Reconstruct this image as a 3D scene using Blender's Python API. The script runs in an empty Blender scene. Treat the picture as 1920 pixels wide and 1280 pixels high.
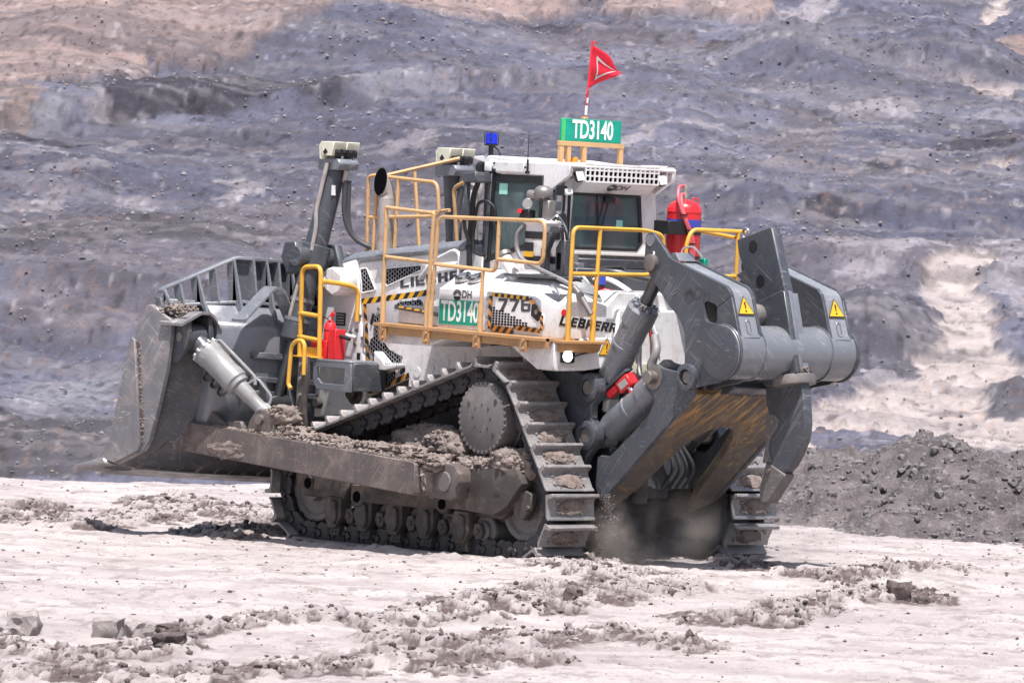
import bpy, bmesh, math, random
import numpy as np
from mathutils import Vector, Matrix, noise as mnoise

R = math.radians
scene = bpy.context.scene
COL = scene.collection
random.seed(7)

# ---------------------------------------------------------------- camera
cam_d = bpy.data.cameras.new('camera')
cam = bpy.data.objects.new('camera', cam_d)
COL.objects.link(cam)
CAM = Vector((-40.0563, 36.8760, 3.6407))
c_r = Vector((-0.654441, -0.754688, 0.046393))
c_u = Vector((0.050050, 0.017985, 0.998585))
c_f = Vector((0.754454, -0.655837, -0.026002))
m = Matrix((c_r, c_u, -c_f)).transposed().to_4x4()
m.translation = CAM
cam.matrix_world = m
cam_d.sensor_width = 36.0
cam_d.lens = 184.5
cam_d.clip_start = 0.5
cam_d.clip_end = 3000
cam_d.dof.use_dof = True
cam_d.dof.focus_distance = 54.5
cam_d.dof.aperture_fstop = 10.0
scene.camera = cam

# ---------------------------------------------------------------- sky, sun, exposure
SUN = Vector((-0.30, 0.22, 1.0)).normalized()          # towards the sun, almost overhead
sun_elev = math.asin(SUN.z)
sun_az = math.atan2(SUN.x, SUN.y)
world = bpy.data.worlds.new('World')
scene.world = world
world.use_nodes = True
wn = world.node_tree.nodes
wn.clear()
w_out = wn.new('ShaderNodeOutputWorld')
w_bg = wn.new('ShaderNodeBackground')
w_sky = wn.new('ShaderNodeTexSky')
w_sky.sky_type = 'NISHITA'
w_sky.sun_disc = False
w_sky.sun_elevation = sun_elev
w_sky.sun_rotation = sun_az
w_sky.dust_density = 3.0
w_sky.air_density = 1.0
w_sky.ozone_density = 1.0
w_bg.inputs['Strength'].default_value = 0.085
world.node_tree.links.new(w_sky.outputs[0], w_bg.inputs[0])
world.node_tree.links.new(w_bg.outputs[0], w_out.inputs[0])
sl = bpy.data.lights.new('sun', 'SUN')
sl.energy = 4.0
sl.angle = R(0.55)
sl.color = (1.0, 0.972, 0.955)
sun = bpy.data.objects.new('sun', sl)
sun.rotation_euler = SUN.to_track_quat('Z', 'Y').to_euler()
sun.location = (0, 0, 60)
COL.objects.link(sun)
scene.view_settings.view_transform = 'Standard'
scene.view_settings.look = 'None'
scene.view_settings.exposure = 0.90
scene.view_settings.gamma = 1.0
scene.view_settings.use_curve_mapping = False
scene.cycles.max_bounces = 6
scene.cycles.transparent_max_bounces = 8
scene.cycles.volume_bounces = 0

# ---------------------------------------------------------------- materials
MATS = {}


def nt(name):
    mt = bpy.data.materials.new(name)
    mt.use_nodes = True
    t = mt.node_tree
    t.nodes.clear()
    o = t.nodes.new('ShaderNodeOutputMaterial')
    b = t.nodes.new('ShaderNodeBsdfPrincipled')
    t.links.new(b.outputs[0], o.inputs[0])
    MATS[name] = mt
    return mt, t, b, o


def node(t, kind, **kw):
    n = t.nodes.new(kind)
    for k, v in kw.items():
        if k in ('operation', 'data_type', 'blend_type', 'noise_dimensions', 'feature', 'wave_type', 'attribute_name', 'distance', 'interpolation_type'):
            setattr(n, k, v)
        else:
            n.inputs[k.replace('_', ' ')].default_value = v
    return n


def tex_noise(t, vec, scale, detail=4, rough=0.6, dist=0.0):
    n = node(t, 'ShaderNodeTexNoise', Scale=scale, Detail=detail, Roughness=rough, Distortion=dist)
    if vec is not None:
        t.links.new(vec, n.inputs['Vector'])
    return n.outputs['Fac']


def ramp(t, fac, a, b, va=0.0, vb=1.0):
    n = t.nodes.new('ShaderNodeMapRange')
    n.inputs['From Min'].default_value = a
    n.inputs['From Max'].default_value = b
    n.inputs['To Min'].default_value = va
    n.inputs['To Max'].default_value = vb
    n.interpolation_type = 'SMOOTHSTEP'
    t.links.new(fac, n.inputs['Value'])
    return n.outputs['Result']


def mixc(t, fac, a, b):
    n = t.nodes.new('ShaderNodeMix')
    n.data_type = 'RGBA'
    if isinstance(fac, (int, float)):
        n.inputs[0].default_value = fac
    else:
        t.links.new(fac, n.inputs[0])
    for i, c in ((6, a), (7, b)):
        if isinstance(c, tuple):
            n.inputs[i].default_value = (*c, 1)
        else:
            t.links.new(c, n.inputs[i])
    return n.outputs[2]


def mul(t, a, b, op='MULTIPLY'):
    n = t.nodes.new('ShaderNodeMath')
    n.operation = op
    for i, c in ((0, a), (1, b)):
        if isinstance(c, (int, float)):
            n.inputs[i].default_value = c
        else:
            t.links.new(c, n.inputs[i])
    n.use_clamp = False
    return n.outputs[0]


def coords(t, scale=(1, 1, 1), rot=(0, 0, 0), kind='Object'):
    c = t.nodes.new('ShaderNodeTexCoord')
    mp = t.nodes.new('ShaderNodeMapping')
    mp.inputs['Scale'].default_value = scale
    mp.inputs['Rotation'].default_value = rot
    t.links.new(c.outputs[kind], mp.inputs[0])
    return mp.outputs[0]


def coords_r(t, stretch, rot):
    """object coordinates turned by rot, then squeezed: noise drawn out along a chosen direction"""
    c = t.nodes.new('ShaderNodeTexCoord')
    mp = t.nodes.new('ShaderNodeMapping')
    mp.vector_type = 'TEXTURE'
    mp.inputs['Scale'].default_value = tuple(1.0 / q for q in stretch)
    mp.inputs['Rotation'].default_value = rot
    t.links.new(c.outputs['Object'], mp.inputs[0])
    return mp.outputs[0]


def bump(t, b, h, strength, dist):
    n = t.nodes.new('ShaderNodeBump')
    n.inputs['Strength'].default_value = strength
    n.inputs['Distance'].default_value = dist
    t.links.new(h, n.inputs['Height'])
    t.links.new(n.outputs[0], b.inputs['Normal'])


def paint(name, col, dirt, dirt_amt=0.35, scratch=None, rough=0.45, metal=0.0, streak=True, chips=None, spec=0.5):
    """painted or bare metal with dust film, run-down streaks, scratches and chips"""
    mt, t, b, o = nt(name)
    v = coords(t)
    c = mixc(t, ramp(t, tex_noise(t, v, 1.7, 5), 0.35, 0.7), tuple(x * 0.92 for x in col), tuple(min(1, x * 1.06) for x in col))
    f = ramp(t, tex_noise(t, v, 2.4, 9, 0.72), 0.60 - dirt_amt * 0.32, 0.72, 0, min(0.85, dirt_amt * 1.7))
    c = mixc(t, f, c, dirt)
    fk = ramp(t, tex_noise(t, coords(t, (1, 1, 1), (0.4, 0.2, 0.9)), 3.1, 9, 0.74), 0.53, 0.70, 0, dirt_amt * 1.1)
    c = mixc(t, fk, c, tuple(x * 0.42 for x in dirt))
    if streak:
        v2 = coords(t, (7, 7, 0.55))
        f2 = ramp(t, tex_noise(t, v2, 2.2, 6, 0.7), 0.54, 0.76, 0, dirt_amt * 1.3)
        c = mixc(t, f2, c, tuple(x * 0.8 for x in dirt))
    f3 = ramp(t, tex_noise(t, v, 24, 4, 0.66), 0.60, 0.70, 0, dirt_amt * 1.6)
    c = mixc(t, f3, c, tuple(x * 0.6 for x in dirt))
    if scratch:
        for i, (st, rt) in enumerate((((1.3, 6, 44), (0, 0.9, 0)), ((1.6, 6, 60), (0, -0.55, 0)), ((6, 1.5, 50), (0.8, 0, 0)))):
            fs = ramp(t, tex_noise(t, coords_r(t, st, rt), 1.2, 5, 0.62), 0.585, 0.64, 0, 0.6)
            c = mixc(t, mul(t, fs, ramp(t, tex_noise(t, v, 1.7 + 0.6 * i, 5, 0.6), 0.46, 0.60)), c, scratch)
    if chips:
        fc = ramp(t, tex_noise(t, v, 9, 6, 0.75), 0.63, 0.66, 0, 0.9)
        c = mixc(t, fc, c, chips)
    t.links.new(c, b.inputs['Base Color'])
    b.inputs['Metallic'].default_value = metal
    b.inputs['Specular IOR Level'].default_value = spec
    r_ = ramp(t, tex_noise(t, v, 5, 4), 0.3, 0.75, rough - 0.08, min(1, rough + 0.25))
    t.links.new(r_, b.inputs['Roughness'])
    bump(t, b, tex_noise(t, v, 40, 4), 0.12, 0.004)
    return mt


def plain(name, col, rough=0.5, metal=0.0, emit=None):
    mt, t, b, o = nt(name)
    v = coords(t)
    c = mixc(t, ramp(t, tex_noise(t, v, 6, 5), 0.35, 0.7), tuple(x * 0.86 for x in col), tuple(min(1, x * 1.08) for x in col))
    t.links.new(c, b.inputs['Base Color'])
    b.inputs['Roughness'].default_value = rough
    b.inputs['Metallic'].default_value = metal
    if emit:
        b.inputs['Emission Color'].default_value = (*col, 1)
        b.inputs['Emission Strength'].default_value = emit
    return mt


DUST = (0.36, 0.30, 0.28)
paint('white_paint', (0.74, 0.725, 0.72), (0.44, 0.36, 0.32), 0.32, rough=0.42)
paint('white_dirty', (0.72, 0.69, 0.675), (0.34, 0.27, 0.235), 0.42, rough=0.6)
paint('grey_paint', (0.056, 0.060, 0.072), (0.17, 0.155, 0.15), 0.2, scratch=(0.20, 0.20, 0.21), rough=0.36, spec=0.6)
paint('grey_light', (0.15, 0.158, 0.178), (0.25, 0.23, 0.22), 0.25, scratch=(0.34, 0.34, 0.35), rough=0.30, spec=0.9)
paint('blade_grey', (0.062, 0.064, 0.076), (0.20, 0.165, 0.15), 0.28, scratch=(0.24, 0.22, 0.21), rough=0.45)
paint('cover_grey_sunlit', (0.215, 0.222, 0.24), (0.30, 0.28, 0.27), 0.2, scratch=(0.36, 0.36, 0.37), rough=0.28, spec=0.9)  # lighter copy of the ripper grey, sunlight on the covers put in colour
paint('end_steel', (0.155, 0.152, 0.165), (0.35, 0.295, 0.275), 0.46, scratch=(0.50, 0.48, 0.47), rough=0.42)
paint('box_grey_sunlit', (0.14, 0.147, 0.166), (0.26, 0.24, 0.23), 0.2, rough=0.27, spec=0.9)  # lighter than the blade: sun glare on the box slope painted into its grey
paint('cylinder_dusty', (0.22, 0.218, 0.222), (0.36, 0.31, 0.29), 0.4, scratch=(0.45, 0.43, 0.42), rough=0.42)
paint('arm_steel', (0.112, 0.093, 0.089), (0.30, 0.24, 0.205), 0.42, scratch=(0.30, 0.235, 0.19), rough=0.5, metal=0.25)
paint('yellow_worn', (0.092, 0.078, 0.067), (0.22, 0.175, 0.13), 0.3, scratch=(0.45, 0.25, 0.06), rough=0.55)
paint('shoe_steel', (0.26, 0.25, 0.25), (0.25, 0.205, 0.185), 0.42, scratch=(0.5, 0.48, 0.47), rough=0.4, metal=0.35, streak=False)
paint('link_steel', (0.036, 0.034, 0.040), (0.14, 0.112, 0.10), 0.36, rough=0.42, metal=0.4, streak=False)
paint('frame_steel', (0.058, 0.050, 0.047), (0.21, 0.165, 0.145), 0.42, rough=0.6, metal=0.2, streak=False)
paint('hub_steel', (0.13, 0.118, 0.116), (0.25, 0.215, 0.19), 0.35, scratch=(0.30, 0.27, 0.26), rough=0.55)
paint('rail_ochre', (0.56, 0.335, 0.15), (0.38, 0.24, 0.15), 0.42, rough=0.5, chips=(0.30, 0.16, 0.09), streak=False)
paint('rail_yellow', (0.68, 0.36, 0.045), (0.42, 0.26, 0.10), 0.34, rough=0.42, streak=False)
paint('beam_ochre', (0.44, 0.235, 0.095), (0.30, 0.19, 0.12), 0.42, rough=0.6, chips=(0.20, 0.11, 0.07))
paint('red_paint', (0.68, 0.022, 0.03), (0.45, 0.18, 0.15), 0.14, rough=0.3, streak=False)
paint('exhaust_steel', (0.40, 0.36, 0.335), (0.22, 0.13, 0.09), 0.5, rough=0.5, metal=0.35)
paint('concrete_white', (0.62, 0.60, 0.56), (0.36, 0.30, 0.26), 0.35, rough=0.6)
plain('hose_red', (0.62, 0.10, 0.12), 0.5)
plain('blue_lens', (0.012, 0.03, 0.55), 0.25)
plain('blue_band', (0.05, 0.07, 0.42), 0.4)
plain('black', (0.012, 0.012, 0.014), 0.5)
plain('dark_hole', (0.006, 0.006, 0.007), 0.9)
[n_ for n_ in MATS['dark_hole'].node_tree.nodes if n_.type == 'BSDF_PRINCIPLED'][0].inputs['Specular IOR Level'].default_value = 0.0
plain('rubber', (0.022, 0.022, 0.024), 0.55)
plain('hose_grey', (0.21, 0.20, 0.205), 0.5)
plain('hose_dark', (0.055, 0.055, 0.06), 0.38)
plain('chrome', (0.62, 0.61, 0.60), 0.22, 0.9)
plain('rod_steel', (0.10, 0.10, 0.108), 0.25, 0.7)
plain('bolt_steel', (0.25, 0.23, 0.22), 0.45, 0.5)
plain('pin_steel', (0.24, 0.21, 0.19), 0.45, 0.6)
plain('letter_white', (0.82, 0.82, 0.80), 0.5)
plain('letter_black', (0.014, 0.014, 0.016), 0.5)
plain('letter_grey', (0.055, 0.055, 0.063), 0.5)
plain('letter_maroon', (0.06, 0.008, 0.016), 0.5)
plain('sign_green', (0.0, 0.30, 0.205), 0.45)
plain('sign_green_edge', (0.06, 0.46, 0.14), 0.45)
plain('hazard_yellow', (0.80, 0.42, 0.02), 0.45)
plain('hazard_orange', (0.60, 0.245, 0.03), 0.5)
plain('lamp_glass', (0.80, 0.80, 0.80), 0.15)
plain('lamp_lit', (1.0, 0.98, 0.95), 0.3, emit=6.0)
plain('orange_plastic', (0.8, 0.25, 0.02), 0.4)
plain('tape_silver', (0.50, 0.48, 0.46), 0.35, 0.2)
plain('flag_red', (0.62, 0.008, 0.03), 0.65)
plain('sticker_mint', (0.35, 0.72, 0.62), 0.5)
plain('seat_dark', (0.03, 0.032, 0.036), 0.7)
plain('cab_inner', (0.40, 0.42, 0.42), 0.6)
plain('mesh_grey', (0.35, 0.36, 0.37), 0.5)
plain('cream_lamp', (0.72, 0.69, 0.55), 0.5)

# tinted cab glass: coloured see-through plus a fresnel reflection
mt, t, b, o = nt('cab_glass')
tr = t.nodes.new('ShaderNodeBsdfTransparent')
tr.inputs[0].default_value = (0.68, 0.82, 0.82, 1)
gl = t.nodes.new('ShaderNodeBsdfGlossy')
gl.inputs['Roughness'].default_value = 0.05
gl.inputs['Color'].default_value = (0.85, 0.95, 1.0, 1)
df = t.nodes.new('ShaderNodeBsdfDiffuse')
df.inputs[0].default_value = (0.34, 0.45, 0.47, 1)
dm = t.nodes.new('ShaderNodeMixShader')
t.links.new(ramp(t, tex_noise(t, coords(t), 3.0, 5), 0.3, 0.75, 0.16, 0.36), dm.inputs[0])
t.links.new(tr.outputs[0], dm.inputs[1])
t.links.new(df.outputs[0], dm.inputs[2])
fr = t.nodes.new('ShaderNodeFresnel')
fr.inputs[0].default_value = 1.5
ms = t.nodes.new('ShaderNodeMixShader')
t.links.new(fr.outputs[0], ms.inputs[0])
t.links.new(dm.outputs[0], ms.inputs[1])
t.links.new(gl.outputs[0], ms.inputs[2])
t.links.new(ms.outputs[0], o.inputs[0])

# the ripper frame: ochre undercoat showing where soil has scoured the upper part
mt = MATS['yellow_worn']
t = mt.node_tree
b = [n_ for n_ in t.nodes if n_.type == 'BSDF_PRINCIPLED'][0]
src = b.inputs['Base Color'].links[0].from_socket
v = coords(t)
sx = t.nodes.new('ShaderNodeSeparateXYZ')
t.links.new(v, sx.inputs[0])
hgt = ramp(t, mul(t, sx.outputs['Z'], mul(t, tex_noise(t, v, 3.5, 6, 0.65), 0.7), 'ADD'), 1.55, 2.05)
stq = ramp(t, tex_noise(t, coords_r(t, (1.8, 3.0, 40), (0.5, 0.9, 0)), 1.2, 6, 0.7), 0.46, 0.55)
stq = mul(t, stq, ramp(t, tex_noise(t, coords_r(t, (2.0, 2.6, 26), (-0.5, 0.6, 0)), 1.4, 6, 0.7), 0.40, 0.52))
c = mixc(t, mul(t, hgt, mul(t, stq, 0.95)), src, (0.42, 0.235, 0.065))
t.links.new(c, b.inputs['Base Color'])


def soil(name, ca, cb, cc, sc=6.0, bd=0.02):
    mt, t, b, o = nt(name)
    v = coords(t)
    c = mixc(t, ramp(t, tex_noise(t, v, sc, 6, 0.65), 0.35, 0.68), ca, cb)
    c = mixc(t, ramp(t, tex_noise(t, v, sc * 7, 4, 0.7), 0.52, 0.72, 0, 0.75), c, cc)
    t.links.new(c, b.inputs['Base Color'])
    b.inputs['Roughness'].default_value = 0.95
    b.inputs['Specular IOR Level'].default_value = 0.15
    bump(t, b, tex_noise(t, v, sc * 9, 6, 0.7), 0.8, bd)
    return mt


soil('mud', (0.16, 0.125, 0.11), (0.30, 0.25, 0.225), (0.42, 0.36, 0.33), 7)
soil('clod_dark', (0.085, 0.066, 0.064), (0.16, 0.128, 0.122), (0.28, 0.235, 0.225), 9)
soil('clod_pale', (0.26, 0.22, 0.21), (0.38, 0.33, 0.32), (0.46, 0.41, 0.40), 7)
soil('rubble', (0.12, 0.112, 0.115), (0.21, 0.19, 0.187), (0.36, 0.34, 0.335), 3, 0.04)
soil('rock_pale', (0.27, 0.235, 0.225), (0.40, 0.36, 0.345), (0.20, 0.165, 0.15), 6)


# ---------------------------------------------------------------- mesh helpers
class MB:
    """collects shapes, then links them as ONE mesh object"""

    def __init__(self):
        self.v, self.f = [], []

    def add(self, vs, fs):
        k = len(self.v)
        self.v += [tuple(p) for p in vs]
        self.f += [tuple(i + k for i in q) for q in fs]
        return self

    def box(self, lo, hi, M=None):
        x0, y0, z0 = lo
        x1, y1, z1 = hi
        vs = [(x0, y0, z0), (x1, y0, z0), (x1, y1, z0), (x0, y1, z0), (x0, y0, z1), (x1, y0, z1), (x1, y1, z1), (x0, y1, z1)]
        if M is not None:
            vs = [M @ Vector(p) for p in vs]
        return self.add(vs, [(0, 3, 2, 1), (4, 5, 6, 7), (0, 1, 5, 4), (1, 2, 6, 5), (2, 3, 7, 6), (3, 0, 4, 7)])

    def cbox(self, c, s, M=None):
        return self.box([c[i] - s[i] / 2 for i in range(3)], [c[i] + s[i] / 2 for i in range(3)], M)

    def prism(self, poly, axis, a0, a1, M=None):
        """extrude a 2-D outline: axis y takes (x,z), x takes (y,z), z takes (x,y)"""
        def p3(p, a):
            q = {'y': (p[0], a, p[1]), 'x': (a, p[0], p[1]), 'z': (p[0], p[1], a)}[axis]
            return M @ Vector(q) if M is not None else q
        n = len(poly)
        vs = [p3(p, a0) for p in poly] + [p3(p, a1) for p in poly]
        fs = [tuple(range(n)), tuple(range(2 * n - 1, n - 1, -1))]
        fs += [(i, i + n, (i + 1) % n + n, (i + 1) % n) for i in range(n)]
        return self.add(vs, fs)

    def loft(self, rings, closed=True, caps=True):
        n = len(rings[0])
        vs = [p for r_ in rings for p in r_]
        fs = []
        for k in range(len(rings) - 1):
            for i in range(n if closed else n - 1):
                j = (i + 1) % n
                fs.append((k * n + i, k * n + j, (k + 1) * n + j, (k + 1) * n + i))
        if caps and closed:
            fs.append(tuple(range(n - 1, -1, -1)))
            fs.append(tuple((len(rings) - 1) * n + i for i in range(n)))
        return self.add(vs, fs)

    def cyl(self, p0, p1, r0, r1=None, n=18, caps=True):
        p0, p1 = Vector(p0), Vector(p1)
        r1 = r0 if r1 is None else r1
        q = (p1 - p0).to_track_quat('Z', 'Y')
        ring = lambda p, r_: [p + q @ Vector((r_ * math.cos(2 * math.pi * i / n), r_ * math.sin(2 * math.pi * i / n), 0)) for i in range(n)]
        return self.loft([ring(p0, r0), ring(p1, r1)], True, caps)

    def lathe(self, p0, p1, prof, n=20):
        """prof: (t along p0->p1 in metres, radius)"""
        p0 = Vector(p0)
        d = (Vector(p1) - p0).normalized()
        q = d.to_track_quat('Z', 'Y')
        rings = [[p0 + d * tt + q @ Vector((r_ * math.cos(2 * math.pi * i / n), r_ * math.sin(2 * math.pi * i / n), 0)) for i in range(n)] for tt, r_ in prof]
        return self.loft(rings)

    def tube(self, pts, r, n=8, fillet=0.0, closed=False):
        pts = [Vector(p) for p in pts]
        if fillet > 0:
            pts = fillet_path(pts, fillet, closed)
        k = len(pts)
        rings = []
        up = None
        for i, p in enumerate(pts):
            if closed:
                d = pts[(i + 1) % k] - pts[i - 1]
            else:
                d = pts[min(i + 1, k - 1)] - pts[max(i - 1, 0)]
            d.normalize()
            if up is None:
                up = d.orthogonal().normalized()
            else:
                up = (up - d * up.dot(d)).normalized()
            s = d.cross(up)
            rr = r(i / (k - 1)) if callable(r) else r
            rings.append([p + up * rr * math.cos(2 * math.pi * j / n) + s * rr * math.sin(2 * math.pi * j / n) for j in range(n)])
        if closed:
            rings.append(rings[0])
            return self.loft(rings, True, False)
        return self.loft(rings)

    def quad(self, a, b, c, d):
        return self.add([a, b, c, d], [(0, 1, 2, 3)])

    def mesh(self, name, bev=0.0, smooth=40, seg=1):
        me = bpy.data.meshes.new(name)
        me.from_pydata(self.v, [], self.f)
        bm = bmesh.new()
        bm.from_mesh(me)
        bmesh.ops.recalc_face_normals(bm, faces=bm.faces)
        if bev > 0:
            es = [e for e in bm.edges if len(e.link_faces) == 2 and e.calc_face_angle(0) > R(32)]
            bmesh.ops.bevel(bm, geom=es, offset=bev, segments=seg, affect='EDGES', clamp_overlap=True, profile=0.6)
        bm.to_mesh(me)
        bm.free()
        if smooth:
            me.polygons.foreach_set('use_smooth', [True] * len(me.polygons))
            me.set_sharp_from_angle(angle=R(smooth))
        return me

    def build(self, name, mat, parent=None, bev=0.0, smooth=40, seg=1):
        return link(name, self.mesh(name, bev, smooth, seg), mat, parent)


def with_hole(out, inn):
    """outline joined to the inner ring by a seam"""
    bi, bj = min(((i, j) for i in range(len(out)) for j in range(len(inn))), key=lambda ij: math.dist(out[ij[0]], inn[ij[1]]))
    def area(p):
        return sum(p[i][0] * p[(i + 1) % len(p)][1] - p[(i + 1) % len(p)][0] * p[i][1] for i in range(len(p)))
    if area(out) * area(inn) > 0:
        inn = inn[::-1]
        bj = len(inn) - 1 - bj
    return out[:bi + 1] + inn[bj:] + inn[:bj + 1] + out[bi:]


def fillet_path(pts, rad, closed=False, seg=5):
    out = []
    k = len(pts)
    for i, p in enumerate(pts):
        if not closed and i in (0, k - 1):
            out.append(p)
            continue
        a, b_ = pts[i - 1] - p, pts[(i + 1) % k] - p
        r_ = min(rad, a.length * 0.48, b_.length * 0.48)
        a.normalize()
        b_.normalize()
        if a.dot(b_) < -0.995:
            out.append(p)
            continue
        for s in range(seg + 1):
            u = s / seg
            q0 = p + a * r_ * (1 - u)
            q1 = p + b_ * r_ * u
            out.append(q0.lerp(q1, u))
    return out


def link(name, me, mat, parent=None):
    o_ = bpy.data.objects.new(name, me)
    COL.objects.link(o_)
    if mat and not me.materials:
        me.materials.append(MATS[mat])
    if parent is not None:
        o_.parent = parent
    return o_


def inst(o_, parent=None, M=None):
    c = o_.copy()
    COL.objects.link(c)
    if parent is not None:
        c.parent = parent
    if M is not None:
        c.matrix_local = M
    return c


def tag(o_, label, cat, group=None):
    o_['label'] = label
    o_['category'] = cat
    if group:
        o_['group'] = group
    return o_


def empty(name, loc=(0, 0, 0)):
    o_ = bpy.data.objects.new(name, None)
    o_.location = loc
    o_.empty_display_size = 0.2
    COL.objects.link(o_)
    return o_


def text_mesh(body, size, bold=0.02, sx=1.0, shear=0.0, depth=0.003, space=1.0):
    cu = bpy.data.curves.new('lettering', 'FONT')
    cu.body = body
    cu.size = size
    cu.offset = bold * size
    cu.extrude = depth
    cu.shear = shear
    cu.space_character = space
    cu.align_x = 'CENTER'
    cu.align_y = 'CENTER'
    cu.resolution_u = 3
    ob = bpy.data.objects.new('lettering', cu)
    COL.objects.link(ob)
    dg = bpy.context.evaluated_depsgraph_get()
    me = bpy.data.meshes.new_from_object(ob.evaluated_get(dg))
    bpy.data.objects.remove(ob)
    me.transform(Matrix.Diagonal((sx, 1, 1, 1)))
    return me


def frame_m(origin, ax, ay):
    """matrix whose local x and y run along ax, ay"""
    ax = Vector(ax).normalized()
    az = ax.cross(Vector(ay)).normalized()
    ay = az.cross(ax)
    M_ = Matrix((ax, ay, az)).transposed().to_4x4()
    M_.translation = Vector(origin)
    return M_


def lettering(body, M_, size, mat, parent, name='lettering', **kw):
    me = text_mesh(body, size, **kw)
    o_ = link(name, me, mat, parent)
    o_.matrix_local = M_
    return o_


def _r(x0, y0, x1, y1):
    return [(x0, y0), (x1, y0), (x1, y1), (x0, y1)]


BLOCK = {   # heavy square capitals: width, pieces
    'L': (0.74, [_r(0, 0, .27, 1), _r(.27, 0, .74, .22)]),
    'I': (0.27, [_r(0, 0, .27, 1)]),
    'E': (0.76, [_r(0, 0, .27, 1), _r(.27, 0, .76, .21), _r(.27, .40, .70, .60), _r(.27, .79, .76, 1)]),
    'H': (0.82, [_r(0, 0, .27, 1), _r(.55, 0, .82, 1), _r(.27, .39, .55, .61)]),
    'B': (0.82, [_r(0, 0, .27, 1), [(.27, .79), (.77, .79), (.77, .92), (.70, 1), (.27, 1)], _r(.52, .60, .77, .79), _r(.27, .41, .74, .60), _r(.55, .21, .82, .41), [(.27, 0), (.74, 0), (.82, .08), (.82, .21), (.27, .21)]]),
    'R': (0.84, [_r(0, 0, .27, 1), [(.27, .79), (.80, .79), (.80, .92), (.72, 1), (.27, 1)], _r(.54, .57, .80, .79), _r(.27, .38, .74, .57), [(.38, .38), (.66, .38), (.86, 0), (.56, 0)]]),
    '7': (0.86, [_r(0, .78, .86, 1), [(.56, .78), (.86, .78), (.46, 0), (.14, 0)]]),
    '6': (0.88, [[(0, .12), (.27, .12), (.27, .88), (0, .88)], [(0, .88), (.27, .88), (.27, 1), (.12, 1)], _r(.27, .80, .86, 1), _r(.27, .45, .74, .64), [(.74, .45), (.88, .45), (.88, .55), (.78, .64), (.74, .64)], _r(.61, .20, .88, .45), [(.27, 0), (.76, 0), (.88, .12), (.88, .20), (.27, .20)], [(.12, 0), (.27, 0), (.27, .12), (0, .12)]]),
}


def block_text(body, M_, h, wide, mat, parent, shear=0.0, gap=0.16):
    """each letter is its own flat part; M_ sits at the middle of the word"""
    tot = sum(BLOCK[c][0] for c in body) + gap * (len(body) - 1)
    x = -tot / 2
    for c in body:
        w, pcs = BLOCK[c]
        b_ = MB()
        for p in pcs:
            b_.prism([((x + px + shear * (py - 0.5)) * h * wide, (py - 0.5) * h) for px, py in p], 'z', 0, 0.002)
        o_ = b_.build('letter', mat, parent, smooth=0)
        o_.matrix_local = M_
        x += w + gap


def sunburst(M_, s, mat, parent):
    """half bowl with a fan of petals above"""
    b_ = MB()
    n = 9
    for i in range(n):
        a = math.pi * (0.06 + 0.88 * i / (n - 1))
        d = (math.cos(a), math.sin(a))
        e = (-d[1], d[0])
        pr = [(0.30, 0.0), (0.55, 0.05), (0.85, 0.085), (0.98, 0.0), (0.85, -0.085), (0.55, -0.05)]
        b_.prism([(s * (d[0] * q + e[0] * w), s * (d[1] * q + e[1] * w + 0.05)) for q, w in pr], 'z', 0, 0.003)
    bowl = [(-0.72 * s, -0.06 * s)] + [(0.72 * s * math.cos(a_), -0.06 * s - 0.62 * s * math.sin(a_)) for a_ in [math.pi - math.pi * k / 12 for k in range(13)]]
    b_.prism(bowl[1:], 'z', 0, 0.003)
    o_ = b_.build('sunburst_emblem', mat, parent, smooth=0)
    o_.matrix_local = M_
    return o_


def lump(center, rad, seed, sub=3, rough=0.35, freq=2.2, flat=None):
    """irregular clod: displaced icosphere, returns verts, faces"""
    bm = bmesh.new()
    bmesh.ops.create_icosphere(bm, subdivisions=sub, radius=1.0)
    out = []
    off = Vector((seed * 3.17, seed * 1.31, seed * 7.7))
    for v_ in bm.verts:
        p = v_.co.copy()
        k = 1 + rough * mnoise.noise(p * freq + off) + rough * 0.5 * mnoise.noise(p * freq * 2.7 + off) + rough * 0.3 * mnoise.noise(p * freq * 6.5 + off)
        if flat:
            for ax in range(3):
                p[ax] = max(-flat, min(flat, p[ax]))
        p *= k
        out.append((center[0] + p.x * rad[0], center[1] + p.y * rad[1], center[2] + p.z * rad[2]))
    bm.verts.index_update()
    fs = [tuple(v_.index for v_ in f.verts) for f in bm.faces]
    bm.free()
    return out, fs


_ICO = None


def pebble(b_, p, r_, rnd):
    """small angular clod, 20 triangles"""
    global _ICO
    if _ICO is None:
        bm = bmesh.new()
        bmesh.ops.create_icosphere(bm, subdivisions=1, radius=1.0)
        _ICO = ([v_.co.copy() for v_ in bm.verts], [tuple(v_.index for v_ in f.verts) for f in bm.faces])
        bm.free()
    a = rnd.random() * 6.28
    ca, sa = math.cos(a), math.sin(a)
    sx, sy, sz = (rnd.uniform(0.7, 1.4), rnd.uniform(0.6, 1.1), rnd.uniform(0.45, 0.95))
    vs = []
    for q in _ICO[0]:
        k = rnd.uniform(0.72, 1.2) * r_
        x, y = q.x * sx * k, q.y * sy * k
        vs.append((p[0] + ca * x - sa * y, p[1] + sa * x + ca * y, p[2] + q.z * sz * k))
    b_.add(vs, _ICO[1])


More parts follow.
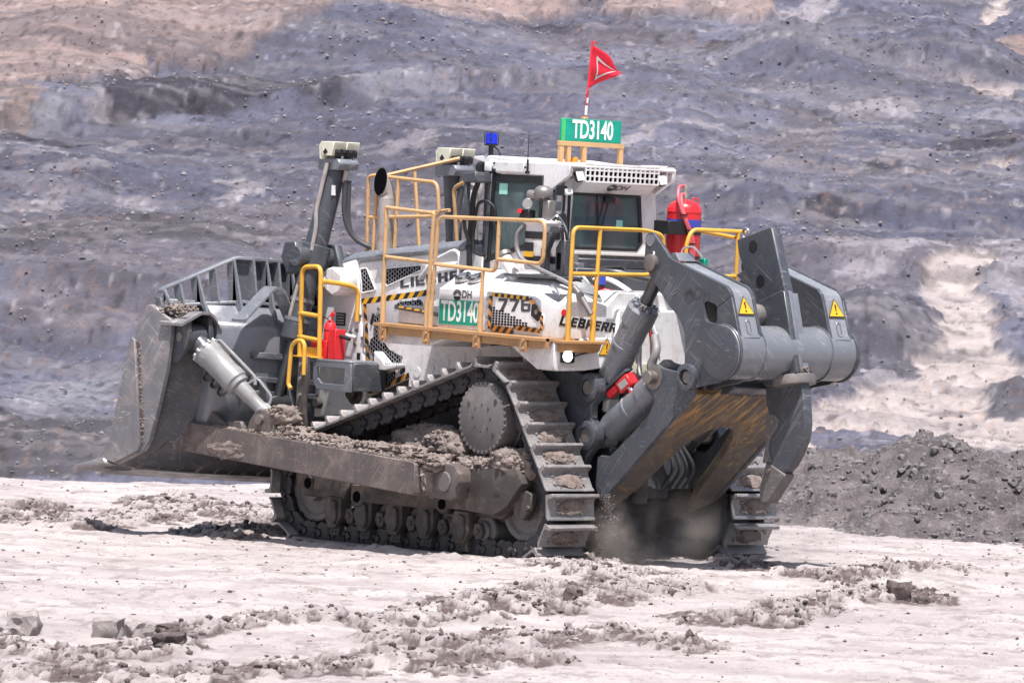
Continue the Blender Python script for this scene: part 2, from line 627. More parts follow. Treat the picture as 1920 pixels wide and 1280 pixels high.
def chip(b_, p, r_, rnd):
    """smallest stone, eight triangles"""
    a = rnd.random() * 6.28
    ca, sa = math.cos(a), math.sin(a)
    vs = []
    for q in ((1, 0, 0), (0, 1, 0), (-1, 0, 0), (0, -1, 0), (0, 0, 0.75), (0, 0, -0.6)):
        k = rnd.uniform(0.65, 1.35) * r_
        x, y = q[0] * k + rnd.uniform(-.25, .25) * r_, q[1] * k * 0.8
        vs.append((p[0] + ca * x - sa * y, p[1] + sa * x + ca * y, p[2] + q[2] * k))
    b_.add(vs, [(0, 1, 4), (1, 2, 4), (2, 3, 4), (3, 0, 4), (1, 0, 5), (2, 1, 5), (3, 2, 5), (0, 3, 5)])


def grid_mesh(name, X, Y, Z, mat, col=None, smooth=True):
    nv, nu = X.shape
    me = bpy.data.meshes.new(name)
    co = np.stack([X, Y, Z], -1).reshape(-1, 3).astype(np.float32)
    me.vertices.add(len(co))
    me.vertices.foreach_set('co', co.ravel())
    ii = (np.arange(nv - 1)[:, None] * nu + np.arange(nu - 1)[None, :]).ravel()
    q = np.stack([ii, ii + 1, ii + nu + 1, ii + nu], -1).astype(np.int32)
    nf = len(q)
    me.loops.add(nf * 4)
    me.loops.foreach_set('vertex_index', q.ravel())
    me.polygons.add(nf)
    me.polygons.foreach_set('loop_start', np.arange(0, nf * 4, 4, dtype=np.int32))
    me.polygons.foreach_set('loop_total', np.full(nf, 4, dtype=np.int32))
    me.polygons.foreach_set('use_smooth', np.full(nf, smooth, dtype=bool))
    me.update(calc_edges=True)
    if col is not None:
        at = me.color_attributes.new('soil', 'FLOAT_COLOR', 'POINT')
        c4 = np.ones((len(co), 4), np.float32)
        c4[:, :3] = col.reshape(-1, 3)
        at.data.foreach_set('color', c4.ravel())
    return link(name, me, mat)


def _hash(i, j, s):
    h = (i.astype(np.int64) * 374761393 + j.astype(np.int64) * 668265263 + s * 974634777) & 0x7fffffff
    h = ((h ^ (h >> 13)) * 1274126177) & 0x7fffffff
    return ((h ^ (h >> 16)) & 0xffff) / 65535.0


def vnoise(x, y, s=0):
    i, j = np.floor(x), np.floor(y)
    fx, fy = x - i, y - j
    fx = fx * fx * fx * (fx * (fx * 6 - 15) + 10)
    fy = fy * fy * fy * (fy * (fy * 6 - 15) + 10)
    a, b_ = _hash(i, j, s), _hash(i + 1, j, s)
    c, d = _hash(i, j + 1, s), _hash(i + 1, j + 1, s)
    return (a * (1 - fx) + b_ * fx) * (1 - fy) + (c * (1 - fx) + d * fx) * fy


def fbm(x, y, oct=5, s=0, g=0.5):
    t_, a, n = 0, 1.0, 0
    for k in range(oct):
        t_ = t_ + a * vnoise(x * 2 ** k + 17.3 * k, y * 2 ** k - 9.1 * k, s + k)
        n += a
        a *= g
    return t_ / n


def sstep(a, b_, x):
    t_ = np.clip((x - a) / (b_ - a), 0, 1)
    return t_ * t_ * (3 - 2 * t_)

# ================================================================ SETTING
FW = np.array([0.75471, -0.65606])        # away from the photographer, level
RT = np.array([-0.65606, -0.75471])       # to the right
O2 = np.array([CAM.x, CAM.y])


def to_xy(u, v):
    return O2[0] + u * RT[0] + v * FW[0], O2[1] + u * RT[1] + v * FW[1]


def to_uv(x, y):
    dx, dy = x - O2[0], y - O2[1]
    return dx * RT[0] + dy * RT[1], dx * FW[0] + dy * FW[1]


def inside(poly, x, y):
    r_ = np.zeros(x.shape, bool)
    n = len(poly)
    for i in range(n):
        (x0, y0), (x1, y1) = poly[i], poly[(i + 1) % n]
        if y0 == y1:
            continue
        c = ((y0 > y) != (y1 > y)) & (x < (x1 - x0) * (y - y0) / (y1 - y0) + x0)
        r_ ^= c
    return r_


ZONES = [
    ('brown', 2.0, [(-21.59, 218.94), (-14.97, 219.8), (-9.38, 223.84), (-4.94, 227.11), (0.59, 228.06), (6.64, 229.09), (7.34, 217.8), (11.77, 217.74), (21.74, 225.76), (20.94, 216.16), (9.19, 205.64), (-5.43, 204.78), (-9.39, 208.4), (-14.18, 204.81), (-19.77, 202.56)]),
    ('tan', 1.2, [(-31.5, 260.58), (5.09, 267.91), (2.91, 260.63), (0.54, 259.72), (-0.76, 257.93), (-2.54, 255.43), (-4.89, 255.84), (-7.72, 255.29), (-9.92, 252.53), (-11.79, 249.46), (-12.65, 247.06), (-14.53, 245.2), (-17.01, 245.04), (-17.4, 242.2), (-20.02, 239.98), (-22.27, 238.24), (-28.27, 235.93)]),
    ('tan', 1.0, [(3.44, 260.73), (9.41, 266.44), (12.13, 259.11), (10.21, 256.58), (7.66, 259.34), (5.53, 257.84)]),
    ('brown', 1.2, [(-0.74, 256.63), (2.91, 258.42), (8.12, 256.18), (9.05, 251.63), (4.2, 253.32), (0.35, 252.07)]),
    ('tan2', 1.0, [(-23.7, 237.98), (-22.2, 237.5), (-21.02, 235.38), (-21.86, 232.04), (-23.07, 232.27)]),
    ('dark', 0.8, [(-22.69, 237.59), (-20.0, 239.79), (-17.36, 241.72), (-13.91, 243.34), (-8.44, 242.87), (-5.5, 243.41), (-8.27, 239.07), (-13.98, 237.38), (-16.3, 236.22), (-17.64, 235.06), (-19.52, 234.72), (-19.97, 236.96)]),
    ('dark', 0.6, [(-23.02, 231.83), (-21.67, 232.52), (-20.28, 232.77), (-19.37, 230.69), (-20.67, 229.58), (-22.68, 228.79)]),
    ('dark', 0.8, [(-0.24, 258.36), (1.86, 259.54), (3.17, 257.39), (1.87, 256.06), (0.57, 256.35)]),
    ('dark', 0.8, [(8.85, 254.2), (11.19, 254.43), (11.12, 252.33), (9.56, 251.52), (8.29, 252.0)]),
    ('dark', 1.0, [(19.98, 239.91), (23.03, 241.38), (22.72, 237.63), (18.81, 236.94)]),
    ('dark', 1.0, [(15.31, 234.53), (17.29, 235.77), (16.86, 232.58), (15.17, 231.86)]),
    ('dark', 1.2, [(12.06, 224.97), (14.45, 227.03), (15.25, 224.68), (13.79, 222.81), (11.98, 222.91)]),
    ('pale', 0.5, [(-19.77, 236.06), (-19.35, 238.01), (-19.03, 235.09), (-19.54, 234.9)]),
    ('palegrey', 0.5, [(-21.72, 235.25), (-20.31, 235.5), (-20.4, 233.93), (-21.67, 232.52)]),
    ('pale', 0.45, [(-18.83, 229.9), (-17.45, 232.82), (-16.26, 232.76), (-18.1, 229.59)]),
    ('pale', 0.45, [(-16.68, 229.4), (-15.36, 230.33), (-15.5, 229.25)]),
    ('pale', 0.45, [(-12.36, 231.03), (-11.28, 232.56), (-11.81, 229.81), (-12.5, 229.69)]),
    ('pale', 0.45, [(-12.73, 226.2), (-11.38, 226.69), (-10.92, 224.83), (-12.62, 221.24), (-13.2, 221.55), (-12.17, 224.62)]),
    ('pale', 0.5, [(-21.76, 220.52), (-20.44, 220.74), (-19.5, 222.54), (-18.97, 221.81), (-19.64, 219.5), (-21.58, 218.86)]),
    ('pale', 0.5, [(-16.71, 221.78), (-16.15, 223.11), (-15.35, 221.6), (-15.23, 220.24), (-16.46, 220.2)]),
    ('pale', 0.6, [(-22.08, 227.59), (-19.85, 228.41), (-19.5, 227.18), (-21.45, 225.98)]),
    ('pale', 0.6, [(-20.46, 225.3), (-18.51, 226.49), (-17.68, 224.94), (-19.8, 223.32)]),
    ('palegrey', 1.2, [(-8.2, 242.92), (-4.09, 246.14), (-3.78, 243.73), (-6.84, 239.8), (-8.35, 240.96)]),
    ('pale', 0.5, [(-2.52, 242.99), (0.43, 244.5), (-0.06, 243.44), (-2.01, 242.11)]),
    ('pale', 0.6, [(-6.06, 232.14), (-3.51, 233.93), (-3.7, 232.11), (-5.76, 230.42)]),
    ('pale', 0.5, [(3.62, 233.83), (7.28, 238.58), (9.02, 240.29), (8.99, 239.35), (5.3, 234.84), (3.86, 232.54)]),
    ('pale', 0.4, [(10.16, 245.79), (11.99, 248.11), (11.84, 247.39), (10.27, 245.32)]),
    ('pale', 0.4, [(11.6, 259.01), (14.1, 262.25), (16.04, 263.75), (15.1, 260.78), (12.89, 258.39)]),
    ('pale', 0.4, [(12.49, 254.68), (14.41, 257.06), (13.8, 255.14), (12.99, 254.24)]),
    ('road', 0.4, [(21.58, 258.75), (24.53, 265.98), (25.63, 266.19), (22.95, 259.56), (21.8, 258.15)]),
    ('road', 0.5, [(20.24, 248.93), (23.64, 248.76), (23.39, 245.75), (21.73, 246.92)]),
    ('tan2', 0.7, [(22.14, 255.66), (24.38, 257.67), (24.03, 253.4), (22.8, 254.21)]),
    ('pale', 0.6, [(14.35, 244.6), (18.43, 246.32), (17.75, 243.29), (14.73, 242.26)]),
    ('road', 0.4, [(16.7, 231.86), (18.09, 233.24), (22.57, 235.79), (22.48, 234.7), (19.53, 233.48), (17.97, 231.47)]),
    ('pale', 0.6, [(10.98, 233.33), (12.69, 234.52), (11.61, 231.24), (10.53, 230.62)]),
    ('pale', 0.5, [(14.28, 233.02), (15.77, 234.16), (15.69, 232.82), (14.48, 232.17)]),
    ('pale', 0.5, [(16.38, 236.51), (19.3, 237.03), (18.23, 235.48), (16.27, 234.7)]),
    ('brown', 1.0, [(10.13, 236.78), (12.33, 243.75), (14.8, 243.71), (13.81, 232.94), (11.97, 234.39)]),
    ('road', 0.8, [(10.85, 195.08), (11.42, 199.16), (13.12, 200.72), (15.21, 204.85), (16.49, 209.23), (16.92, 213.42), (17.73, 216.78), (19.12, 218.31), (19.65, 215.95), (18.93, 209.96), (19.38, 206.17), (21.08, 204.04), (19.95, 191.22), (16.63, 192.55), (14.42, 194.98)]),
    ('pale', 1.2, [(19.23, 219.73), (22.28, 221.41), (21.31, 210.33), (19.74, 209.37), (19.72, 215.96)]),
    ('pale', 1.0, [(13.11, 217.96), (17.3, 220.99), (17.49, 217.13), (14.13, 212.1), (12.9, 213.38)]),
    ('pile', 0.5, [(12.79, 211.02), (15.83, 211.64), (16.67, 209.61), (16.69, 206.8), (15.36, 203.85), (13.15, 201.18), (12.0, 200.68), (11.07, 200.54), (11.41, 208.79)]),
    ('pale', 0.4, [(13.31, 204.35), (15.12, 203.28), (13.15, 201.18)]),
    ('pile', 0.5, [(17.95, 198.32), (18.3, 201.62), (19.2, 202.55), (20.47, 202.94), (20.09, 198.51)]),
    ('pile', 0.5, [(20.01, 210.13), (20.57, 211.66), (21.22, 211.76), (20.97, 208.86)]),
    ('palegrey', 0.9, [(-18.0, 197.49), (-14.25, 200.7), (-13.23, 198.21), (-15.6, 193.39), (-18.63, 192.33), (-18.91, 194.79)]),
    ('rubbleband', 0.8, [(-22.4, 191.16), (-15.1, 192.23), (-12.27, 193.57), (-8.57, 194.43), (-8.08, 186.1), (-21.48, 184.22)]),
    ('rubbleband', 1.4, [(-21.28, 216.22), (-14.96, 219.64), (-9.96, 218.09), (-10.21, 214.94), (-16.67, 213.89), (-20.7, 210.98)]),
]
ZCOL = {
    'brown': (0.136, 0.122, 0.140), 'tan': (0.32, 0.24, 0.222), 'tan2': (0.27, 0.205, 0.185), 'dark': (0.055, 0.051, 0.064),
    'pale': (0.31, 0.285, 0.31), 'palegrey': (0.225, 0.22, 0.25), 'road': (0.46, 0.395, 0.375), 'pile': (0.105, 0.100, 0.120),
    'rubbleband': (0.088, 0.081, 0.090),
}


def hill_base(v):
    return np.interp(v, [60, 72, 88, 172, 185, 262, 330, 460, 620], [-6, -6.5, -10, -10.2, -7.0, 14.33, 30, 52, 60])


# hillside of the pit: dumped spoil in bands, one displaced sheet
un_ = np.concatenate([np.linspace(-230, -78, 16), np.arange(-75, -39.7, 0.5), np.arange(-39.6, 39.6, 0.14), np.arange(39.9, 75, 0.5), np.linspace(78, 230, 16)])
vn_ = np.concatenate([np.linspace(66, 160, 30), np.arange(162, 176.9, 0.6), np.arange(177, 268, 0.19), np.linspace(269, 620, 50)])
U, V = np.meshgrid(un_, vn_)
# warped coordinates give every colour boundary a ragged edge
wu = U + 1.8 * (fbm(U * 0.22, V * 0.30, 5, 3) - 0.5) + 1.1 * (fbm(U * 1.3, V * 1.5, 4, 5) - 0.5)
wv = V + 1.9 * (fbm(U * 0.20, V * 0.30, 5, 11) - 0.5) + 1.3 * (fbm(U * 1.2, V * 1.6, 4, 14) - 0.5)
HC = np.empty(U.shape + (3,))
base_a, base_b = np.array([0.104, 0.105, 0.146]), np.array([0.154, 0.154, 0.203])
k = sstep(0.35, 0.65, fbm(U * 0.10, V * 0.16, 5, 21))[..., None]
HC[:] = base_a * (1 - k) + base_b * k
far = sstep(0.52, 0.62, fbm(U * 0.05, V * 0.07, 4, 77))[..., None] * (np.abs(U) > 40)[..., None]
HC = HC * (1 - far) + np.array([0.3, 0.24, 0.22]) * far
relief = np.zeros(U.shape)
for cls, soft, poly in ZONES:
    xs = [p[0] for p in poly]
    ys = [p[1] for p in poly]
    j0, j1 = np.searchsorted(un_, [min(xs) - 4, max(xs) + 4])
    i0, i1 = np.searchsorted(vn_, [min(ys) - 5, max(ys) + 5])
    if i1 <= i0 or j1 <= j0:
        continue
    sl_ = (slice(i0, i1), slice(j0, j1))
    mk = np.zeros(U[sl_].shape)
    for du, dv in ((0, 0), (soft, 0), (-soft, 0), (0, soft), (0, -soft), (soft * .6, soft * .6), (-soft * .6, -soft * .6)):
        mk += inside(poly, wu[sl_] + du * 0.5, wv[sl_] + dv * 0.5)
    mk = mk / 7 
    nz = fbm(U[sl_] * 0.9, V[sl_] * 1.6, 5, len(poly))
    amt = {'pale': 0.85, 'brown': 0.8, 'palegrey': 0.8}.get(cls, 0.95)
    mk = sstep(0.15, 0.85, mk + (nz - 0.5) * 0.9) * amt
    HC[sl_] = HC[sl_] * (1 - mk[..., None]) + np.array(ZCOL[cls]) * mk[..., None]
    relief[sl_] += mk * {'pile': 0.0, 'tan': 0.5, 'road': -0.3}.get(cls, 0)
# thin pale and dark wisps that follow the slope
wis = fbm(U * 0.16 + 0.25 * V * 0.16, V * 1.25 - 0.12 * U, 6, 41, 0.62)
w1 = (sstep(0.57, 0.68, wis) * sstep(0.40, 0.60, fbm(U * 0.07, V * 0.1, 3, 45)) * 0.36)[..., None]
HC = HC * (1 - w1) + np.array([0.34, 0.31, 0.33]) * w1
w3 = (sstep(0.53, 0.60, fbm(U * 0.055 + 2, (V + 0.16 * U) * 0.42, 5, 47, 0.6)) * 0.42)[..., None]
HC = HC * (1 - w3) + np.array([0.075, 0.071, 0.090]) * w3
w3 = (sstep(0.565, 0.60, fbm(U * 0.07 + 8, (V + 0.14 * U) * 0.95, 5, 49, 0.6)) * 0.35)[..., None]
HC = HC * (1 - w3) + np.array([0.23, 0.205, 0.215]) * w3
w2 = (sstep(0.56, 0.66, fbm(U * 0.35, V * 1.1, 6, 51, 0.6)) * 0.45)[..., None]
HC = HC * (1 - w2) + np.array([0.085, 0.078, 0.09]) * w2
og = (sstep(0.69, 0.75, fbm(U * 4.4, V * 2.2, 4, 61, 0.6)) * sstep(0.5, 0.66, fbm(U * 0.10 + 4, V * 0.14, 3, 66)) * 0.22)[..., None]
HC = HC * (1 - og) + np.array([0.42, 0.23, 0.13]) * og
HC *= (0.60 + 0.66 * fbm(U * 2.2, V * 1.5, 5, 71, 0.68))[..., None]
sp = (vnoise(U * 5.2, V * 2.6, 72) * vnoise(U * 3.1 + 9, V * 1.7, 73))
HC *= (1 - 0.42 * sstep(0.44, 0.66, sp))[..., None]
sp = (vnoise(U * 4.6 + 31, V * 2.2, 74) * vnoise(U * 2.7 + 3, V * 1.5, 76))
HC = HC + (sstep(0.56, 0.74, sp) * 0.11)[..., None] * np.array([1.0, 0.93, 0.95])
smooth_z = 1 - 0.88 * sstep(0.30, 0.42, HC.mean(-1))
HZ = hill_base(V) + relief
HZ += 2.6 * (fbm(U * 0.06, V * 0.08, 3, 81) - 0.5) * sstep(178, 195, V)
HZ += smooth_z * (0.8 * (fbm(U * 0.30, V * 0.35, 4, 83) - 0.5) + 0.30 * (fbm(U * 1.2, V * 1.1, 4, 85, 0.6) - 0.5) + 0.20 * (fbm(U * 3.6, V * 2.6, 4, 87, 0.65) - 0.5))
for (mu, mv, mr, mh) in ((12.9, 252, 3.6, 1.5), (20.2, 252.5, 4.4, 1.9), (14.0, 208, 3.6, 1.5), (11.8, 206, 3.0, 1.0), (19.4, 200.8, 1.7, 1.0), (-6.8, 252, 9, 1.6), (-21, 248, 7, 1.0)):
    q = np.hypot(U - mu, (V - mv) * 1.1) / mr
    HZ += mh * np.clip(1 - q, 0, 1) ** 0.9
# low benches cut across the slope
for (bv, bt, bh, bu0, bu1) in ((241.9, 0.36, 0.95, -27, 4), (206, -0.02, 0.7, -40, 5), (224, 0.05, 0.7, 5, 40), (214, 0.02, 0.6, 8, 40)):
    s_ = V - (bv + bt * U + 1.8 * (fbm(U * 0.3, U * 0 + bv, 3, 91) - 0.5))
    HZ += bh * (sstep(-0.4, 1.0, s_) - sstep(1.0, 9.0, s_)) * sstep(bu0 - 6, bu0 + 6, U) * sstep(bu1 + 6, bu1 - 6, U)
X_, Y_ = to_xy(U, V)
mt, t, b, o = nt('hill_soil')
at = t.nodes.new('ShaderNodeAttribute')
at.attribute_name = 'soil'
v = coords(t)
lum = t.nodes.new('ShaderNodeRGBToBW')
t.links.new(at.outputs['Color'], lum.inputs[0])
calm = ramp(t, lum.outputs[0], 0.24, 0.40, 1.0, 0.25)      # dusty haul roads are even, spoil is not
c = mixc(t, mul(t, calm, ramp(t, tex_noise(t, v, 2.6, 9, 0.80), 0.52, 0.62, 0, 0.6)), at.outputs['Color'], (0.075, 0.070, 0.086))
c = mixc(t, mul(t, calm, ramp(t, tex_noise(t, coords(t, (1, 1, 1), (0, 0, 0.7)), 3.0, 9, 0.80), 0.59, 0.66, 0, 0.5)), c, (0.30, 0.27, 0.29))
t.links.new(c, b.inputs['Base Color'])
b.inputs['Roughness'].default_value = 0.95
b.inputs['Specular IOR Level'].default_value = 0.1
bump(t, b, tex_noise(t, v, 2.4, 9, 0.78), 0.8, 0.28)
hill = grid_mesh('hillside', X_, Y_, HZ, 'hill_soil', HC)
hill['kind'] = 'structure'


# loose rock lying on the slope: far too much to count
rnd = random.Random(11)
hb1, hb2, hb3 = MB(), MB(), MB()
n_ = 0
while n_ < 15000:
    u_, v_ = rnd.uniform(-31, 31), rnd.uniform(181, 266)
    if abs(u_) > 0.108 * v_ + 1:
        continue
    j, i = int(np.searchsorted(un_, u_)), int(np.searchsorted(vn_, v_))
    lum_ = HC[i, j].mean()
    den = 0.9 if lum_ < 0.20 else 0.35
    den *= 0.06 + 1.5 * max(0.0, float(fbm(np.array([u_ * 0.16]), np.array([v_ * 0.16]), 4, 95)[0]) - 0.38) * 3
    if rnd.random() > den:
        n_ += 0.3
        continue
    s_ = 0.026 + 0.09 * rnd.random() ** 5 + (0.14 * rnd.random() if rnd.random() < 0.004 else 0)
    x, y = to_xy(u_, v_)
    q_ = rnd.random()
    chip(hb1 if q_ < 0.35 else (hb2 if q_ < 0.93 else hb3), (x, y, HZ[i, j] + s_ * 0.05), s_, rnd)
    n_ += 1
plain('spoil_rock', (0.115, 0.113, 0.138), 0.9)
plain('spoil_rock_light', (0.23, 0.215, 0.23), 0.9)
plain('spoil_rock_ochre', (0.27, 0.19, 0.15), 0.9)
for mb_, nm, mat_ in ((hb1, 'slope_rubble', 'spoil_rock'), (hb2, 'slope_rubble', 'spoil_rock_light'), (hb3, 'slope_rubble', 'spoil_rock_ochre')):
    st = mb_.build(nm, mat_, smooth=0)
    st['kind'] = 'stuff'


# ---------------------------------------------------------------- the bench the machine stands on
def rut(u, v, pts, width):
    """distance mask of a broken-up strip along a polyline, in metres"""
    dm = np.full(u.shape, 1e9)
    for (a, b_) in zip(pts[:-1], pts[1:]):
        ax, ay = a
        bx, by = b_
        L2 = (bx - ax) ** 2 + (by - ay) ** 2
        tt = np.clip(((u - ax) * (bx - ax) + (v - ay) * (by - ay)) / L2, 0, 1)
        dm = np.minimum(dm, np.hypot(u - ax - tt * (bx - ax), (v - ay - tt * (by - ay)) * 0.45))
    return np.clip(1 - dm / width, 0, 1)


def edge_v(u):
    return np.interp(u, [-60, -12, -6.5, -3.3, 1.0, 3.0, 6.0, 60], [66, 67.6, 68.6, 69.4, 70.2, 71, 72, 76])


def ground_level(x):
    return -0.024 * np.clip(x, -2.0, 9.0)


RUTS = [   # broken strips of churned soil: polyline in (u, v), half width, height
    ([(0.76, 53.3), (1.25, 51.16), (1.6, 50.66), (0.95, 48.87), (0.56, 48.95), (0.11, 47.36), (-0.41, 46.42)], 0.75, 0.10), ([(1.72, 46.48), (2.4, 46.88), (3.16, 49.9), (3.63, 50.89)], 0.5, 0.10), ([(-3.85, 40.57), (-3.2, 40.2), (-2.72, 40.95), (-2.57, 42.57), (-2.02, 43.71), (-1.34, 44.67), (-0.63, 45.39)], 0.42, 0.08), ([(-0.75, 42.55), (-0.15, 42.88), (0.29, 43.66), (1.11, 44.4), (1.46, 44.05)], 0.55, 0.10), ([(-3.63, 38.28), (-3.05, 38.45), (-2.47, 38.53), (-2.03, 39.11)], 0.5, 0.09),
    ([(-2.08, 38.52), (-1.51, 39.93), (-0.96, 40.69), (-0.3, 40.81), (0.2, 41.56)], 0.55, 0.12), ([(-5.72, 59.55), (-5.64, 61.32), (-4.75, 58.83), (-4.22, 60.65), (-4.02, 64.28), (-3.34, 62.6), (-2.87, 63.52), (-2.6, 60.37), (-3.03, 58.0)], 0.75, 0.16), ([(2.43, 54.32), (2.74, 52.91), (3.31, 52.5), (4.24, 54.86), (4.91, 54.94)], 0.35, 0.07), ([(2.4, 46.88), (3.12, 49.21), (3.96, 51.09), (4.09, 50.14)], 0.45, 0.09),
]


def churn(u, v):
    c_ = np.zeros(u.shape)
    w_u = u + 0.5 * (fbm(u * 1.1, v * 0.7, 4, 101) - 0.5)
    w_v = v + 1.2 * (fbm(u * 0.9, v * 0.6, 4, 103) - 0.5)
    h_ = np.zeros(u.shape)
    for pts, w_, hh in RUTS:
        m_ = rut(w_u, w_v, pts, w_)
        c_ = np.maximum(c_, sstep(0.05, 0.6, m_ + (fbm(u * 2.2, v * 1.6, 4, 105) - 0.5) * 0.7))
        h_ = np.maximum(h_, hh * sstep(0, 0.8, m_))
    return c_, h_


def crust(u, v):
    return sstep(0.485, 0.515, fbm(u * 3.6, v * 1.5, 5, 161, 0.64)) * sstep(0.40, 0.44, fbm(u * 9 + 5, v * 3.6, 4, 163, 0.6))


def ground_z(u, v, fine=True):
    x, y = to_xy(u, v)
    z = ground_level(x)
    c_, h_ = churn(u, v)
    z = z + 0.10 * (fbm(u * 0.35, v * 0.2, 3, 111) - 0.5)
    n1 = fbm(u * 1.6, v * 1.0, 4, 113) - 0.5
    n2 = fbm(u * 5.5, v * 4.0, 5, 115, 0.62) - 0.5
    n3 = np.abs(fbm(u * 7.0, v * 5.0, 4, 117, 0.6) - 0.5)
    z = z + 0.022 * n1 + 0.012 * n2
    # crust broken into low plates with abrupt edges
    p1 = fbm(u * 1.9, v * 0.9, 4, 151, 0.55)
    p2 = fbm(u * 4.2 + 7, v * 1.9, 4, 153, 0.55)
    st_ = sstep(0.470, 0.492, p1) + sstep(0.560, 0.580, p1) + 0.6 * sstep(0.52, 0.54, p2)
    z = z + 0.008 * (st_ - 1.0)
    # churned soil: torn crust, sharp clods, little mounds
    tear = crust(u, v)
    n4 = fbm(u * 11, v * 6, 4, 119, 0.65) - 0.5
    z = z + c_ * (h_ * (0.10 + 0.6 * (n1 + 0.3)) + 0.045 * tear + 0.055 * n2 + 0.06 * n4)
    # the tracks press a trench into the bench
    for yc in (1.275, -1.275):
        tr_ = sstep(0.55, 0.30, np.abs(y - yc)) * sstep(-0.2, 0.2, x) * sstep(4.4, 3.9, x)
        z = z * (1 - tr_) + (ground_level(x) - 0.008) * tr_
    for sd in (1, -1):
        bm_ = np.exp(-((y * sd - 1.70) / 0.11) ** 2) * sstep(-0.5, 0.3, x) * sstep(4.6, 4.0, x)
        z = z + bm_ * (0.035 + 0.075 * np.clip(fbm(x * 2.6, y * 2, 3, 171) - 0.3, 0, 1) + 0.05 * (fbm(u * 12, v * 7, 3, 173) - 0.5))
    ed = v - edge_v(u) - 0.6 * (fbm(u * 0.5, v * 0, 3, 121) - 0.5)
    z = z - 9.5 * sstep(0, 16, ed) - 0.25 * sstep(0.0, 1.2, ed)
    return z, c_


un2 = np.concatenate([np.linspace(-150, -9, 30), np.arange(-8.4, 9.4, 0.026), np.linspace(10, 150, 30)])
vn2 = np.concatenate([np.linspace(-120, 36, 40), np.arange(36.6, 72, 0.06), np.linspace(72.5, 92, 40)])
U2, V2 = np.meshgrid(un2, vn2)
GZ, GC = ground_z(U2, V2)
fade = sstep(12, 9, np.abs(U2)) * sstep(30, 37, V2)
pale = np.array([0.47, 0.42, 0.403])
pale2 = np.array([0.385, 0.335, 0.328])
dirt = np.array([0.115, 0.085, 0.082])  # churned soil tone, darkened to hold the shade of broken faces
k = sstep(0.42, 0.66, fbm(U2 * 0.6, V2 * 0.9, 5, 131))[..., None]
GCOL = pale * (1 - k * 0.55) + pale2 * k * 0.55
# faint wheel marks swept along the bench
k = (sstep(0.55, 0.70, fbm(U2 * 0.30, V2 * 1.5, 5, 133, 0.62)) * 0.5)[..., None]
GCOL = GCOL * (1 - k) + np.array([0.30, 0.255, 0.25]) * k
k = (sstep(0.50, 0.66, fbm(U2 * 2.6, V2 * 1.3, 5, 137, 0.66)) * 0.5)[..., None]
GCOL = GCOL * (1 - k) + np.array([0.33, 0.285, 0.28]) * k
# crust tops stay pale; darker soil and shaded torn sides are painted in between
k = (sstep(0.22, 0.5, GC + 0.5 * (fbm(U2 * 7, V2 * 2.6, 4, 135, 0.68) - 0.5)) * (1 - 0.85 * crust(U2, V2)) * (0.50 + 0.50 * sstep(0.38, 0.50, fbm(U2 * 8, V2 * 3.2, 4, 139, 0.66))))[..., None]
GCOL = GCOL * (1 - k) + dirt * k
# thin cracks and scuffs all over
k = (sstep(0.60, 0.655, fbm(U2 * 4.5, V2 * 2.4, 5, 141, 0.70)) * 0.55)[..., None]
GCOL = GCOL * (1 - k) + np.array([0.22, 0.182, 0.176]) * k
X2, Y2 = to_xy(U2, V2)
mt, t, b, o = nt('bench_soil')
at = t.nodes.new('ShaderNodeAttribute')
at.attribute_name = 'soil'
v = coords(t)
ang = math.atan2(RT[1], RT[0])
vr = coords_r(t, (11, 3.2, 6), (0, 0, ang))
c = mixc(t, ramp(t, tex_noise(t, vr, 1.0, 8, 0.78), 0.535, 0.64, 0, 0.5), at.outputs['Color'], (0.25, 0.21, 0.205))
vr2 = coords_r(t, (34, 9, 20), (0, 0, ang))
c = mixc(t, ramp(t, tex_noise(t, vr2, 1.0, 5, 0.7), 0.62, 0.68, 0, 0.75), c, (0.13, 0.102, 0.098))
t.links.new(c, b.inputs['Base Color'])
b.inputs['Roughness'].default_value = 0.95
b.inputs['Specular IOR Level'].default_value = 0.15
bump(t, b, tex_noise(t, v, 16, 8, 0.75), 0.9, 0.035)
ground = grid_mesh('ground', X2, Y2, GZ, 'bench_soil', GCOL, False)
ground['kind'] = 'structure'


def gz_at(u, v):
    z, c_ = ground_z(np.array([float(u)]), np.array([float(v)]))
    return float(z[0]), float(c_[0])


# spoil heap at the edge of the bench, behind the ripper
un3 = np.arange(2.3, 13.5, 0.045)
vn3 = np.arange(60.0, 73.0, 0.06)
U3, V3 = np.meshgrid(un3, vn3)
front = np.interp(U3, [2.3, 3.2, 4.4, 6.0, 9, 13.5], [64.3, 63.3, 61.6, 60.9, 60.6, 60.5]) + 0.5 * (fbm(U3 * 1.2, V3 * 0, 3, 201) - 0.5)
top = np.interp(U3, [2.3, 3.0, 3.9, 4.6, 5.3, 6.2, 9, 13.5], [0.05, 0.42, 0.98, 0.86, 1.22, 0.92, 0.95, 0.6])
up = sstep(0, 5.0, V3 - front)
dn = sstep(10.5, 7.0, V3 - front)
q = up * dn * top * (0.8 + 0.5 * fbm(U3 * 0.9, V3 * 0.5, 3, 211))
q = q * (0.75 + 0.5 * fbm(U3 * 0.8, V3 * 0.8, 4, 203))
rough = sstep(0.0, 0.25, q)
q += rough * (0.55 * (fbm(U3 * 1.1, V3 * 0.9, 4, 205) - 0.5) + 0.30 * (fbm(U3 * 3.6, V3 * 3, 5, 207, 0.66) - 0.5))
for (pu, pv, pr, pd) in ((4.15, 64.6, 0.75, 0.35), (4.9, 65.2, 0.5, 0.25), (5.5, 65.8, 0.45, 0.3)):
    q -= pd * np.clip(1 - np.hypot(U3 - pu, (V3 - pv) * 0.6) / pr, 0, 1)
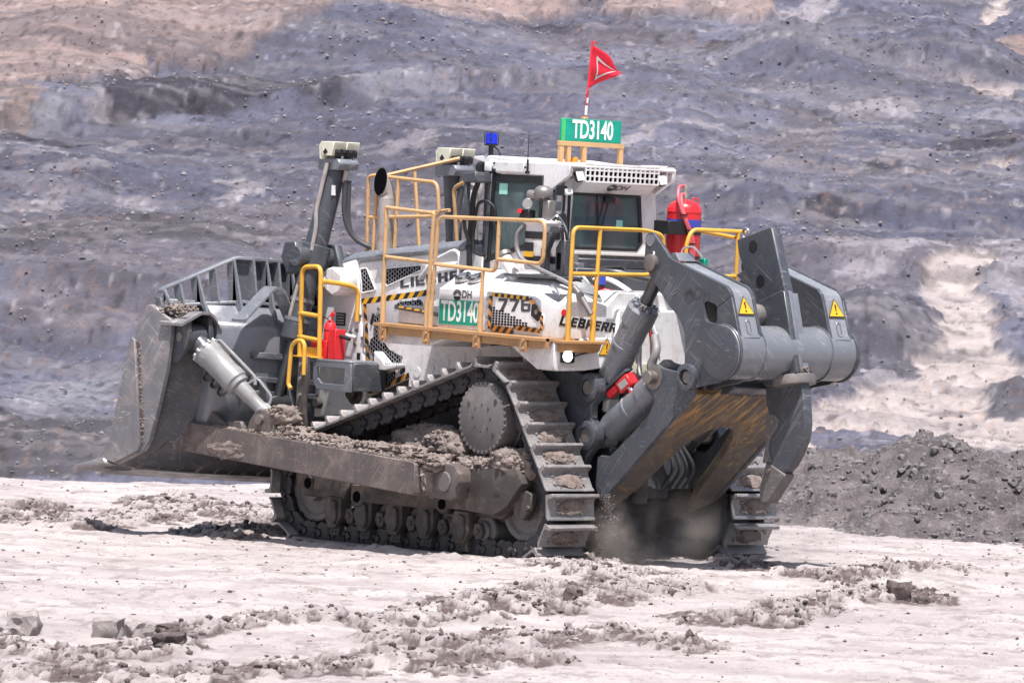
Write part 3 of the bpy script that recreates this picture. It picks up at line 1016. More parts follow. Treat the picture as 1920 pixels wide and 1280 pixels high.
gx, gy = to_xy(U3, V3)
bz = ground_level(gx) - 0.14
edge_d = np.minimum.reduce([U3 - 2.3, 13.5 - U3, V3 - 60.0, 73 - V3])
q = q * sstep(0, 0.6, edge_d) - 0.3 * sstep(0.5, 0, edge_d)
soil('heap_soil', (0.085, 0.074, 0.078), (0.17, 0.146, 0.146), (0.30, 0.27, 0.27), 2.4, 0.06)
heap = grid_mesh('spoil_heap', gx, gy, bz + q, 'heap_soil')
heap['kind'] = 'structure'


def heap_at(u, v):
    i, j = int(round((v - 60.0) / 0.06)), int(round((u - 2.3) / 0.045))
    if 0 <= i < len(vn3) and 0 <= j < len(un3):
        return float(bz[i, j] + q[i, j]), float(rough[i, j])
    return -9, 0


# loose stones and boulders on the heap and clods on the bench: far too many to count
rnd = random.Random(5)
sb = MB()
n_ = 0
while n_ < 6500:
    u_, v_ = rnd.uniform(2.6, 9.5), rnd.uniform(60.6, 68)
    z, ro = heap_at(u_, v_)
    if ro < 0.15:
        continue
    s_ = 0.008 + 0.085 * rnd.random() ** 7
    x, y = to_xy(u_, v_)
    pebble(sb, (x, y, z - s_ * 0.1), s_, rnd)
    n_ += 1
st = sb.build('heap_stones', 'rubble', smooth=0)
st['kind'] = 'stuff'
cb, cp = MB(), MB()
cand = [(rnd.uniform(-7.8, 8.6), rnd.uniform(37.5, 69.5)) for _ in range(46000)]
cu = np.array([p[0] for p in cand])
cv = np.array([p[1] for p in cand])
cz, cc = ground_z(cu, cv)
for u_, v_, z, c_ in zip(cu, cv, cz, cc):
    if abs(u_) > 0.105 * v_ + 0.3 or v_ > edge_v(u_) - 0.2:
        continue
    if rnd.random() > 0.11 + 0.80 * c_:
        continue
    s_ = (0.005 + 0.022 * rnd.random() ** 5) if c_ < 0.3 else (0.009 + 0.040 * rnd.random() ** 5)
    x, y = to_xy(u_, v_)
    if -0.1 < x < 4.4 and 0.75 < abs(y) < 1.75:
        continue
    pebble(cb if rnd.random() < 0.68 else cp, (x, y, z + s_ * 0.12), s_, rnd)
st = cb.build('soil_clods', 'clod_dark', smooth=0)
st['kind'] = 'stuff'
st = cp.build('soil_crumbs', 'clod_pale', smooth=0)
st['kind'] = 'stuff'

# rocks one can point at
ROCKS = [
    ((-3.1, 41.75), (0.17, 0.13, 0.14), 'squarish pale grey block of rock, largest loose rock on the bench', 'rock_pale', 0.62),
    ((-2.89, 42.02), (0.13, 0.12, 0.11), 'small pale broken rock lying beside the squarish grey block', 'rock_pale', 0.7),
    ((-3.77, 41.63), (0.16, 0.16, 0.15), 'pale crumbling rock with a low pale stone beside it', 'rock_pale', 0.75),
    ((-3.85, 41.07), (0.12, 0.12, 0.08), 'low pale stone lying beside the crumbling pale rock', 'rock_pale', 0.7),
    ((3.8, 49.96), (0.16, 0.14, 0.16), 'upturned slab of earth on the churned strip behind the ripper', 'clod_dark', 0.65),
    ((0.66, 48.02), (0.10, 0.10, 0.09), 'dark earth clod standing on churned soil near the track grousers', 'clod_dark', 0.7),
    ((-2.66, 42.16), (0.16, 0.12, 0.06), 'flat dark slab of earth near the squarish grey block', 'clod_dark', 0.7),
    ((-2.56, 40.89), (0.15, 0.13, 0.07), 'dark flat clod nearer the camera than the flat dark slab', 'clod_dark', 0.72),
    ((4.01, 49.75), (0.10, 0.07, 0.06), 'small dark clod beside the upturned slab of earth', 'clod_dark', 0.7),
    ((3.86, 67.38), (0.16, 0.15, 0.14), 'pale boulder at the foot of the dark spoil heap', 'rock_pale', 0.7),
]
for i, ((u_, v_), rad, lab, mat_, fl) in enumerate(ROCKS):
    x, y = to_xy(u_, v_)
    z, _c = gz_at(u_, v_)
    if 'boulder' in lab:
        z = max(z, heap_at(u_, v_)[0])
    vs, fs = lump((0, 0, 0), rad, 3 + i, 3, 0.30, 1.7, fl)
    o_ = MB().add(vs, fs).build('rock' if mat_ == 'rock_pale' else 'earth_clod', mat_, smooth=25)
    o_.location = (x, y, z + rad[2] * 0.42)
    o_.rotation_euler = (0.1 * (i % 3 - 1), 0.12 * (i % 2), 0.9 * i + 0.5)
    tag(o_, lab, 'rock' if mat_ == 'rock_pale' else 'earth clod')

# ================================================================ THE BULLDOZER
# x runs forward, y to the machine's left, z up; it stands on the bench at the origin
dozer = empty('bulldozer')
tag(dozer, 'large white and grey crawler bulldozer with blade and rear ripper', 'bulldozer')

WH = [(0.41, 0.55), (1.00, 1.43), (3.86, 0.50)]      # rear idler, sprocket, front idler (x, z)
PR = 0.45                                           # pitch line radius


def track_path():
    """closed pitch line: along the ground to the rear, up the back, over the sprocket, down to the front"""
    pts = []
    order = [WH[0], WH[1], WH[2]]
    def tang(a, b_):
        dx, dz = b_[0] - a[0], b_[1] - a[1]
        L = math.hypot(dx, dz)
        return math.atan2(dz, dx), L
    n = 3
    for i in range(n):
        a, b_, c_ = order[i - 1], order[i], order[(i + 1) % n]
        th0, _ = tang(a, b_)
        th1, L1 = tang(b_, c_)
        # clockwise loop seen from +y side (x to the left): outward normal lies to the right of travel
        n0, n1 = th0 + math.pi / 2, th1 + math.pi / 2
        while n1 - n0 > 0:
            n1 -= 2 * math.pi
        while n1 - n0 < -2 * math.pi:
            n1 += 2 * math.pi
        k_ = 40
        for s in range(k_ + 1):
            an = n0 + (n1 - n0) * s / k_
            pts.append((b_[0] + PR * math.cos(an), b_[1] + PR * math.sin(an)))
        for s in range(1, 60):
            q = s / 60
            pts.append((b_[0] + PR * math.cos(n1) + q * L1 * math.cos(th1), b_[1] + PR * math.sin(n1) + q * L1 * math.sin(th1)))
    return pts


pp = track_path()
seg = [math.dist(pp[i], pp[(i + 1) % len(pp)]) for i in range(len(pp))]
TOTAL = sum(seg)
NS = 42
PITCH = TOTAL / NS


def path_at(s):
    s %= TOTAL
    i = 0
    while s > seg[i]:
        s -= seg[i]
        i += 1
    a, b_ = pp[i], pp[(i + 1) % len(pp)]
    q = s / seg[i]
    return (a[0] + (b_[0] - a[0]) * q, a[1] + (b_[1] - a[1]) * q)


# one shoe: x along travel, z outward
W2 = 0.3225
b_ = MB()
hp = PITCH / 2
prof = [(-hp - 0.012, 0.100), (-hp + 0.02, 0.086), (hp - 0.012, 0.086), (hp - 0.004, 0.098), (hp + 0.004, 0.192), (hp - 0.022, 0.200),
        (hp - 0.036, 0.195), (hp - 0.050, 0.128), (hp - 0.078, 0.113), (-hp + 0.03, 0.113), (-hp - 0.008, 0.128), (-hp - 0.024, 0.122)]
b_.prism(prof, 'y', -W2, W2)
for sx in (-0.06, 0.03):
    for sy in (-0.19, -0.075, 0.075, 0.19):
        b_.cyl((sx, sy, 0.108), (sx, sy, 0.130), 0.020, 0.016, 7)
shoe_me = b_.mesh('track_shoe', 0.004, 35)
shoe_me.materials.append(MATS['shoe_steel'])
# soil caked on a shoe, three variants
mud_mes = []
for q in range(4):
    mb_ = MB()
    vs, fs = lump((-0.03, 0.02 * (q - 1.5), 0.112), (0.088, 0.17 + 0.03 * (q % 2), 0.034 + 0.012 * (q % 3)), 60 + q, 3, 0.35, 2.2)
    mb_.add(vs, fs)
    rr_ = random.Random(70 + q)
    for _ in range(60):
        pebble(mb_, (rr_.uniform(-0.11, 0.05), rr_.uniform(-0.22, 0.22), 0.128), 0.004 + 0.016 * rr_.random() ** 2, rr_)
    me_ = mb_.mesh('caked_soil', smooth=30)
    me_.materials.append(MATS['mud'])
    mud_mes.append(me_)
# one link
lk = [(-0.115, 0.084), (0.115, 0.084), (0.118, 0.03), (0.140, 0.0), (0.130, -0.055), (0.095, -0.10), (0.03, -0.088), (0.0, -0.104), (-0.05, -0.10), (-0.095, -0.07), (-0.115, -0.02)]
link_mes = {}
for sy in (-1, 1):
    b_ = MB()
    b_.prism(lk, 'y', sy * 0.140, sy * 0.205)
    b_.prism([(-0.10, 0.05), (-0.05, 0.065), (-0.02, 0.02), (-0.06, -0.03), (-0.10, -0.01)], 'y', sy * 0.203, sy * 0.222)
    b_.cyl((0.112, sy * 0.13, 0), (0.112, sy * 0.230, 0), 0.045, 0.040, 12)
    b_.cyl((0.112, sy * 0.22, 0), (0.112, sy * 0.238, 0), 0.022, 0.022, 10)
    me_ = b_.mesh('track_link', 0.008, 35)
    me_.materials.append(MATS['link_steel'])
    link_mes[sy] = me_


def make_track(yc):
    pins = MB()
    fr_ = []
    for i in range(NS):
        s0 = i * PITCH
        a, c_ = path_at(s0 - PITCH / 2), path_at(s0 + PITCH / 2)
        d = Vector((c_[0] - a[0], 0, c_[1] - a[1])).normalized()
        nrm = Vector((-d.z, 0, d.x))
        mid = Vector(((a[0] + c_[0]) / 2, yc, (a[1] + c_[1]) / 2))
        # keep the outward normal pointing away from the loop's inside
        cen = Vector((1.9, yc, 0.85))
        if nrm.dot(mid - cen) < 0:
            nrm = -nrm
        M_ = Matrix((d, nrm.cross(d), nrm)).transposed().to_4x4()
        M_.translation = mid
        fr_.append(M_)
        pins.cyl((c_[0], yc - 0.20, c_[1]), (c_[0], yc + 0.20, c_[1]), 0.034, n=8)
    tr_ = pins.build('track', 'link_steel', dozer, smooth=40)
    for i, M_ in enumerate(fr_):
        o_ = link('track_shoe', shoe_me, None, tr_)
        o_.matrix_local = M_
        for sy in (1, -1):
            o_ = link('track_link', link_mes[sy], None, tr_)
            o_.matrix_local = M_
        p = M_.translation
        if p.x < 1.1 or (yc > 0 and p.z > 0.9 and i % 3 == 0):
            o_ = link('caked_soil', mud_mes[i % 4], None, tr_)
            o_['kind'] = 'stuff'
            o_.matrix_local = M_ @ Matrix.Rotation(math.pi * (i % 2), 4, 'Z') @ Matrix.Translation((0.0, 0, 0))
            if i % 2:
                o_.matrix_local = M_ @ Matrix.Translation((-0.03, 0, 0)) @ Matrix.Rotation(math.pi, 4, 'Z')
    return tr_


for yc in (1.275, -1.31):
    make_track(yc)

# idlers, rollers, guards and final drives, one set per side
idl = MB()
idl.lathe((0, -0.14, 0), (0, 0.14, 0), [(0, 0.28), (0.0, 0.355), (0.045, 0.372), (0.09, 0.375), (0.10, 0.405), (0.18, 0.405), (0.19, 0.375), (0.235, 0.372), (0.275, 0.355), (0.275, 0.30), (0.245, 0.27), (0.235, 0.14), (0.33, 0.13), (0.34, 0.10), (0.34, 0.0)], 40)
idl_me = idl.mesh('idler_wheel', 0, 30)
idl_me.materials.append(MATS['hub_steel'])
rol = MB()
rol.lathe((0, -0.22, 0), (0, 0.22, 0), [(0, 0.09), (0.02, 0.10), (0.05, 0.10), (0.055, 0.165), (0.09, 0.165), (0.10, 0.14), (0.20, 0.14), (0.24, 0.14), (0.34, 0.14), (0.35, 0.168), (0.385, 0.165), (0.39, 0.10), (0.42, 0.10), (0.44, 0.085), (0.45, 0.0)], 26)
rol_me = rol.mesh('track_roller', 0, 30)
rol_me.materials.append(MATS['hub_steel'])
spr = MB()
pts_ = []
for i in range(27 * 4):
    a = 2 * math.pi * i / (27 * 4)
    r_ = 0.47 if i % 4 in (0, 1) else 0.405
    pts_.append((r_ * math.cos(a), r_ * math.sin(a)))
spr.prism(pts_, 'y', -0.05, 0.05)
spr_me = spr.mesh('sprocket', 0.004, 35)
spr_me.materials.append(MATS['link_steel'])


def side_parts(sd):
    """sd = +1 left, -1 right"""
    yc = 1.275 if sd > 0 else -1.31
    Y = lambda v: yc + sd * v
    f = MB()
    f.prism([(0.55, 0.36), (0.40, 0.62), (0.55, 0.92), (1.3, 0.98), (2.3, 0.86), (3.5, 0.70), (3.72, 0.55), (3.6, 0.36)], 'y', Y(-0.10), Y(0.10))
    f.prism([(0.7, 0.40), (0.5, 0.6), (0.7, 0.85), (1.3, 0.98), (3.4, 0.66), (3.55, 0.42)], 'y', Y(-0.19), Y(0.20))
    fr_ = f.build('track_frame', 'frame_steel', dozer, 0.015)
    for (wx, wz) in (WH[0], WH[2]):
        o_ = link('idler_wheel', idl_me, None, fr_)
        o_.location = (wx, yc, wz)
        if sd < 0:
            o_.rotation_euler = (0, 0, math.pi)
    for wx in (1.05, 1.62, 2.13, 2.64, 3.15):
        o_ = link('track_roller', rol_me, None, fr_)
        o_.location = (wx - 0.06, yc, 0.262)
        g = MB()
        x = wx + 0.16
        g.prism([(x - 0.10, 0.45), (x + 0.14, 0.45), (x + 0.20, 0.28), (x + 0.10, 0.11), (x - 0.02, 0.11), (x - 0.10, 0.24)], 'y', Y(0.16), Y(0.30))
        g.prism([(x - 0.04, 0.40), (x + 0.03, 0.42), (x + 0.04, 0.20), (x - 0.02, 0.15), (x - 0.06, 0.22)], 'y', Y(0.29), Y(0.335))
        g.box((x - 0.05, min(Y(0.14), Y(0.27)), 0.03), (x + 0.10, max(Y(0.14), Y(0.27)), 0.14))
        hx = wx - 0.06
        g.prism([(hx - 0.075, 0.26), (hx - 0.03, 0.345), (hx + 0.055, 0.335), (hx + 0.085, 0.25), (hx + 0.03, 0.17), (hx - 0.05, 0.185)], 'y', Y(0.22), Y(0.275))
        g.cyl((hx, Y(0.27), 0.26), (hx, Y(0.29), 0.26), 0.03, n=10)
        for bx, bz in ((0.0, 0.075), (0.055, 0.075)):
            g.cyl((x + bx, Y(0.265), bz), (x + bx, Y(0.285), bz), 0.017, n=6)
        g.build('roller_bracket', 'frame_steel', fr_, 0.010)
    # guard rails
    g = MB()
    g.prism([(4.02, 0.66), (3.93, 0.49), (3.86, 0.42), (3.18, 0.42), (3.10, 0.58), (3.10, 0.70)], 'y', Y(0.20), Y(0.29))
    g.cyl((3.77, Y(0.285), 0.56), (3.77, Y(0.31), 0.56), 0.085, n=20)
    g.build('front_guard', 'frame_steel', fr_, 0.012)
    g = MB()
    for hx, ha, hb_, hz, hr in ((3.77, 0.305, 0.314, 0.56, 0.058), (2.92, 0.315, 0.329, 0.475, 0.06), (1.50, 0.335, 0.349, 0.50, 0.055)):
        g = MB()
        g.cyl((hx, Y(ha), hz), (hx, Y(hb_), hz), hr, n=20)
        g.build('guard_hole', 'dark_hole', fr_)
    g = MB()
    g.prism([(3.03, 0.60), (3.03, 0.42), (2.97, 0.365), (2.87, 0.37), (2.80, 0.42), (1.62, 0.44), (1.55, 0.40), (1.45, 0.40), (1.40, 0.60)], 'y', Y(0.20), Y(0.32))
    g.build('middle_guard', 'frame_steel', fr_, 0.014)
    g = MB()
    g.prism([(1.24, 0.90), (0.36, 0.94), (0.26, 0.80), (0.48, 0.55), (0.70, 0.445), (1.22, 0.465), (1.62, 0.46), (1.62, 0.60), (1.36, 0.68)], 'y', Y(0.18), Y(0.335))
    g.cyl((0.64, Y(0.33), 0.69), (0.64, Y(0.341), 0.69), 0.045, n=14)
    g.build('rear_guard', 'frame_steel', fr_, 0.03, seg=2)
    g = MB()
    g.prism([(0.52, 0.62), (0.33, 0.74), (0.18, 0.70), (0.20, 0.52), (0.30, 0.42), (0.40, 0.45)], 'y', Y(0.17), Y(0.26))
    g.cyl((0.22, Y(0.25), 0.555), (0.22, Y(0.285), 0.555), 0.030, n=8)
    g.build('idler_bracket', 'frame_steel', fr_, 0.012)
    # final drive with its bolted cover
    d = MB()
    x, z = WH[1]
    d.lathe((x, Y(-0.30), z), (x, Y(0.30), z), [(0, 0.30), (0.05, 0.36), (0.36, 0.40), (0.37, 0.385), (0.50, 0.385), (0.55, 0.375), (0.56, 0.375)], 48)
    d.lathe((x, Y(0.255), z), (x, Y(0.34), z), [(0, 0.345), (0.012, 0.352), (0.018, 0.352), (0.022, 0.345), (0.026, 0.0)], 48)
    fd = d.build('final_drive', 'hub_steel', dozer, 0, 30)
    o_ = link('sprocket', spr_me, None, fd)
    o_.location = (x, yc, z)
    bo = MB()
    for i in range(34):
        a = 2 * math.pi * i / 34
        c_, s_ = math.cos(a), math.sin(a)
        bo.cyl((x + 0.352 * c_, Y(0.24), z + 0.352 * s_), (x + 0.352 * c_, Y(0.279), z + 0.352 * s_), 0.023, 0.020, 10)
    bo.build('ring_bolt', 'hub_steel', fd)
    for bx, bz, r_ in ((0.0, 0.14, 0.012), (0.10, 0.10, 0.012), (0.14, 0.0, 0.012), (0.10, -0.10, 0.012), (0, -0.14, 0.012), (-0.10, -0.10, 0.012), (-0.14, 0.0, 0.012), (-0.10, 0.10, 0.012), (0.21, 0.14, 0.024), (-0.21, 0.18, 0.024), (-0.19, -0.17, 0.024)):
        q = MB()
        q.cyl((x + bx, Y(0.278), z + bz), (x + bx, Y(0.286), z + bz), r_, n=10)
        q.build('cover_plug', 'frame_steel', fd)


side_parts(1)
side_parts(-1)

# soil heaped on the running gear: clods too many to count
mu = MB()
rm = random.Random(21)
for c_, rad, sd_ in (((2.15, 1.28, 1.02), (0.62, 0.22, 0.22), 1), ((1.55, 1.36, 1.02), (0.36, 0.20, 0.20), 2), ((2.75, 1.30, 0.84), (0.50, 0.18, 0.16), 3),
                     ((1.40, 1.47, 1.02), (0.13, 0.16, 0.19), 4), ((1.20, 1.49, 0.90), (0.20, 0.15, 0.12), 5), ((0.62, 1.47, 1.00), (0.30, 0.15, 0.14), 6),
                     ((0.42, 1.42, 0.95), (0.17, 0.14, 0.20), 7), ((0.95, 1.46, 0.94), (0.26, 0.14, 0.10), 8), ((1.75, 1.40, 1.12), (0.30, 0.15, 0.15), 9), ((2.0, 1.3, 1.2), (0.4, 0.12, 0.1), 10)):
    vs, fs = lump(c_, rad, 30 + sd_, 4, 0.30, 1.8)
    mu.add(vs, fs)
    for _ in range(230):
        a, e = rm.uniform(0, 6.28), rm.uniform(-0.2, 1.4)
        p = (c_[0] + rad[0] * 0.96 * math.cos(a) * math.cos(e), c_[1] + rad[1] * 0.96 * math.sin(a) * math.cos(e), c_[2] + rad[2] * 0.96 * math.sin(e))
        pebble(mu, p, 0.008 + 0.034 * rm.random() ** 2.5, rm)
mo = mu.build('caked_mud', 'mud', dozer, smooth=50)
mo['kind'] = 'stuff'

# ---------------------------------------------------------------- blade, push arms, lift and tilt cylinders
ROLL = math.tan(0.035)          # the blade is tilted: left end up


def BW(y):
    """forward shift of the wings"""
    return 0.47 * max(0.0, (abs(y) - 1.45)) / 1.0


def bp(x, y, z):
    return (x + BW(y), y, z + (y - 1.6) * ROLL)


YS = [-2.45, -1.62, 1.62, 2.45]
b_ = MB()
# closed skin: front curve then back
sec = [(5.13, 2.44), (5.03, 2.10), (5.00, 1.72), (5.05, 1.34), (5.22, 0.98), (5.50, 0.70), (5.92, 0.52),
       (5.72, 0.50), (5.40, 0.62), (5.10, 0.83), (4.86, 1.05), (4.74, 1.40), (4.72, 1.80), (4.72, 2.16), (4.78, 2.22), (4.96, 2.42), (5.04, 2.44)]
thin = sec[:7] + [(5.80, 0.505), (5.44, 0.64), (5.14, 0.86), (5.02, 1.10), (4.955, 1.40), (4.92, 1.80), (4.94, 2.16), (4.96, 2.22), (5.02, 2.42), (5.06, 2.44)]
b_.loft([[bp(x, y, z) for x, z in thin] for y in (-2.395, -1.45, 1.45, 2.395)])
blade = b_.build('blade', 'blade_grey', dozer, 0.008, 35)
# box section welded to the back
b_ = MB()
bx = [(5.03, 2.43), (4.955, 2.425), (4.775, 2.225), (4.735, 2.19), (4.715, 2.13), (4.715, 1.80), (4.735, 1.40), (4.85, 1.07), (5.05, 0.90), (5.02, 1.5)]
b_.loft([[bp(x, y, z) for x, z in bx] for y in (-1.98, -1.45, 1.45, 1.98)])
b_.build('blade_box', 'box_grey_sunlit', blade, 0.006, 35)
# cutting edge
b_ = MB()
ed = [(5.64, 0.53), (5.70, 0.585), (6.22, 0.485), (6.24, 0.45), (6.18, 0.445)]
b_.loft([[bp(x, y, z) for x, z in ed] for y in (-2.2, -1.45, 1.45, 2.2)])
b_.build('cutting_edge', 'shoe_steel', blade, 0.004)
for s in (1, -1):
    b_ = MB()
    b_.loft([[(x + BW(y), y, z + (y - 1.6) * ROLL + dz) for x, z in ((5.66, 0.545), (5.72, 0.61), (6.24 + dx, 0.50), (6.24 + dx, 0.46))] for y, dx, dz in ((s * 2.2, 0, 0.0), (s * 2.52, -0.06, 0.03))])
    b_.build('end_bit', 'shoe_steel', blade, 0.006)
# end plates with their raised wear plates
ep = [(5.64, 2.36), (5.54, 2.38), (5.17, 2.22), (5.17, 2.06), (5.22, 1.70), (5.37, 1.20), (5.48, 0.89), (5.58, 0.78), (6.02, 0.61), (6.27, 0.64), (6.16, 0.84), (5.98, 1.51), (5.84, 1.98), (5.71, 2.19)]
wp = [(5.77, 1.98), (5.70, 1.55), (5.60, 0.87), (5.62, 0.785), (6.04, 0.625), (6.27, 0.655), (6.16, 0.84), (5.98, 1.51), (5.855, 1.985), (5.82, 2.01)]
for s in (1, -1):
    dz = (s * 2.45 - 2.45) * ROLL
    b_ = MB()
    b_.prism([(x, z + dz) for x, z in ep], 'y', s * 2.39, s * 2.45)
    e_ = b_.build('end_plate', 'end_steel', blade, 0.008)
    b_ = MB()
    b_.prism([(x, z + dz) for x, z in wp], 'y', s * 2.448, s * 2.49)
    b_.build('wear_plate', 'end_steel', e_, 0.006)
# rear ribs of the box, lower bars
for zz, xx, hh in ((1.88, 4.715, 0.035), (1.62, 4.725, 0.03), (1.47, 4.735, 0.03)):
    b_ = MB()
    b_.loft([[bp(xx + 0.02, y, zz - hh), bp(xx - 0.06, y, zz - hh), bp(xx - 0.06, y, zz + hh), bp(xx + 0.02, y, zz + hh)] for y in (-1.64, -1.45, 1.45, 1.64)])
    b_.build('stiffener_bar', 'blade_grey', blade, 0.006)
for k in range(-11, 12):
    y = k * 0.20
    b_ = MB()
    b_.loft([[bp(5.13, y + 0.010, 0.855), bp(5.13, y - 0.010, 0.855), bp(5.13, y - 0.010, 0.835), bp(5.13, y + 0.010, 0.835)],
             [bp(5.66, y + 0.010, 0.56), bp(5.66, y - 0.010, 0.56), bp(5.66, y - 0.010, 0.525), bp(5.66, y + 0.010, 0.525)]])
    b_.build('edge_rib', 'arm_steel', blade)
# spill guard: raking top bar, uprights, lower ledge
def top_z(y):
    a = abs(y)
    return 2.94 if a <= 1.64 else 2.94 + (2.53 - 2.94) * (a - 1.64) / (2.38 - 1.64)


def sg(y, q, off=0.0):
    """point on the guard, q = 0 at the ledge, 1 at the top bar"""
    z0 = 2.46 - 0.10 * max(0, (abs(y) - 1.64)) / 0.74
    return Vector((4.97 + off + 0.07 * q + BW(y), y, z0 + (top_z(y) - z0) * q + (y - 1.6) * ROLL))


b_ = MB()
ys = [-2.38, -1.64, -1.45, 1.45, 1.64, 2.38]
b_.loft([[sg(y, 1, -0.03), sg(y, 1, 0.05), sg(y, 1, 0.05) - Vector((0, 0, 0.035)), sg(y, 1, -0.03) - Vector((0, 0, 0.035))] for y in ys])
b_.loft([[sg(y, 0, -0.05), sg(y, 0, 0.06), sg(y, 0, 0.06) - Vector((0, 0, 0.03)), sg(y, 0, -0.05) - Vector((0, 0, 0.03))] for y in ys])
guard = b_.build('spill_guard', 'grey_light', blade, 0.004)
yb = [2.36, 2.20, 2.03, 1.85, 1.67] + [1.64 - 0.17 * k for k in range(1, 20)] + [-1.67, -1.85, -2.03, -2.20, -2.36]
# three levels only: uprights are parts of the blade beside the guard
for i, y in enumerate(yb):
    b_ = MB()
    w = 0.014
    deep = 0.12
    a0, a1 = sg(y, 0), sg(y, 1) - Vector((0, 0, 0.03))
    b_.loft([[a0 + Vector((-0.05, w, 0)), a0 + Vector((-0.05, -w, 0)), a0 + Vector((deep - 0.03, -w, 0)), a0 + Vector((deep - 0.03, w, 0))],
             [a1 + Vector((-0.03, w, 0)), a1 + Vector((-0.03, -w, 0)), a1 + Vector((deep - 0.03, -w, 0)), a1 + Vector((deep - 0.03, w, 0))]])
    b_.build('guard_upright', 'grey_light', blade)
    if i % 2 == 0:      # every other upright runs down as a gusset on the back of the blade
        c_ = MB()
        k = Vector((0, w, 0))
        p = [sg(y, 0.96, -0.03), sg(y, 0, -0.11), Vector(bp(4.77, y, 2.24)), Vector(bp(4.96, y, 2.42)), sg(y, 0, 0.02)]
        c_.add([q + k for q in p] + [q - k for q in p], [(0, 1, 2, 3, 4), (9, 8, 7, 6, 5)] + [(j, (j + 1) % 5, (j + 1) % 5 + 5, j + 5) for j in range(5)])
        c_.build('gusset', 'grey_light', blade)
# solid rock plates behind the open bars of the centre section
b_ = MB()
for i in range(18):
    y0 = 1.62 - i * 0.18
    b_.loft([[sg(y0, 0.03, 0.07), sg(y0 - 0.155, 0.03, 0.07), sg(y0 - 0.155, 0.03, 0.085), sg(y0, 0.03, 0.085)], [sg(y0, 0.95, 0.07), sg(y0 - 0.155, 0.95, 0.07), sg(y0 - 0.155, 0.95, 0.085), sg(y0, 0.95, 0.085)]])
b_.build('guard_plate', 'grey_paint', blade)
# folded hoods over the cylinder eyes
for s in (1, -1):
    b_ = MB()
    yc = s * 1.47
    prof = [(-0.46, 2.27), (-0.42, 2.29), (-0.08, 2.60), (-0.02, 2.635), (0.05, 2.63), (0.10, 2.58), (0.29, 2.25), (0.36, 2.20)]
    b_.loft([[(4.56, yc - u * s, z), (4.78, yc - u * s, z), (4.78, yc - u * s, z - 0.03), (4.56, yc - u * s, z - 0.03)] for u, z in prof])
    b_.build('cylinder_hood', 'grey_light', blade, smooth=14)
    # clevis plates below the hood
    for dy in (-0.16, 0.16):
        b_ = MB()
        b_.prism([(4.76, 1.20), (4.62, 1.24), (4.56, 1.36), (4.60, 1.50), (4.76, 1.66)], 'y', s * 1.36 + dy - 0.03, s * 1.36 + dy + 0.03)
        b_.build('lift_clevis', 'grey_paint', blade, 0.008)
    # outer hood and lug of the brace
    b_ = MB()
    yo = s * 2.20
    dz = (yo - 2.2) * ROLL
    prof = [(0.36, 2.20), (0.26, 2.235), (0.02, 2.33), (-0.12, 2.33), (-0.20, 2.29), (-0.31, 2.17), (-0.33, 2.165)]
    b_.loft([[(4.93, yo + s * u * 0.8, z + dz), (5.34, yo + s * u * 0.8, z + dz), (5.34, yo + s * u * 0.8, z + dz - 0.03), (4.93, yo + s * u * 0.8, z + dz - 0.03)] for u, z in prof])
    b_.build('brace_hood', 'end_steel', blade)
    for y in (2.355, 2.06):
        b_ = MB()
        b_.prism([(5.40, 2.24), (4.98, 2.27), (4.94, 2.06), (4.96, 1.96), (5.12, 1.78), (5.42, 1.70)], 'y', s * y - 0.03, s * y + 0.03)
        b_.build('brace_lug', 'blade_grey', blade, 0.008)
    b_ = MB()
    b_.cyl((5.10, s * 2.02, 2.05), (5.10, s * 2.392, 2.05), 0.052, n=16)
    b_.build('brace_pin', 'pin_steel', blade)
# scraped soil left on the blade corner
mu = MB()
rm = random.Random(4)
for _ in range(330):
    x, y = rm.uniform(5.12, 5.62), rm.uniform(2.10, 2.44)
    pebble(mu, (x, y, 2.30 + rm.uniform(0, 0.12) * math.exp(-abs(x - 5.33) * 4)), rm.uniform(0.010, 0.03), rm)
for _ in range(260):
    t_ = rm.random()
    x, z = 5.77 + (5.60 - 5.77) * t_, 1.98 + (0.87 - 1.98) * t_
    pebble(mu, (x - rm.uniform(0.01, 0.05), 2.452, z + rm.uniform(-0.03, 0.03)), rm.uniform(0.006, 0.018), rm)
q = mu.build('soil_on_blade', 'mud', blade, smooth=0)
q['kind'] = 'stuff'

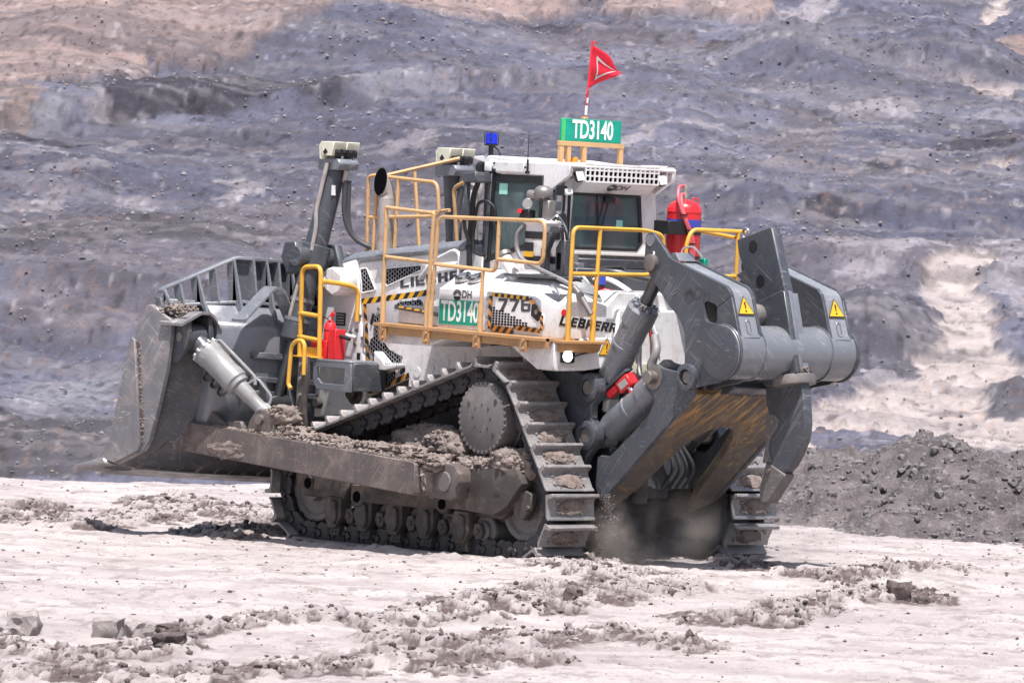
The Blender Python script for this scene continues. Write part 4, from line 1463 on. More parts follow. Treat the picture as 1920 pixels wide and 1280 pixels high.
# push arms
for s in (1, -1):
    y0, y1 = sorted((s * 1.68, s * 2.05))
    b_ = MB()
    b_.prism([(5.40, 1.13), (5.48, 1.0), (5.40, 0.80), (1.47, 0.595), (1.44, 0.62), (1.44, 0.92), (1.47, 0.945)], 'y', y0, y1)
    arm = b_.build('push_arm', 'arm_steel', dozer, 0.012)
    b_ = MB()
    b_.prism([(5.36, 1.15), (5.60, 1.40), (5.72, 1.30), (5.86, 1.06), (5.84, 0.96), (5.62, 0.86), (5.40, 0.78)], 'y', y0 + 0.02, y1 + 0.02 * s)
    b_.cyl((5.76, s * 2.02, 1.0), (5.76, s * 2.12, 1.0), 0.065, n=18)
    b_.build('front_knuckle', 'arm_steel', arm, 0.014)
    b_ = MB()
    b_.prism([(5.50, 1.42), (5.30, 1.42), (4.86, 1.16), (4.72, 1.09), (5.45, 1.10)], 'y', s * 1.93 - 0.03, s * 1.93 + 0.03)
    b_.prism([(5.66, 1.36), (5.56, 1.45), (5.44, 1.42), (5.42, 1.12), (5.62, 1.16)], 'y', s * 1.80, s * 2.0)
    b_.build('arm_gusset', 'arm_steel', arm, 0.01)
    # trunnion at the rear end
    b_ = MB()
    tp = [(1.44, 0.60), (1.25, 0.575), (1.05, 0.57), (0.99, 0.60), (0.985, 0.70), (0.94, 0.76), (0.95, 0.86), (1.02, 0.93), (1.14, 0.95), (1.30, 0.93), (1.44, 0.93)]
    b_.prism(tp, 'y', s * 1.70, s * 1.88)
    b_.build('trunnion_cap', 'arm_steel', arm, 0.02, seg=2)
    b_ = MB()
    b_.cyl((1.16, s * 1.55, 0.76), (1.16, s * 1.90, 0.76), 0.105, n=24)
    b_.build('trunnion_pin', 'hub_steel', arm, 0.006)
    if s > 0:
        b_ = MB()
        b_.prism([(4.70, 1.00), (4.66, 1.17), (4.45, 1.18), (4.40, 1.02)], 'y', 1.74, 2.0)
        b_.build('step_block', 'arm_steel', arm, 0.01)
    # brace clevis on the arm
    for y in (1.72, 1.94):
        b_ = MB()
        b_.prism([(4.42, 0.98), (4.33, 1.20), (4.22, 1.32), (4.05, 1.34), (3.90, 1.24), (3.86, 0.98)], 'y', s * y - 0.045, s * y + 0.045)
        b_.build('brace_clevis', 'arm_steel', arm, 0.016)
    b_ = MB()
    b_.cyl((4.12, s * 1.64, 1.22), (4.12, s * 2.03, 1.22), 0.055, n=16)
    b_.build('clevis_pin', 'pin_steel', arm)
    # upright bracket with the grab loop
    b_ = MB()
    b_.prism([(3.90, 1.90), (3.76, 1.92), (3.74, 1.70), (3.78, 1.40), (3.70, 0.96), (3.92, 0.98), (3.92, 1.40)], 'y', s * 1.66 - 0.025, s * 1.66 + 0.025)
    b_.build('hose_bracket', 'frame_steel', arm, 0.008)
    for q in (1.83, 1.68, 1.50):
        c_ = MB()
        c_.cyl((3.84, s * 1.68, q), (3.84, s * 1.71, q), 0.022, n=10)
        c_.build('bracket_bolt', 'bolt_steel', arm)
    if s > 0:
        b_ = MB()
        b_.tube([(4.00, 1.69, 1.56), (4.05, 1.69, 1.60), (4.02, 1.69, 2.06), (3.80, 1.69, 2.10), (3.79, 1.69, 1.72)], 0.024, 10, 0.13)
        b_.build('grab_loop', 'rail_yellow', arm)
# brace / tilt cylinder on each side
for s in (1, -1):
    A, B = Vector((5.10, s * 2.205, 2.05)), Vector((4.12, s * 1.84, 1.22))
    d = (B - A).normalized()
    L = (B - A).length
    b_ = MB()
    b_.lathe(A, B, [(0.20, 0.10), (0.22, 0.155), (0.30, 0.16), (0.34, 0.148), (0.60, 0.142), (0.66, 0.150), (0.74, 0.150), (0.76, 0.13), (0.80, 0.125), (0.82, 0.09), (0.98, 0.085), (1.00, 0.075), (L - 0.18, 0.075), (L - 0.17, 0.09), (L - 0.06, 0.10)], 24)
    tc = b_.build('tilt_cylinder', 'cylinder_dusty', dozer, 0, 30)
    b_ = MB()
    b_.cyl((5.10, s * 2.095, 2.05), (5.10, s * 2.32, 2.05), 0.145, n=24)
    b_.cyl(A + d * 0.05, A + d * 0.22, 0.11, n=18)
    b_.build('cylinder_eye', 'grey_paint', tc, 0.02)
    b_ = MB()
    for i in range(12):
        a = 2 * math.pi * i / 12
        q = d.to_track_quat('Z', 'Y')
        o3 = q @ Vector((0.148 * math.cos(a), 0.148 * math.sin(a), 0))
        b_.cyl(A + d * 0.20 + o3, A + d * 0.245 + o3, 0.022, n=7)
    b_.build('head_bolt', 'cylinder_dusty', tc)
    b_ = MB()
    up = Vector((0.40, 0, 0.92))
    up = (up - d * up.dot(d)).normalized()
    lo_ = A + d * 0.26 + up * 0.19
    b_.tube([A + d * 0.24 + up * 0.15, lo_, A + d * 0.86 + up * 0.19, A + d * 0.92 + up * 0.13], 0.020, 8, 0.04)
    b_.tube([A + d * 0.85 + up * 0.08, A + d * 0.88 + up * 0.20, A + d * 1.16 + up * 0.17, A + d * 1.20 + up * 0.08], 0.016, 8, 0.05)
    b_.build('cylinder_pipe', 'cylinder_dusty', tc)
    for k in range(3):
        c_ = MB()
        p = A + d * (0.42 + 0.12 * k) - up * 0.13 + Vector((0, -s * 0.1, -0.02))
        c_.tube([p, p + Vector((0.12, 0.02, -0.10)), p + Vector((0.26, -0.02, -0.06)), p + Vector((0.20, -0.05, 0.03))], 0.014, 7, 0.09)
        c_.build('hose_coil', 'hose_dark', tc)

# soil lying along the left push arm
mu = MB()
rm = random.Random(9)
for _ in range(3000):
    x = rm.uniform(1.15, 4.9)
    zt = 0.945 + (x - 1.47) * (1.13 - 0.945) / 3.93
    y = rm.uniform(1.69, 2.03)
    hgt = 0.09 * math.sin(min(1, (x - 1.1) / 3.6) * math.pi) ** 0.6 * (1 - abs(y - 1.82) / 0.25)
    if x > 4.3:
        hgt *= 0.4
    pebble(mu, (x, y, zt + max(0, hgt) * rm.random()), 0.007 + 0.028 * rm.random() ** 2, rm)
for (cx, cz, rx, rz) in ((3.9, 1.25, 0.24, 0.13), (3.2, 1.05, 0.45, 0.07), (2.4, 1.02, 0.5, 0.075), (1.8, 1.0, 0.35, 0.09), (1.35, 0.93, 0.16, 0.10), (3.72, 1.08, 0.3, 0.10), (1.40, 0.75, 0.07, 0.15)):
    vs, fs = lump((cx, 1.84, cz), (rx, 0.15, rz), int(cx * 10), 4, 0.32, 2.0)
    mu.add(vs, fs)
    for _ in range(160):
        a = rm.uniform(0, 6.28)
        pebble(mu, (cx + rx * 0.9 * math.cos(a) * rm.random(), 1.84 + 0.15 * math.sin(a), cz + rz * rm.uniform(0.3, 0.9)), 0.008 + 0.03 * rm.random() ** 2, rm)
vs, fs = lump((4.62, 2.04, 0.86), (0.33, 0.035, 0.09), 88, 4, 0.45, 2.6)
mu.add(vs, fs)
mo = mu.build('soil_on_arm', 'mud', dozer, smooth=50)
mo['kind'] = 'stuff'

# lift cylinders with their lamp boxes
for s in (1, -1):
    T_, B_ = Vector((4.45, s * 0.83, 4.00)), Vector((4.66, s * 1.36, 1.36))
    d = (B_ - T_).normalized()
    L = (B_ - T_).length
    b_ = MB()
    b_.lathe(T_, B_, [(0.03, 0.08), (0.05, 0.115), (0.30, 0.118), (0.55, 0.122), (0.9, 0.125), (1.75, 0.125), (1.77, 0.142), (1.97, 0.142), (2.0, 0.09)], 24)
    lc = b_.build('lift_cylinder', 'grey_paint', dozer, 0, 30)
    b_ = MB()
    b_.cyl(T_ + d * 1.95, B_, 0.055, n=14)
    b_.cyl(B_ - Vector((0, 0.13, 0)), B_ + Vector((0, 0.13, 0)), 0.10, n=16)
    b_.build('piston_rod', 'rod_steel', lc)
    b_ = MB()
    b_.prism([(4.26, 3.93), (4.23, 4.00), (4.27, 4.05), (4.61, 4.05), (4.64, 3.98), (4.60, 3.92)], 'y', s * 0.83 - 0.14, s * 0.83 + 0.14)
    b_.box((4.35, s * 0.83 - 0.11, 4.05), (4.55, s * 0.83 + 0.11, 4.075))
    for k in range(4):
        b_.cyl((4.31 + 0.075 * k, s * 0.83 - 0.1, 4.04), (4.31 + 0.075 * k, s * 0.83 - 0.1, 4.09), 0.018, n=8)
        b_.cyl((4.31 + 0.075 * k, s * 0.83 + 0.05, 4.04), (4.31 + 0.075 * k, s * 0.83 + 0.05, 4.085), 0.022, n=8)
    b_.build('cylinder_head', 'grey_light', lc, 0.008)
    b_ = MB()
    for e in (-1, 1):
        y = s * 0.83 + e * 0.095
        b_.prism([(4.32, 4.08), (4.29, 4.235), (4.52, 4.235), (4.49, 4.08)], 'y', y - 0.09, y + 0.09)
    b_.prism([(4.49, 4.04), (4.52, 4.235), (4.57, 4.20), (4.55, 4.04)], 'y', s * 0.83 - 0.17, s * 0.83 + 0.17)
    lb = b_.build('lamp_box', 'cream_lamp', lc, 0.006)
    b_ = MB()
    b_.prism([(4.298, 4.07), (4.285, 4.12), (4.305, 4.15), (4.33, 4.06)], 'y', s * 0.83 - 0.15, s * 0.83 + 0.15)
    b_.prism([(4.39, 4.12), (4.43, 4.16), (4.47, 4.12), (4.44, 4.09)], 'y', s * 0.83 + 0.186, s * 0.83 + 0.190)
    b_.build('lamp_opening', 'black', lc)
    b_ = MB()
    for k in range(3):
        x = 4.29 + 0.02 * k
        b_.tube([(x, s * 0.83 - 0.1 + 0.09 * k, 4.13), (x - 0.05, s * 0.83 - 0.05 + 0.06 * k, 4.16), (x - 0.03, s * 0.83 - 0.06 + 0.05 * k, 4.06)], 0.007, 6, 0.03)
    b_.build('lamp_cable', 'black', lc)
    # trunnion yoke around the barrel
    p = T_ + d * 1.05
    b_ = MB()
    b_.cyl(p - d * 0.13, p + d * 0.13, 0.165, n=20)
    b_.cyl(p + Vector((0, -0.26, 0)), p + Vector((0, 0.26, 0)), 0.115, n=18)
    b_.prism([(p.x + 0.06, p.z + 0.16), (p.x + 0.24, p.z + 0.15), (p.x + 0.30, p.z - 0.02), (p.x + 0.18, p.z - 0.20), (p.x - 0.05, p.z - 0.16)], 'y', p.y + s * 0.06, p.y + s * 0.22)
    b_.prism([(p.x - 0.30, p.z - 0.30), (p.x - 0.12, p.z + 0.14), (p.x + 0.12, p.z + 0.14), (p.x + 0.05, p.z - 0.30)], 'y', p.y - s * 0.30, p.y - s * 0.20)
    b_.build('trunnion_yoke', 'grey_paint', lc, 0.012)
    b_ = MB()
    b_.cyl(T_ + d * 1.52, T_ + d * 1.56, 0.135, n=20)
    b_.cyl(T_ + d * 1.74, T_ + d * 1.78, 0.148, n=20)
    b_.build('clamp_band', 'grey_light', lc)
    # supply pipe and flexible hose
    b_ = MB()
    side = Vector((-0.02, s * 0.14, 0))
    b_.tube([T_ + Vector((-0.03, s * 0.16, 0.0)), T_ + d * 0.55 + side, T_ + d * 0.72 + Vector((-0.08, s * 0.13, 0)), T_ + d * 0.98 + Vector((-0.09, s * 0.12, 0))], 0.024, 8, 0.06)
    b_.tube([T_ + d * 1.2 + side * 0.9, T_ + d * 1.7 + side, T_ + d * 1.85 + side * 0.7], 0.022, 8, 0.05)
    b_.build('cylinder_pipe', 'exhaust_steel', lc)
    b_ = MB()
    b_.cyl((4.30, s * 0.83 - 0.02, 3.93), (4.33, s * 0.83 - 0.02, 3.80), 0.032, n=10)
    b_.build('hose_fitting', 'exhaust_steel', lc)
    b_ = MB()
    for e in (0, 1):
        b_.tube([(4.32, s * 0.83 - 0.02 - 0.05 * e, 3.82), (4.33, s * 0.80 - 0.05 * e, 3.45), (4.26, s * 0.75, 3.22), (4.08, s * 0.62, 3.10), (3.70, s * 0.40, 3.09)], 0.030, 9, 0.28)
    b_.build('hydraulic_hose', 'hose_dark', lc)
    b_ = MB()
    q = T_ + d * 0.30 + Vector((-0.118, 0.05, 0))
    b_.cbox(q, (0.006, 0.055, 0.11))
    b_.build('data_plate', 'letter_white', lc)

# ---------------------------------------------------------------- hull, engine hood, guard, fenders
def strips(mb_y, mb_b, pts, w, axis_n, pitch=0.10, lead=0.5):
    """hazard tape along a polyline: slanted pieces alternately yellow and black; axis_n is the surface normal"""
    n = Vector(axis_n).normalized()
    for a, c_ in zip(pts[:-1], pts[1:]):
        a, c_ = Vector(a), Vector(c_)
        d = c_ - a
        L = d.length
        d.normalize()
        s = n.cross(d).normalized()
        k = max(2, round(L / pitch))
        st_ = L / k
        for i in range(-1, k + 1):
            for half, mbx in ((0, mb_y), (0.5, mb_b)):
                t0, t1 = (i + half) * st_, (i + half + 0.5) * st_
                q = []
                for tt, sd in ((t0, 0), (t1, 0), (t1 + w * lead, 1), (t0 + w * lead, 1)):
                    q.append((min(max(tt, 0), L), sd))
                if q[1][0] - q[0][0] < 1e-4 and q[2][0] - q[3][0] < 1e-4:
                    continue
                p = [a + d * tt + s * (w * (sd - 0.5)) for tt, sd in q]
                mbx.add([v_ + n * 0.004 for v_ in p] + [v_ + n * 0.0005 for v_ in p], [(0, 1, 2, 3), (0, 4, 5, 1), (1, 5, 6, 2), (2, 6, 7, 3), (3, 7, 4, 0)])


def tape(pts, w, n, parent, ycol='hazard_yellow', pitch=0.10, lead=0.5):
    y_, k_ = MB(), MB()
    strips(y_, k_, pts, w, n, pitch, lead)
    for mb_, mat, nm in ((y_, ycol, 'hazard_stripe'), (k_, 'letter_black', 'black_stripe')):
        o_ = mb_.build(nm, mat, parent, smooth=0)
        o_['kind'] = 'stuff'


def hexgrille(poly, y, hexr, parent, mat='grey_light', web=0.30, depth=0.006, sd=1):
    """punched plate: hexagonal rims inside an outline, in the plane y"""
    xs, zs = np.array([p[0] for p in poly]), np.array([p[1] for p in poly])
    mb_ = MB()
    dx, dz = hexr * 1.5, hexr * math.sqrt(3)
    i = 0
    x = xs.min()
    while x <= xs.max():
        z = zs.min() + (dz / 2 if i % 2 else 0)
        while z <= zs.max():
            if inside(poly, np.array([x]), np.array([z]))[0]:
                o3 = [(x + hexr * math.cos(math.pi / 3 * k), y, z + hexr * math.sin(math.pi / 3 * k)) for k in range(6)]
                i3 = [(x + hexr * (1 - web) * math.cos(math.pi / 3 * k), y, z + hexr * (1 - web) * math.sin(math.pi / 3 * k)) for k in range(6)]
                j3 = [(p[0], y - sd * depth, p[2]) for p in i3]
                mb_.add(o3 + i3 + j3, [(k, (k + 1) % 6, (k + 1) % 6 + 6, k + 6) for k in range(6)] + [(k + 6, (k + 1) % 6 + 6, (k + 1) % 6 + 12, k + 12) for k in range(6)])
            z += dz
        x += dx
        i += 1
    o_ = mb_.build('mesh_screen', mat, parent, smooth=0)
    o_['kind'] = 'stuff'
    return o_


HY = 0.75
# main case between the tracks
b_ = MB()
b_.prism([(0.55, 0.62), (0.45, 1.1), (0.45, 2.25), (4.4, 2.25), (4.5, 1.4), (4.3, 0.9), (3.2, 0.72)], 'y', -0.70, 0.70)
case = b_.build('main_frame', 'frame_steel', dozer, 0.02)
b_ = MB()
b_.prism([(3.17, 1.62), (3.17, 2.10), (0.5, 2.2), (0.5, 1.9), (2.2, 1.72)], 'y', 0.70, 0.745)
sf = b_.build('side_plate', 'white_dirty', dozer, 0.008)
b_ = MB()
for hx, hz in ((3.03, 1.80), (2.80, 1.86), (2.56, 1.93), (2.30, 2.0), (1.55, 2.10), (1.30, 2.12)):
    b_ = MB()
    b_.cyl((hx, 0.744, hz), (hx, 0.7475, hz), 0.045, n=16)
    b_.build('plate_hole', 'dark_hole', sf)
    b_ = MB()
    b_.lathe((hx, 0.745, hz), (hx, 0.76, hz), [(0, 0.045), (0.0, 0.056), (0.008, 0.056), (0.008, 0.045)], 16)
    b_.build('hole_rim', 'white_dirty', sf)
# engine hood
b_ = MB()
prof = [(-0.66, 2.2), (-0.75, 2.30), (-0.75, 2.95), (-0.68, 3.0), (0.68, 3.0), (0.75, 2.95), (0.75, 2.30), (0.66, 2.2)]
b_.loft([[(x, y, z + (dz if z > 2.8 else 0)) for y, z in prof] for x, dz in ((4.10, -0.02), (2.28, 0.20))])
hood = b_.build('engine_hood', 'white_paint', dozer, 0.012)
b_ = MB()
b_.loft([[(x, 0.66, 2.985 + dz), (x, 0.772, 2.935 + dz), (x, 0.785, 2.985 + dz), (x, 0.70, 3.055 + dz), (x, -0.70, 3.055 + dz), (x, -0.785, 2.985 + dz), (x, -0.772, 2.935 + dz), (x, -0.66, 2.985 + dz)] for x, dz in ((4.62, -0.11), (4.12, 0.0), (2.30, 0.20))])
b_.build('hood_top', 'grey_light', hood, 0.008)
b_ = MB()
b_.tube([(3.72, 0.80, 3.03), (2.92, 0.80, 3.10)], 0.018, 8)
b_.build('hood_rail', 'grey_light', hood)
# screens in the hood side
for poly in ([(4.06, 2.87), (3.95, 2.885), (3.78, 2.65), (4.01, 2.61)], [(3.66, 2.89), (3.03, 2.955), (3.02, 2.90), (3.59, 2.70), (3.64, 2.74)]):
    for sd in (1,):
        b_ = MB()
        b_.prism(poly, 'y', HY + 0.001, HY + 0.0045)
        b_.build('screen_recess', 'dark_hole', hood)
        hexgrille(poly, HY + 0.010, 0.027, hood, 'grey_light', 0.22)
        b_ = MB()
        cx, cz = sum(p[0] for p in poly) / len(poly), sum(p[1] for p in poly) / len(poly)
        b_.tube([(x, HY + 0.006, z) for x, z in poly], 0.010, 6, 0.02, True)
        b_.build('screen_frame', 'white_paint', hood)
b_ = MB()
b_.prism([(3.32, 2.80), (2.58, 2.985), (2.40, 3.0), (2.40, 2.93), (2.62, 2.905)], 'y', HY - 0.01, HY + 0.014)
b_.build('hood_crease', 'white_paint', hood, 0.006)
block_text('LIEBHERR', frame_m((2.70, HY + 0.002, 2.83), (-1, 0, 0.135), (0, 0, 1)), 0.10, 1.95, 'letter_grey', hood)
# big side rail (shiny white bar) at hood rear
b_ = MB()
b_.tube([(2.32, 0.83, 2.85), (2.32, 0.83, 3.10), (2.42, 0.83, 3.13), (2.75, 0.83, 3.0), (3.0, 0.80, 2.80)], 0.022, 8, 0.06)
b_.build('hood_grab_bar', 'white_paint', hood)
b_ = MB()
b_.prism([(2.29, 2.3), (2.29, 3.10), (2.05, 3.10), (2.05, 2.3)], 'y', -0.7, 0.74)
b_.build('cab_front_panel', 'white_paint', hood, 0.01)
for k in range(4):
    b_ = MB()
    x = 2.14 + 0.022 * k
    b_.tube([(x, 0.80, 2.76), (x + 0.01, 0.82, 3.2), (x - 0.01, 0.81, 3.72), (x - 0.05, 0.79, 3.85)], 0.009, 6, 0.2)
    b_.build('cable_run', 'rubber', hood)

# engine door with its hazard tape and screens
b_ = MB()
b_.prism([(4.03, 2.54), (2.80, 2.70), (2.72, 2.30), (3.13, 2.05), (3.16, 1.73), (3.82, 1.50)], 'y', 0.70, HY - 0.004)
door = b_.build('engine_door', 'white_dirty', dozer, 0.006)
n_ = (0, 1, 0)
tape([(4.02, HY - 0.003, 2.515), (2.79, HY - 0.003, 2.675)], 0.062, n_, door, pitch=0.155, lead=1.0)
tape([(3.965, HY - 0.003, 2.49), (3.80, HY - 0.003, 1.53)], 0.055, n_, door, 'hazard_orange', 0.135, 1.0)
tape([(3.79, HY - 0.003, 1.545), (3.16, HY - 0.003, 1.765)], 0.058, n_, door, 'hazard_orange', 0.155, 1.0)
scr = [[(3.79, 2.36), (3.70, 2.40), (3.64, 2.32), (3.66, 2.14), (3.52, 2.02), (3.32, 1.96), (3.32, 1.90), (3.38, 1.86), (3.64, 1.78), (3.77, 1.93), (3.86, 2.02), (3.84, 2.10), (3.77, 2.16)],
       [(3.58, 1.735), (3.40, 1.80), (3.40, 1.70), (3.57, 1.63)], [(3.32, 1.81), (3.24, 1.85), (3.23, 1.80), (3.31, 1.76)],
       [(3.44, 2.50), (3.36, 2.54), (3.03, 2.58), (2.98, 2.545), (2.98, 2.48), (3.43, 2.465)]]
for poly in scr:
    b_ = MB()
    b_.prism(poly, 'y', HY - 0.0035, HY + 0.001)
    b_.build('screen_recess', 'dark_hole', door)
    hexgrille(poly, HY + 0.008, 0.027, door, 'grey_light', 0.2)
b_ = MB()
b_.prism([(3.60, 2.0), (3.60, 1.80), (3.40, 1.80), (3.22, 1.84), (3.22, 1.88), (3.40, 1.86)], 'y', HY + 0.012, HY + 0.14)
b_.build('step_box', 'white_dirty', door, 0.008)
b_ = MB()
for k in range(11):
    x = 3.60 - k * 0.036
    b_.prism([(x, 1.86), (x - 0.018, 1.89), (x - 0.036, 1.86)], 'y', HY + 0.02, HY + 0.03)
    b_.prism([(x, 1.86), (x - 0.018, 1.89), (x - 0.036, 1.86)], 'y', HY + 0.125, HY + 0.135)
b_.build('step_teeth', 'mesh_grey', door)['kind'] = 'stuff'
for dx, dz in ((3.90, 2.18), (3.84, 1.72)):
    b_ = MB()
    b_.tube([(dx, HY, dz + 0.12), (dx + 0.01, HY + 0.04, dz + 0.10), (dx, HY + 0.04, dz - 0.12), (dx - 0.01, HY, dz - 0.14)], 0.011, 8, 0.03)
    b_.build('door_handle', 'chrome', door)
    b_ = MB()
    b_.prism([(dx - 0.05, dz + 0.10), (dx - 0.09, dz + 0.22), (dx - 0.12, dz + 0.20), (dx - 0.08, dz + 0.09)], 'y', HY, HY + 0.012)
    b_.build('door_latch', 'black', door)
for dx, dz in ((3.945, 2.05), (3.88, 1.98), (3.72, 2.45), (3.74, 1.60), (3.30, 1.95), (3.90, 1.62), (3.70, 1.75)):
    b_ = MB()
    b_.cyl((dx, HY - 0.01, dz), (dx, HY + 0.012, dz), 0.02, n=10)
    b_.build('door_bolt', 'bolt_steel', door)

# radiator guard at the front
b_ = MB()
b_.prism([(4.62, 2.88), (4.15, 2.99), (4.09, 2.98), (4.035, 2.52), (3.83, 1.48), (3.92, 1.36), (4.05, 1.30), (4.72, 1.22), (4.72, 2.2)], 'y', -0.78, 0.78)
guard_ = b_.build('radiator_guard', 'white_paint', dozer, 0.02, seg=2)
b_ = MB()
b_.cyl((4.62, 0.60, 2.77), (4.62, 1.02, 2.77), 0.155, n=22)
b_.build('trunnion_boss', 'white_paint', guard_, 0.02)
b_ = MB()
b_.prism([(4.33, 2.85), (4.22, 2.88), (4.05, 2.80), (4.06, 2.62), (4.20, 2.56), (4.33, 2.62)], 'y', 0.78, 1.02)
hb = b_.build('headlamp_box', 'white_paint', guard_, 0.02)
b_ = MB()
b_.cyl((4.30, 1.015, 2.70), (4.325, 1.03, 2.70), 0.075, n=18)
b_.build('headlamp', 'chrome', hb, 0.006)
for dx, dz in ((4.0, 2.36), (4.03, 2.2), (3.93, 2.12), (4.13, 2.18), (3.9, 1.75), (3.88, 1.58), (4.12, 1.72), (4.05, 2.05), (4.35, 2.0)):
    b_ = MB()
    b_.cyl((dx, 0.77, dz), (dx, 0.797, dz), 0.022, n=10)
    b_.build('guard_bolt', 'bolt_steel', guard_)
b_ = MB()
b_.box((4.24, 0.779, 2.24), (4.40, 0.786, 2.38))
b_.build('notice_plate', 'letter_black', guard_)
b_ = MB()
for k in range(4):
    b_.box((4.26, 0.786, 2.26 + k * 0.03), (4.385, 0.790, 2.273 + k * 0.03))
b_.build('notice_text', 'tape_silver', guard_)
b_ = MB()
b_.tube([(4.42, 0.80, 2.18), (4.40, 0.85, 2.18), (4.06, 0.85, 2.135), (4.04, 0.80, 2.13)], 0.02, 8, 0.03)
b_.build('grab_bar', 'white_paint', guard_)
b_ = MB()
b_.box((3.96, 0.78, 1.86), (4.0, 0.80, 1.96))
b_.build('latch', 'black', guard_)
# pivot lug and lower mounts
b_ = MB()
b_.cyl((4.02, 0.72, 1.52), (4.02, 0.80, 1.52), 0.13, n=24)
b_.cyl((4.02, 0.72, 1.52), (4.02, 0.87, 1.52), 0.072, n=18)
b_.cyl((4.62, 0.72, 1.38), (4.62, 0.85, 1.38), 0.06, n=16)
b_.build('pivot_boss', 'frame_steel', guard_, 0.01)
# access step bolted to the guard
b_ = MB()
b_.box((3.52, 0.80, 1.855), (4.36, 1.28, 1.885))
st_ = b_.build('step_platform', 'grey_light', dozer, 0.006)
b_ = MB()
b_.prism(with_hole([(3.50, 1.853), (4.15, 1.853), (4.14, 1.64), (4.08, 1.56), (3.50, 1.55)], [(3.61, 1.625), (4.0, 1.625), (4.07, 1.68), (4.08, 1.80), (3.61, 1.80)]), 'y', 1.25, 1.28)
b_.build('step_cheek', 'grey_light', st_, 0.004)
b_ = MB()
b_.box((3.60, 1.08, 1.555), (4.10, 1.25, 1.575))
b_.build('lower_tread', 'mesh_grey', st_)
b_ = MB()
b_.box((3.58, 1.02, 1.585), (4.10, 1.035, 1.765))
b_.build('pale_backing', 'white_dirty', st_)  # pale panel added so the step opening looks less black
b_ = MB()
b_.prism([(3.50, 1.86), (3.62, 1.86), (3.60, 1.60), (3.50, 1.56)], 'y', 0.79, 1.24)
b_.build('step_gusset', 'grey_paint', st_, 0.006)
b_ = MB()
for k in range(14):
    x = 3.58 + k * 0.036
    b_.prism([(x, 1.575), (x + 0.018, 1.60), (x + 0.036, 1.575)], 'y', 1.20, 1.215)
b_.build('tread_teeth', 'mesh_grey', st_)['kind'] = 'stuff'
# yellow access ladder frame
def rail(name, segs, mat, r_=0.022, fil=0.06, parent=dozer):
    b_ = MB()
    for pts in segs:
        b_.tube(pts, r_, 9, fil)
    return b_.build(name, mat, parent)


rail('ladder_rail', [[(4.44, 1.24, 1.88), (4.46, 1.24, 2.86), (4.14, 1.24, 2.88), (4.10, 1.24, 1.88)],
                     [(4.47, 1.24, 2.36), (4.13, 1.24, 2.34)], [(4.66, 1.24, 2.12), (4.12, 1.24, 2.08)],
                     [(4.10, 1.24, 2.72), (4.02, 1.0, 2.70), (4.0, 0.82, 2.66), (4.0, 0.82, 2.30)]], 'rail_yellow', 0.026, 0.09)
b_ = MB()
b_.box((4.10, 1.20, 1.885), (4.48, 1.23, 2.0))
b_.box((4.08, 1.18, 1.886), (4.50, 1.30, 1.90))
b_.build('ladder_foot', 'rail_yellow', st_, 0.003)

